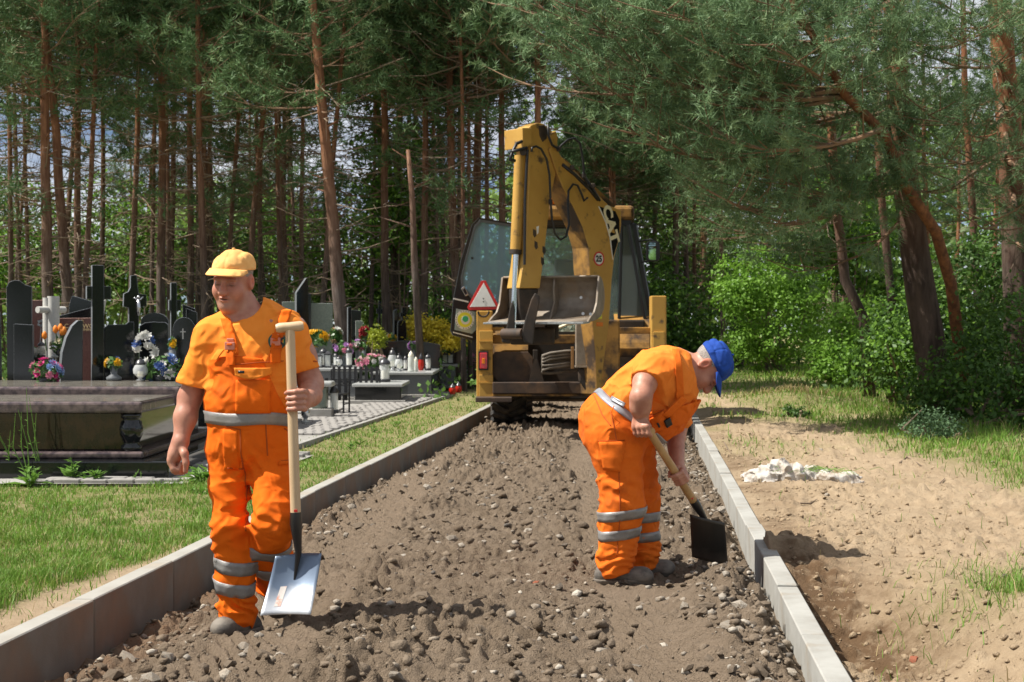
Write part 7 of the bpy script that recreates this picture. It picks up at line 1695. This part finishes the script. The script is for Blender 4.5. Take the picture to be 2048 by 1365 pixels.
# hanging strap end
strap([(410, 702), (402, 712), (394, 724)], .030, 'loose_strap', m_shirt, both, .012, over)
# bib pocket with its flap, flap label
G = [[np.array(J(x, y, -.45)) for x in np.linspace(443, 515, 14)] for y in np.linspace(765, 836, 10)]
drape('bib_pocket', ovl_raw, G, (0, 1, 0), .005, m_ovl, man, over, .006)
G = [[np.array(J(x + (v * 2), y + 9 * math.sin((x - 440) / 74 * math.pi) * v * .9 - 3 * v * (x - 440) / 74, -.45)) for x in np.linspace(440, 516, 18)] for v, y in zip(np.linspace(0, 1, 7), np.linspace(740, 757, 7))]
drape('pocket_flap', ovl_raw, G, (0, 1, 0), .012, m_shirt, man, over, .006)
G = [[np.array(J(x, y, -.45)) for x in np.linspace(449, 462, 4)] for y in np.linspace(746, 751.5, 3)]
drape('flap_label', ovl_raw, G, (0, 1, 0), .0185, m_bk, man, over, .002)
G = [[np.array(J(x, y, -.45)) for x in np.linspace(413, 446, 8)] for y in np.linspace(870, 958, 10)]
drape('side_pocket', ovl_raw, G, (0, 1, 0), .0015, m_ovl, man, over, .003)
G = [[np.array(J(x, y, -.45)) for x in np.linspace(530, 560, 8)] for y in np.linspace(938, 946, 3)]
drape('pocket_hem', ovl_raw, G, (0, 1, 0), .005, m_ovl, man, over, .005)
for pts in ([(500, 858), (502, 895), (503, 928)], [(416, 866), (447, 872)], [(447, 872), (448, 958)], [(415, 956), (447, 959)], [(535, 872), (578, 900)], [(448, 930), (452, 1000), (456, 1090)], [(426, 735), (478, 730), (534, 727)], [(410, 853), (470, 858), (560, 853)], [(530, 941), (560, 939)]): seam(J, ovl_raw, pts, man, over)
for pts in ([(380, 752), (395, 758), (405, 764)], [(592, 728), (612, 733), (628, 728)]): seam(J, shirtf, pts, man, shirt)
# chest badge with its letter
def badge(nm, r_, m, off, n=26):
    G = []
    for rr_ in np.linspace(.02, r_, 4): G.append([np.array(J(525 + rr_ * math.cos(a), 684 + rr_ * math.sin(a), -.45)) for a in np.linspace(0, 2 * math.pi, n)])
    return drape(nm, shirtf, G, (0, 1, 0), off, m, man, shirt, .0015)
badge('chest_badge', 18.5, mat('badge_green', (.02, .10, .07), .6), .003); badge('badge_field', 13.5, mat('badge_yellow', (.62, .50, .06), .6), .005)
p = np.array(J(533, 686, -.45))[None].astype(np.float32)
for _ in range(60): p = p + V3((0, 1, 0)) * np.clip((shirtf(p) - .010) * .8, -.02, .05)[:, None]
txt('K', .045, Matrix.Translation(Vector(p[0].tolist())) @ Matrix.Rotation(R(90), 4, 'X'), m_bk, man, 'badge_letter', .001, bold=.002)
# boots
boot(man, J(505, 1272, .05), J(447, 1274, -.085), J(488, 1232, .02), gA)
gB = J(556, 1243, .10).z
boot(man, J(546, 1190, .28), J(556, 1232, .12), J(545, 1170, .22), J(0, 1250, .1).z - .02, r_=.95)

# -- his shovel
def shovel(name, label, top, neck, bend, blade_fn, bar, mw, root_z, sw=.0215, mark=None, worn=True):
    root = empty(name, (bend.x, bend.y, root_z), label=label, cat='shovel'); rel = Matrix.Translation(-root.location)
    q = MB(); q.tube([top, top.lerp(neck, .5), neck], [sw * .93, sw, sw * 1.02], 16); q.build('shaft', mw, root, smooth=True, rel=rel, auto=40)
    q = MB(); q.tube([bar[0], bar[0].lerp(bar[1], .12), bar[0].lerp(bar[1], .5), bar[0].lerp(bar[1], .88), bar[1]], [sw * .75, sw * .98, sw * .92, sw * .98, sw * .75], 14); q.build('grip', mw, root, smooth=True, rel=rel, auto=50)
    m_sock = mat('black_socket', (.013, .013, .015), .3, spec=.6); q = MB(); q.tube([neck.lerp(top, .06), neck, neck.lerp(bend, .5), bend, blade_fn(.5, .45) ], [sw * 1.12, sw * 1.2, sw * .9, sw * .62, sw * .2], 14); q.build('socket', m_sock, root, smooth=True, rel=rel, auto=50)
    q = MB(); q.grid(lambda u, v: blade_fn(u, v), 14, 14)
    return root, rel, q
top = J(580, 660, -.215); neck = J(592, 1048, -.21); bend = J(597, 1108, -.20)
def bl1(u, v):
    a = J(551, 1113, -.205); b = J(643, 1107, -.205); c = J(520, 1232, -.315); e = J(621, 1230, -.325); p = a.lerp(b, u).lerp(c.lerp(e, u), v); return p + Vector((0, .035 * math.sin(math.pi * u) * (1 - .35 * v) + .02 * math.sin(math.pi * v), 0))
sv, rel, q = shovel('shovel', 'new square-mouthed shovel with pale wooden shaft held upright by the walking man', top, neck, bend, bl1, (J(552, 657, -.22), J(607, 652, -.21)), m_wood, J(0, 1240).z)
m_blade = bpy.data.materials.new('shovel_blade'); m_blade.use_nodes = True
def blade_mat(m, hi_, lo_, dirt, z0, z1):
    n = m.node_tree; L = n.links; b = n.nodes['Principled BSDF']; b.inputs['Metallic'].default_value = .85; b.inputs['Roughness'].default_value = .36
    g = n.nodes.new('ShaderNodeTexCoord'); s_ = n.nodes.new('ShaderNodeSeparateXYZ'); L.new(g.outputs['Object'], s_.inputs['Vector']); k = n.nodes.new('ShaderNodeTexNoise'); k.inputs['Scale'].default_value = 9; k.inputs['Detail'].default_value = 7; L.new(g.outputs['Object'], k.inputs['Vector'])
    ad = n.nodes.new('ShaderNodeMath'); ad.operation = 'MULTIPLY_ADD'; ad.inputs[1].default_value = .16; L.new(k.outputs['Fac'], ad.inputs[0]); L.new(s_.outputs['Z'], ad.inputs[2])
    r_ = n.nodes.new('ShaderNodeMapRange'); r_.inputs['From Min'].default_value = z0 + .08; r_.inputs['From Max'].default_value = z1 + .08; L.new(ad.outputs[0], r_.inputs['Value'])
    x = n.nodes.new('ShaderNodeMix'); x.data_type = 'RGBA'; x.inputs['A'].default_value = (*lo_, 1); x.inputs['B'].default_value = (*hi_, 1); L.new(r_.outputs['Result'], x.inputs['Factor']); L.new(x.outputs['Result'], b.inputs['Base Color'])
    w_ = n.nodes.new('ShaderNodeMapping'); w_.inputs['Scale'].default_value = (260, 260, 12); L.new(g.outputs['Object'], w_.inputs['Vector']); k2 = n.nodes.new('ShaderNodeTexNoise'); L.new(w_.outputs['Vector'], k2.inputs['Vector']); bp = n.nodes.new('ShaderNodeBump'); bp.inputs['Strength'].default_value = .15; bp.inputs['Distance'].default_value = .001; L.new(k2.outputs['Fac'], bp.inputs['Height']); L.new(bp.outputs['Normal'], b.inputs['Normal'])
blade_mat(m_blade, (.17, .22, .30), (.88, .89, .90), None, .06, .20); m_blade.node_tree.nodes['Principled BSDF'].inputs['Metallic'].default_value = .45  # pale lower part: bare steel, with its bright reflection put into the colour
bo1 = q.build('blade', m_blade, sv, smooth=True, rel=rel, thick=.004)
q = MB(); q.grid(lambda u, v: bl1(.22 + .13 * u + .03 * (1 - v), .55 + .32 * v) + Vector((0, -.004, 0)), 3, 6); q.build('paper_label', mat('torn_label', (.62, .57, .53), .7, col2=(.62, .30, .22), scale=40, lo=.5, hi=.62), bo1, rel=rel)
q = MB(); c = top.lerp(neck, .93); q.box(c + Vector((.004, -.0215, 0)), (.014, .006, .010)); q.build('red_mark', m_r, sv, rel=rel)
# -- the bending man with the blue cap
g2 = rz((1240 - 1024) / F * 7.1, 7.1); D2 = Gd(1168, g2) + .12
K = lambda px, py, dd=0.0: W(px, py, D2 + dd)
man2 = empty('person', K(1250, 1168), label='stout man in a blue cap and orange overalls bending over a shovel', cat='person'); man2.location.z = g2
hc, hM = head_frame(K(1411, 733, -.02), (.30, -.10, -.95), (.95, -.05, .32))
body = SDF(); body.ell(K(1322, 768), (.17, .20, .15), None, .06).ell(K(1275, 815), (.17, .19, .15), None, .06).cone(K(1335, 750, -.15), K(1345, 750, .15), .08, .08, .06)
body.cone(K(1352, 725, 0), K(1395, 738, -.02), .078, .064, .05)
add_head(body, hc, hM, 1.02)
# near arm, straight down to the grip
SH, EB, WB = K(1302, 742, -.20), K(1282, 795, -.33), K(1282, 836, -.27)
body.chain([SH, K(1290, 766, -.27), EB], [.062, .056, .050], .03).cone(EB, K(1281, 815, -.31), .050, .047, .03).cone(K(1281, 815, -.31), WB, .047, .036, .03)
body.ell(K(1281, 848, -.27), (.042, .042, .034), None, .025)
for k, (x, dd) in enumerate(((1268, -.245), (1276, -.285), (1285, -.305), (1294, -.315))):
    kn = K(x + 1, 856 - k * 1.2, dd - .03); body.cone(WB, kn, .022, .014, .02); body.chain([kn, K(x + 3, 867, dd - .028), K(x + 7, 871, dd + .002), K(x + 9, 864, dd + .022)], [.0135, .0122, .0112, .0095], .005)
body.chain([K(1288, 842, -.25), K(1297, 852, -.24), K(1303, 866, -.245)], [.018, .0135, .010], .01)
# far arm down to the hand low on the shaft
body.chain([K(1350, 770, .17), K(1352, 850, .20), K(1350, 872, .16)], [.068, .058, .052], .03).cone(K(1350, 872, .16), K(1356, 938, -.03), .051, .034, .03)
WF = K(1357, 940, -.035)
sx = lambda t: K(1298 + 110 * t, 862 + 173 * t, -.255 + .30 * t)
for k in range(4):
    t = .50 + .030 * k; ctr = np.array(sx(t)); kn = ctr + np.array((.030, .012, .018)); body.cone(WF, kn, .026, .0135, .02)
    body.chain([kn, ctr + np.array((.024, -.022, .010)), ctr + np.array((-.002, -.036, -.004)), ctr + np.array((-.026, -.022, -.012))], [.0128, .0118, .0112, .0095], .004)
tt_ = np.array(sx(.49)); body.chain([WF, tt_ + np.array((.01, .03, .018)), tt_ + np.array((-.024, .02, .0)), tt_ + np.array((-.034, -.002, -.016))], [.026, .0145, .012, .009], .01)
lo = np.array(K(1225, 985)); hi = np.array(K(1470, 670)); lo[1] = D2 - .45; hi[1] = D2 + .35
sdf_obj('body', body, lo, hi, .0048, m_skin, man2, head_attrs(hc, hM, 1.02))
sk = SDF(); sk.ell(hc + hM @ V3((0, -.015, .045)), (.0800, .0995, .0890), hM)
def hairf2(P):
    q = (P - hc) @ hM; return np.maximum(np.maximum(sk(P), q[:, 1] - .012 - .2 * q[:, 2]), np.maximum(-.050 - q[:, 2] + .8 * np.maximum(q[:, 1] + .02, 0), q[:, 2] - .115))
sdf_obj('hair', hairf2, hc - .15, hc + .15, .0045, m_hair, man2)
capo = cap_parts(man2, hc, hM, m_cap2, 1.04, seed=9, tilt=-.16, cut=.036, dome=(.090, .108, .092), brim=(.080, .080), droop=.42)
# T-shirt
sh2 = SDF(); sh2.ell(K(1322, 768), (.195, .225, .180), None, .06).ell(K(1272, 800), (.175, .215, .165), None, .07).ell(K(1298, 812), (.185, .20, .16), None, .07).cone(K(1335, 745, -.16), K(1345, 745, .16), .095, .095, .07).cone(K(1345, 735, -.06), K(1362, 742, -.03), .095, .085, .05)
sh2.cone(K(1308, 742, -.19), K(1291, 770, -.265), .092, .083, .04).cone(K(1350, 770, .16), K(1352, 835, .19), .085, .08, .04)
pS = np.array(K(1291, 762, -.27)); aS = unit((np.array(K(1280, 792, -.33)) - np.array(K(1304, 742, -.20)))[None])[0]
nk = SDF(); nk.ell(K(1402, 735, -.02), (.085, .16, .12), None)
def shirtf2(P):
    d = sh2(P) + folds(P, .015, 6, 6, 13); near = (P[:, 1] < D2 - .20); d = np.where(near, np.maximum(d, (P - pS) @ aS), d)
    return np.maximum(np.maximum(d, -nk(P)), K(1186, 0).x - P[:, 0])
lo = np.array(K(1170, 905)); hi = np.array(K(1415, 672)); lo[1] = D2 - .42; hi[1] = D2 + .36
shirt2 = sdf_obj('tshirt', shirtf2, lo, hi, .0065, m_shirt2, man2)
# overalls
o2 = SDF(); o2.ell(K(1228, 852), (.165, .215, .175), None, .06).ell(K(1218, 838), (.135, .20, .135), None, .06).ell(K(1300, 816), (.197, .222, .180), None, .07).ell(K(1325, 775), (.203, .236, .188), None, .06)
o2.cone(K(1230, 880, -.10), K(1245, 1005, -.11), .134, .102, .06).cone(K(1245, 1005, -.11), K(1231, 1130, -.10), .102, .092, .04)
o2.cone(K(1258, 880, .11), K(1275, 1000, .12), .13, .10, .06).cone(K(1275, 1000, .12), K(1284, 1122, .13), .10, .092, .04)
h1 = K(0, 1143).z
def ovr2(P):
    d = o2(P); z = P[:, 2]; d = d + folds(P, .014, 5, 8, 25) * (1 + .5 * sst(K(0, 900).z, K(0, 1000).z, z))
    ac = np.exp(-((z - K(0, 1110).z) / .07) ** 2); d = d + ac * .006 * np.sin((z + .3 * P[:, 0] + .14 * vn3(P * 7, 6)) * 120)
    st = np.exp(-((z - K(0, 960).z) / .11) ** 2); return d + st * .005 * np.sin((z * 1.0 + .35 * P[:, 0] + .2 * vn3(P * 5, 8)) * 88)
a1 = np.array(K(1186, 778)); a2 = np.array(K(1266, 822)); dl = unit((a2 - a1)[None])[0]; nl = np.array((-dl[2], 0, dl[0]), np.float32)   # above the belt line
b1 = np.array(K(1262, 826)); b2 = np.array(K(1392, 800)); db = unit((b2 - b1)[None])[0]; nbb = np.array((-db[2], 0, db[0]), np.float32)
def ovf2(P):
    d = np.maximum(ovr2(P), h1 - .015 * np.sin(P[:, 0] * 30) - P[:, 2]); w_ = (P - a1.astype(np.float32)) @ nl; b_ = (P - b1.astype(np.float32)) @ nbb
    w2 = np.where(P[:, 0] < b1[0], w_, np.maximum(w_, b_)); return np.maximum(d, np.minimum(w2 if False else np.where(P[:, 0] < b1[0], w_, b_), 9))
lo = np.array(K(1140, 1165)); hi = np.array(K(1400, 690)); lo[1] = D2 - .36; hi[1] = D2 + .38
over2 = sdf_obj('overalls', ovf2, lo, hi, .007, m_ovl2, man2)
ring('waist_band', lambda P: np.minimum(ovr2(P), shirtf2(P)), K(1236, 815), (.62, 0, .78), .036, m_refl2, man2, over2, .004, .40, wave=.004, shear=0)
for y in (1025, 1064):
    ring('reflective_band', ovr2, K(1242, y + 2, -.115), (-.12, 0, 1), .050, m_refl, man2, over2, .003, .19, rmin=.05)
    ring('reflective_band', ovr2, K(1276, y + 8, .12), (-.05, 0, 1), .050, m_refl, man2, over2, .003, .19, rmin=.05)
bt = lambda P: np.minimum(ovr2(P), shirtf2(P))
def side_patch(nm, quad, m, off, par, fn, n=9, thick=.005):
    a, b, c, d = [np.array(K(x, y, -.55)) for x, y in quad]; G = [[a * (1 - u) * (1 - v) + b * u * (1 - v) + c * u * v + d * (1 - u) * v for u in np.linspace(0, 1, n)] for v in np.linspace(0, 1, n)]
    return drape(nm, fn, G, (0, 1, 0), off, m, man2, par, thick)
side_patch('thigh_pocket', ((1206, 895), (1262, 893), (1250, 958), (1216, 955)), m_ovl2, .005, over2, ovr2)
side_patch('bib_pocket', ((1312, 848), (1340, 830), (1352, 866), (1322, 880)), m_ovl2, .006, over2, bt)
side_patch('pocket_label', ((1327, 856), (1331, 855), (1336, 864), (1332, 866)), m_bk, .012, over2, bt, 4, .002)
side_patch('strap', ((1362, 700), (1376, 704), (1384, 800), (1368, 806)), m_ovl2, .008, over2, bt, 12)
side_patch('strap', ((1338, 838), (1352, 846), (1392, 808), (1380, 798)), m_ovl2, .010, over2, bt, 8)
side_patch('loose_belt_end', ((1236, 800), (1262, 814), (1258, 822), (1232, 808)), m_refl2, .012, over2, bt, 6)
side_patch('phone_case', ((1343, 852), (1355, 844), (1361, 858), (1349, 866)), m_bk, .016, over2, bt, 5, .012)
q = MB(); q.tube([K(1384, 805, -.12), K(1392, 800, -.13), K(1390, 812, -.12), K(1382, 818, -.12)], .008, 6); q.build('strap_knot', m_ovl2, over2, rel=Matrix.Translation(-man2.location), smooth=True)
q = MB(); q.tube([K(1228, 812, -.24), K(1222, 825, -.25), K(1230, 838, -.255), K(1240, 846, -.255), K(1232, 852, -.255)], .003, 5); q.build('cord', m_ovl2, over2, rel=Matrix.Translation(-man2.location), smooth=True)
for pts in ([(1232, 830), (1244, 890), (1250, 960), (1252, 1060), (1246, 1140)], [(1206, 895), (1262, 893)], [(1200, 800), (1215, 840), (1232, 862)], [(1266, 838), (1310, 846), (1345, 828)]): seam(K, ovr2, pts, man2, over2, -.6)
boot(man2, K(1206, 1168, -.10), K(1284, 1168, -.11), K(1222, 1136, -.10), g2, r_=1.08)
boot(man2, K(1276, 1154, .13), K(1330, 1152, .11), K(1286, 1128, .13), g2, r_=1.0)
# his shovel
top = K(1298, 862, -.255); neck = K(1392, 1010, .0); bend = K(1412, 1042, .045)
def bl2(u, v):
    a = K(1380, 1029, .05); b = K(1449, 1046, .03); c = K(1384, 1114, .12); e = K(1456, 1132, .10); p = a.lerp(b, u).lerp(c.lerp(e, u), v); return p + Vector((0, -.03 * math.sin(math.pi * u) * (1 - .3 * v) , 0))
sv2, rel, q = shovel('shovel', 'used shovel with worn honey-coloured shaft pushed into the soil by the bending man', top, neck, bend, bl2, (K(1284, 857, -.20), K(1305, 864, -.32)), m_wood2, g2, .021)
m_blade2 = bpy.data.materials.new('soiled_blade'); m_blade2.use_nodes = True; blade_mat(m_blade2, (.065, .058, .05), (.26, .205, .155), None, .02, .14); m_blade2.node_tree.nodes['Principled BSDF'].inputs['Metallic'].default_value = .6
q.build('blade', m_blade2, sv2, smooth=True, rel=rel, thick=.004)
q = MB(); c = top.lerp(neck, .90); q.box(c + Vector((0, -.022, 0)), (.014, .004, .010)); q.build('red_mark', m_r, sv2, rel=rel)

# ------------------------------------------------------------------ odds and ends on the sand
c = Gp(1612, 962, .19); root = empty('plastic_sack', c, label='crumpled dirty white plastic sack lying on the sand beside the kerb', cat='sack')
m_sack = mat('dirty_white_plastic', (.50, .47, .43), .6, col2=(.34, .27, .20), scale=8, lo=.45, hi=.66, bump=.6, bscale=38, bdist=.02, spec=.3)
sk_ = SDF(); rr = np.random.default_rng(31)
for k in range(30):
    t_ = rr.uniform(-1, 1); yy = rr.normal(0, .12); x_ = c.x + t_ * .40 + .02; y_ = c.y + .04 + yy; hh = rr.uniform(.02, .06) + .075 * math.exp(-((t_ + .35) / .4) ** 2) * rr.random()
    a_ = rr.uniform(-.8, .8); M_ = np.array(Euler((rr.normal(0, .35), rr.normal(0, .35), a_)).to_matrix()); sk_.ell((x_, y_, gz(x_, y_) + hh * .5), (rr.uniform(.05, .13), rr.uniform(.04, .10), max(.018, hh)), M_, .018)
def sackf(P):
    w_ = vn3(P * 9, 3)[:, None] * .7; n1 = vn3(P * 16 + w_, 4); n2 = vn3(P * 38 + w_ * 2, 5)
    return np.maximum(sk_(P) + .032 * ((1 - np.abs(2 * n1 - 1)) ** 2 - .35) * -1 + .010 * (1 - np.abs(2 * n2 - 1)), c.z - .03 - P[:, 2])
o = sdf_obj('sheet', sackf, np.array(c) - (.65, .45, .08), np.array(c) + (.68, .5, .34), .009, m_sack, root)
q = MB()
for k in range(40):
    a = random.uniform(0, 6.28); p = Vector((c.x + random.gauss(.14, .14), c.y + random.gauss(0, .10), c.z + .09)); q.tube([p, p + Vector((math.cos(a) * .07, math.sin(a) * .07, random.uniform(0, .03))), p + Vector((math.cos(a) * .14, math.sin(a) * .14, -.02))], [.002, .002, .001], 3, False)
tag(q.build('grass_bits', m_grass, root), kind='stuff')
def sheetlet(label, px, py, w_, h_, d, m, name):
    c = W(px, py, d); c.z = gz(c.x, c.y); root = empty(name, c, label=label, cat='litter'); q = MB(); rr = np.random.default_rng(int(px))
    t = rr.uniform(.02, h_, (7, 7)); t[0] = t[-1] = 0; t[:, 0] = t[:, -1] = 0
    q.grid(lambda u, v: (c.x + (u - .5) * w_ + .1 * w_ * math.sin(9 * v), c.y + (v - .5) * w_ * .8, c.z + .006 + t[int(u * 6)][int(v * 6)]), 6, 6); q.build('sheet', m, root, smooth=True, thick=.002)
sheetlet('small white plastic scrap on the heap of straw beyond the bending man', 1546, 795, .16, .09, Gd(797, .2), m_sack, 'plastic_scrap')
sheetlet('crumpled pale bag at the foot of the stump', 1796, 785, .34, .28, Gd(788, .2), m_sack, 'plastic_bag')
def stick(label, pts, r_, z=.19):
    P = [Gp(x, y, z) for x, y in pts]; 
    for p in P: p.z = gz(p.x, p.y) + r_ + .004
    root = empty('dry_stick', P[0], label=label, cat='stick', group='dry sticks on the sand'); q = MB(); q.tube(P, [r_, r_ * .9, r_ * .4] if len(P) == 3 else r_, 6); q.build('shaft', m_twig, root)
stick('curved dry stick right of the plastic sack', [(1800, 932), (1815, 922), (1846, 938)], .010); stick('short dry stick further right of the sack', [(1860, 974), (1876, 966), (1890, 960)], .009)
stick('thin pale stick between the kerb and the digger shadow', [(1448, 886), (1456, 900), (1462, 908)], .006); stick('short twig near the front right sand', [(1600, 1010), (1620, 1008), (1635, 1003)], .006)
# straw heap far along the track
n = 900; a = rng.uniform(0, 6.28, n); c = Gp(1590, 800, .2); X = c.x + rng.normal(0, .5, n); Y = c.y + rng.normal(0, .5, n)
tag(blades('straw_heap', X, Y, ground_z(X, Y) + rng.uniform(0, .12, n) * np.exp(-((X - c.x) ** 2 + (Y - c.y) ** 2) / .5), rng.uniform(.06, .16, n), np.full(n, .012), m_straw, 8), 'scattered pale straw on the low heap beyond the bending man', 'straw', kind='stuff')
# dark fence post at the end of the track
p = W(1471, 735, 40); q = MB(); q.box((p.x, p.y, .95), (.10, .10, 1.7)); root = empty('fence_post', (p.x, p.y, .1), label='dark upright fence post left of the big pale shrub', cat='post'); q.build('shaft', m_iron, root)
# pine twigs and needles on the ground
n = 1500; y = 4.6 + 13 * rng.random(n) ** 1.5; X = np.where(rng.random(n) < .5, RS * y + UR + KT + .1 + np.abs(rng.normal(0, 1.3, n)), RS * y + UL - KT - .05 - np.abs(rng.normal(0, .9, n)))
tag(blades('ground_litter', X, y, ground_z(X, y) + .002, rng.uniform(.02, .06, n) , np.full(n, .003), [m_straw, m_twig], 18, None, (rng.random(n) < .5).astype(np.int32)), 'dry needles and straw bits scattered on sand and turf', 'litter', kind='stuff')
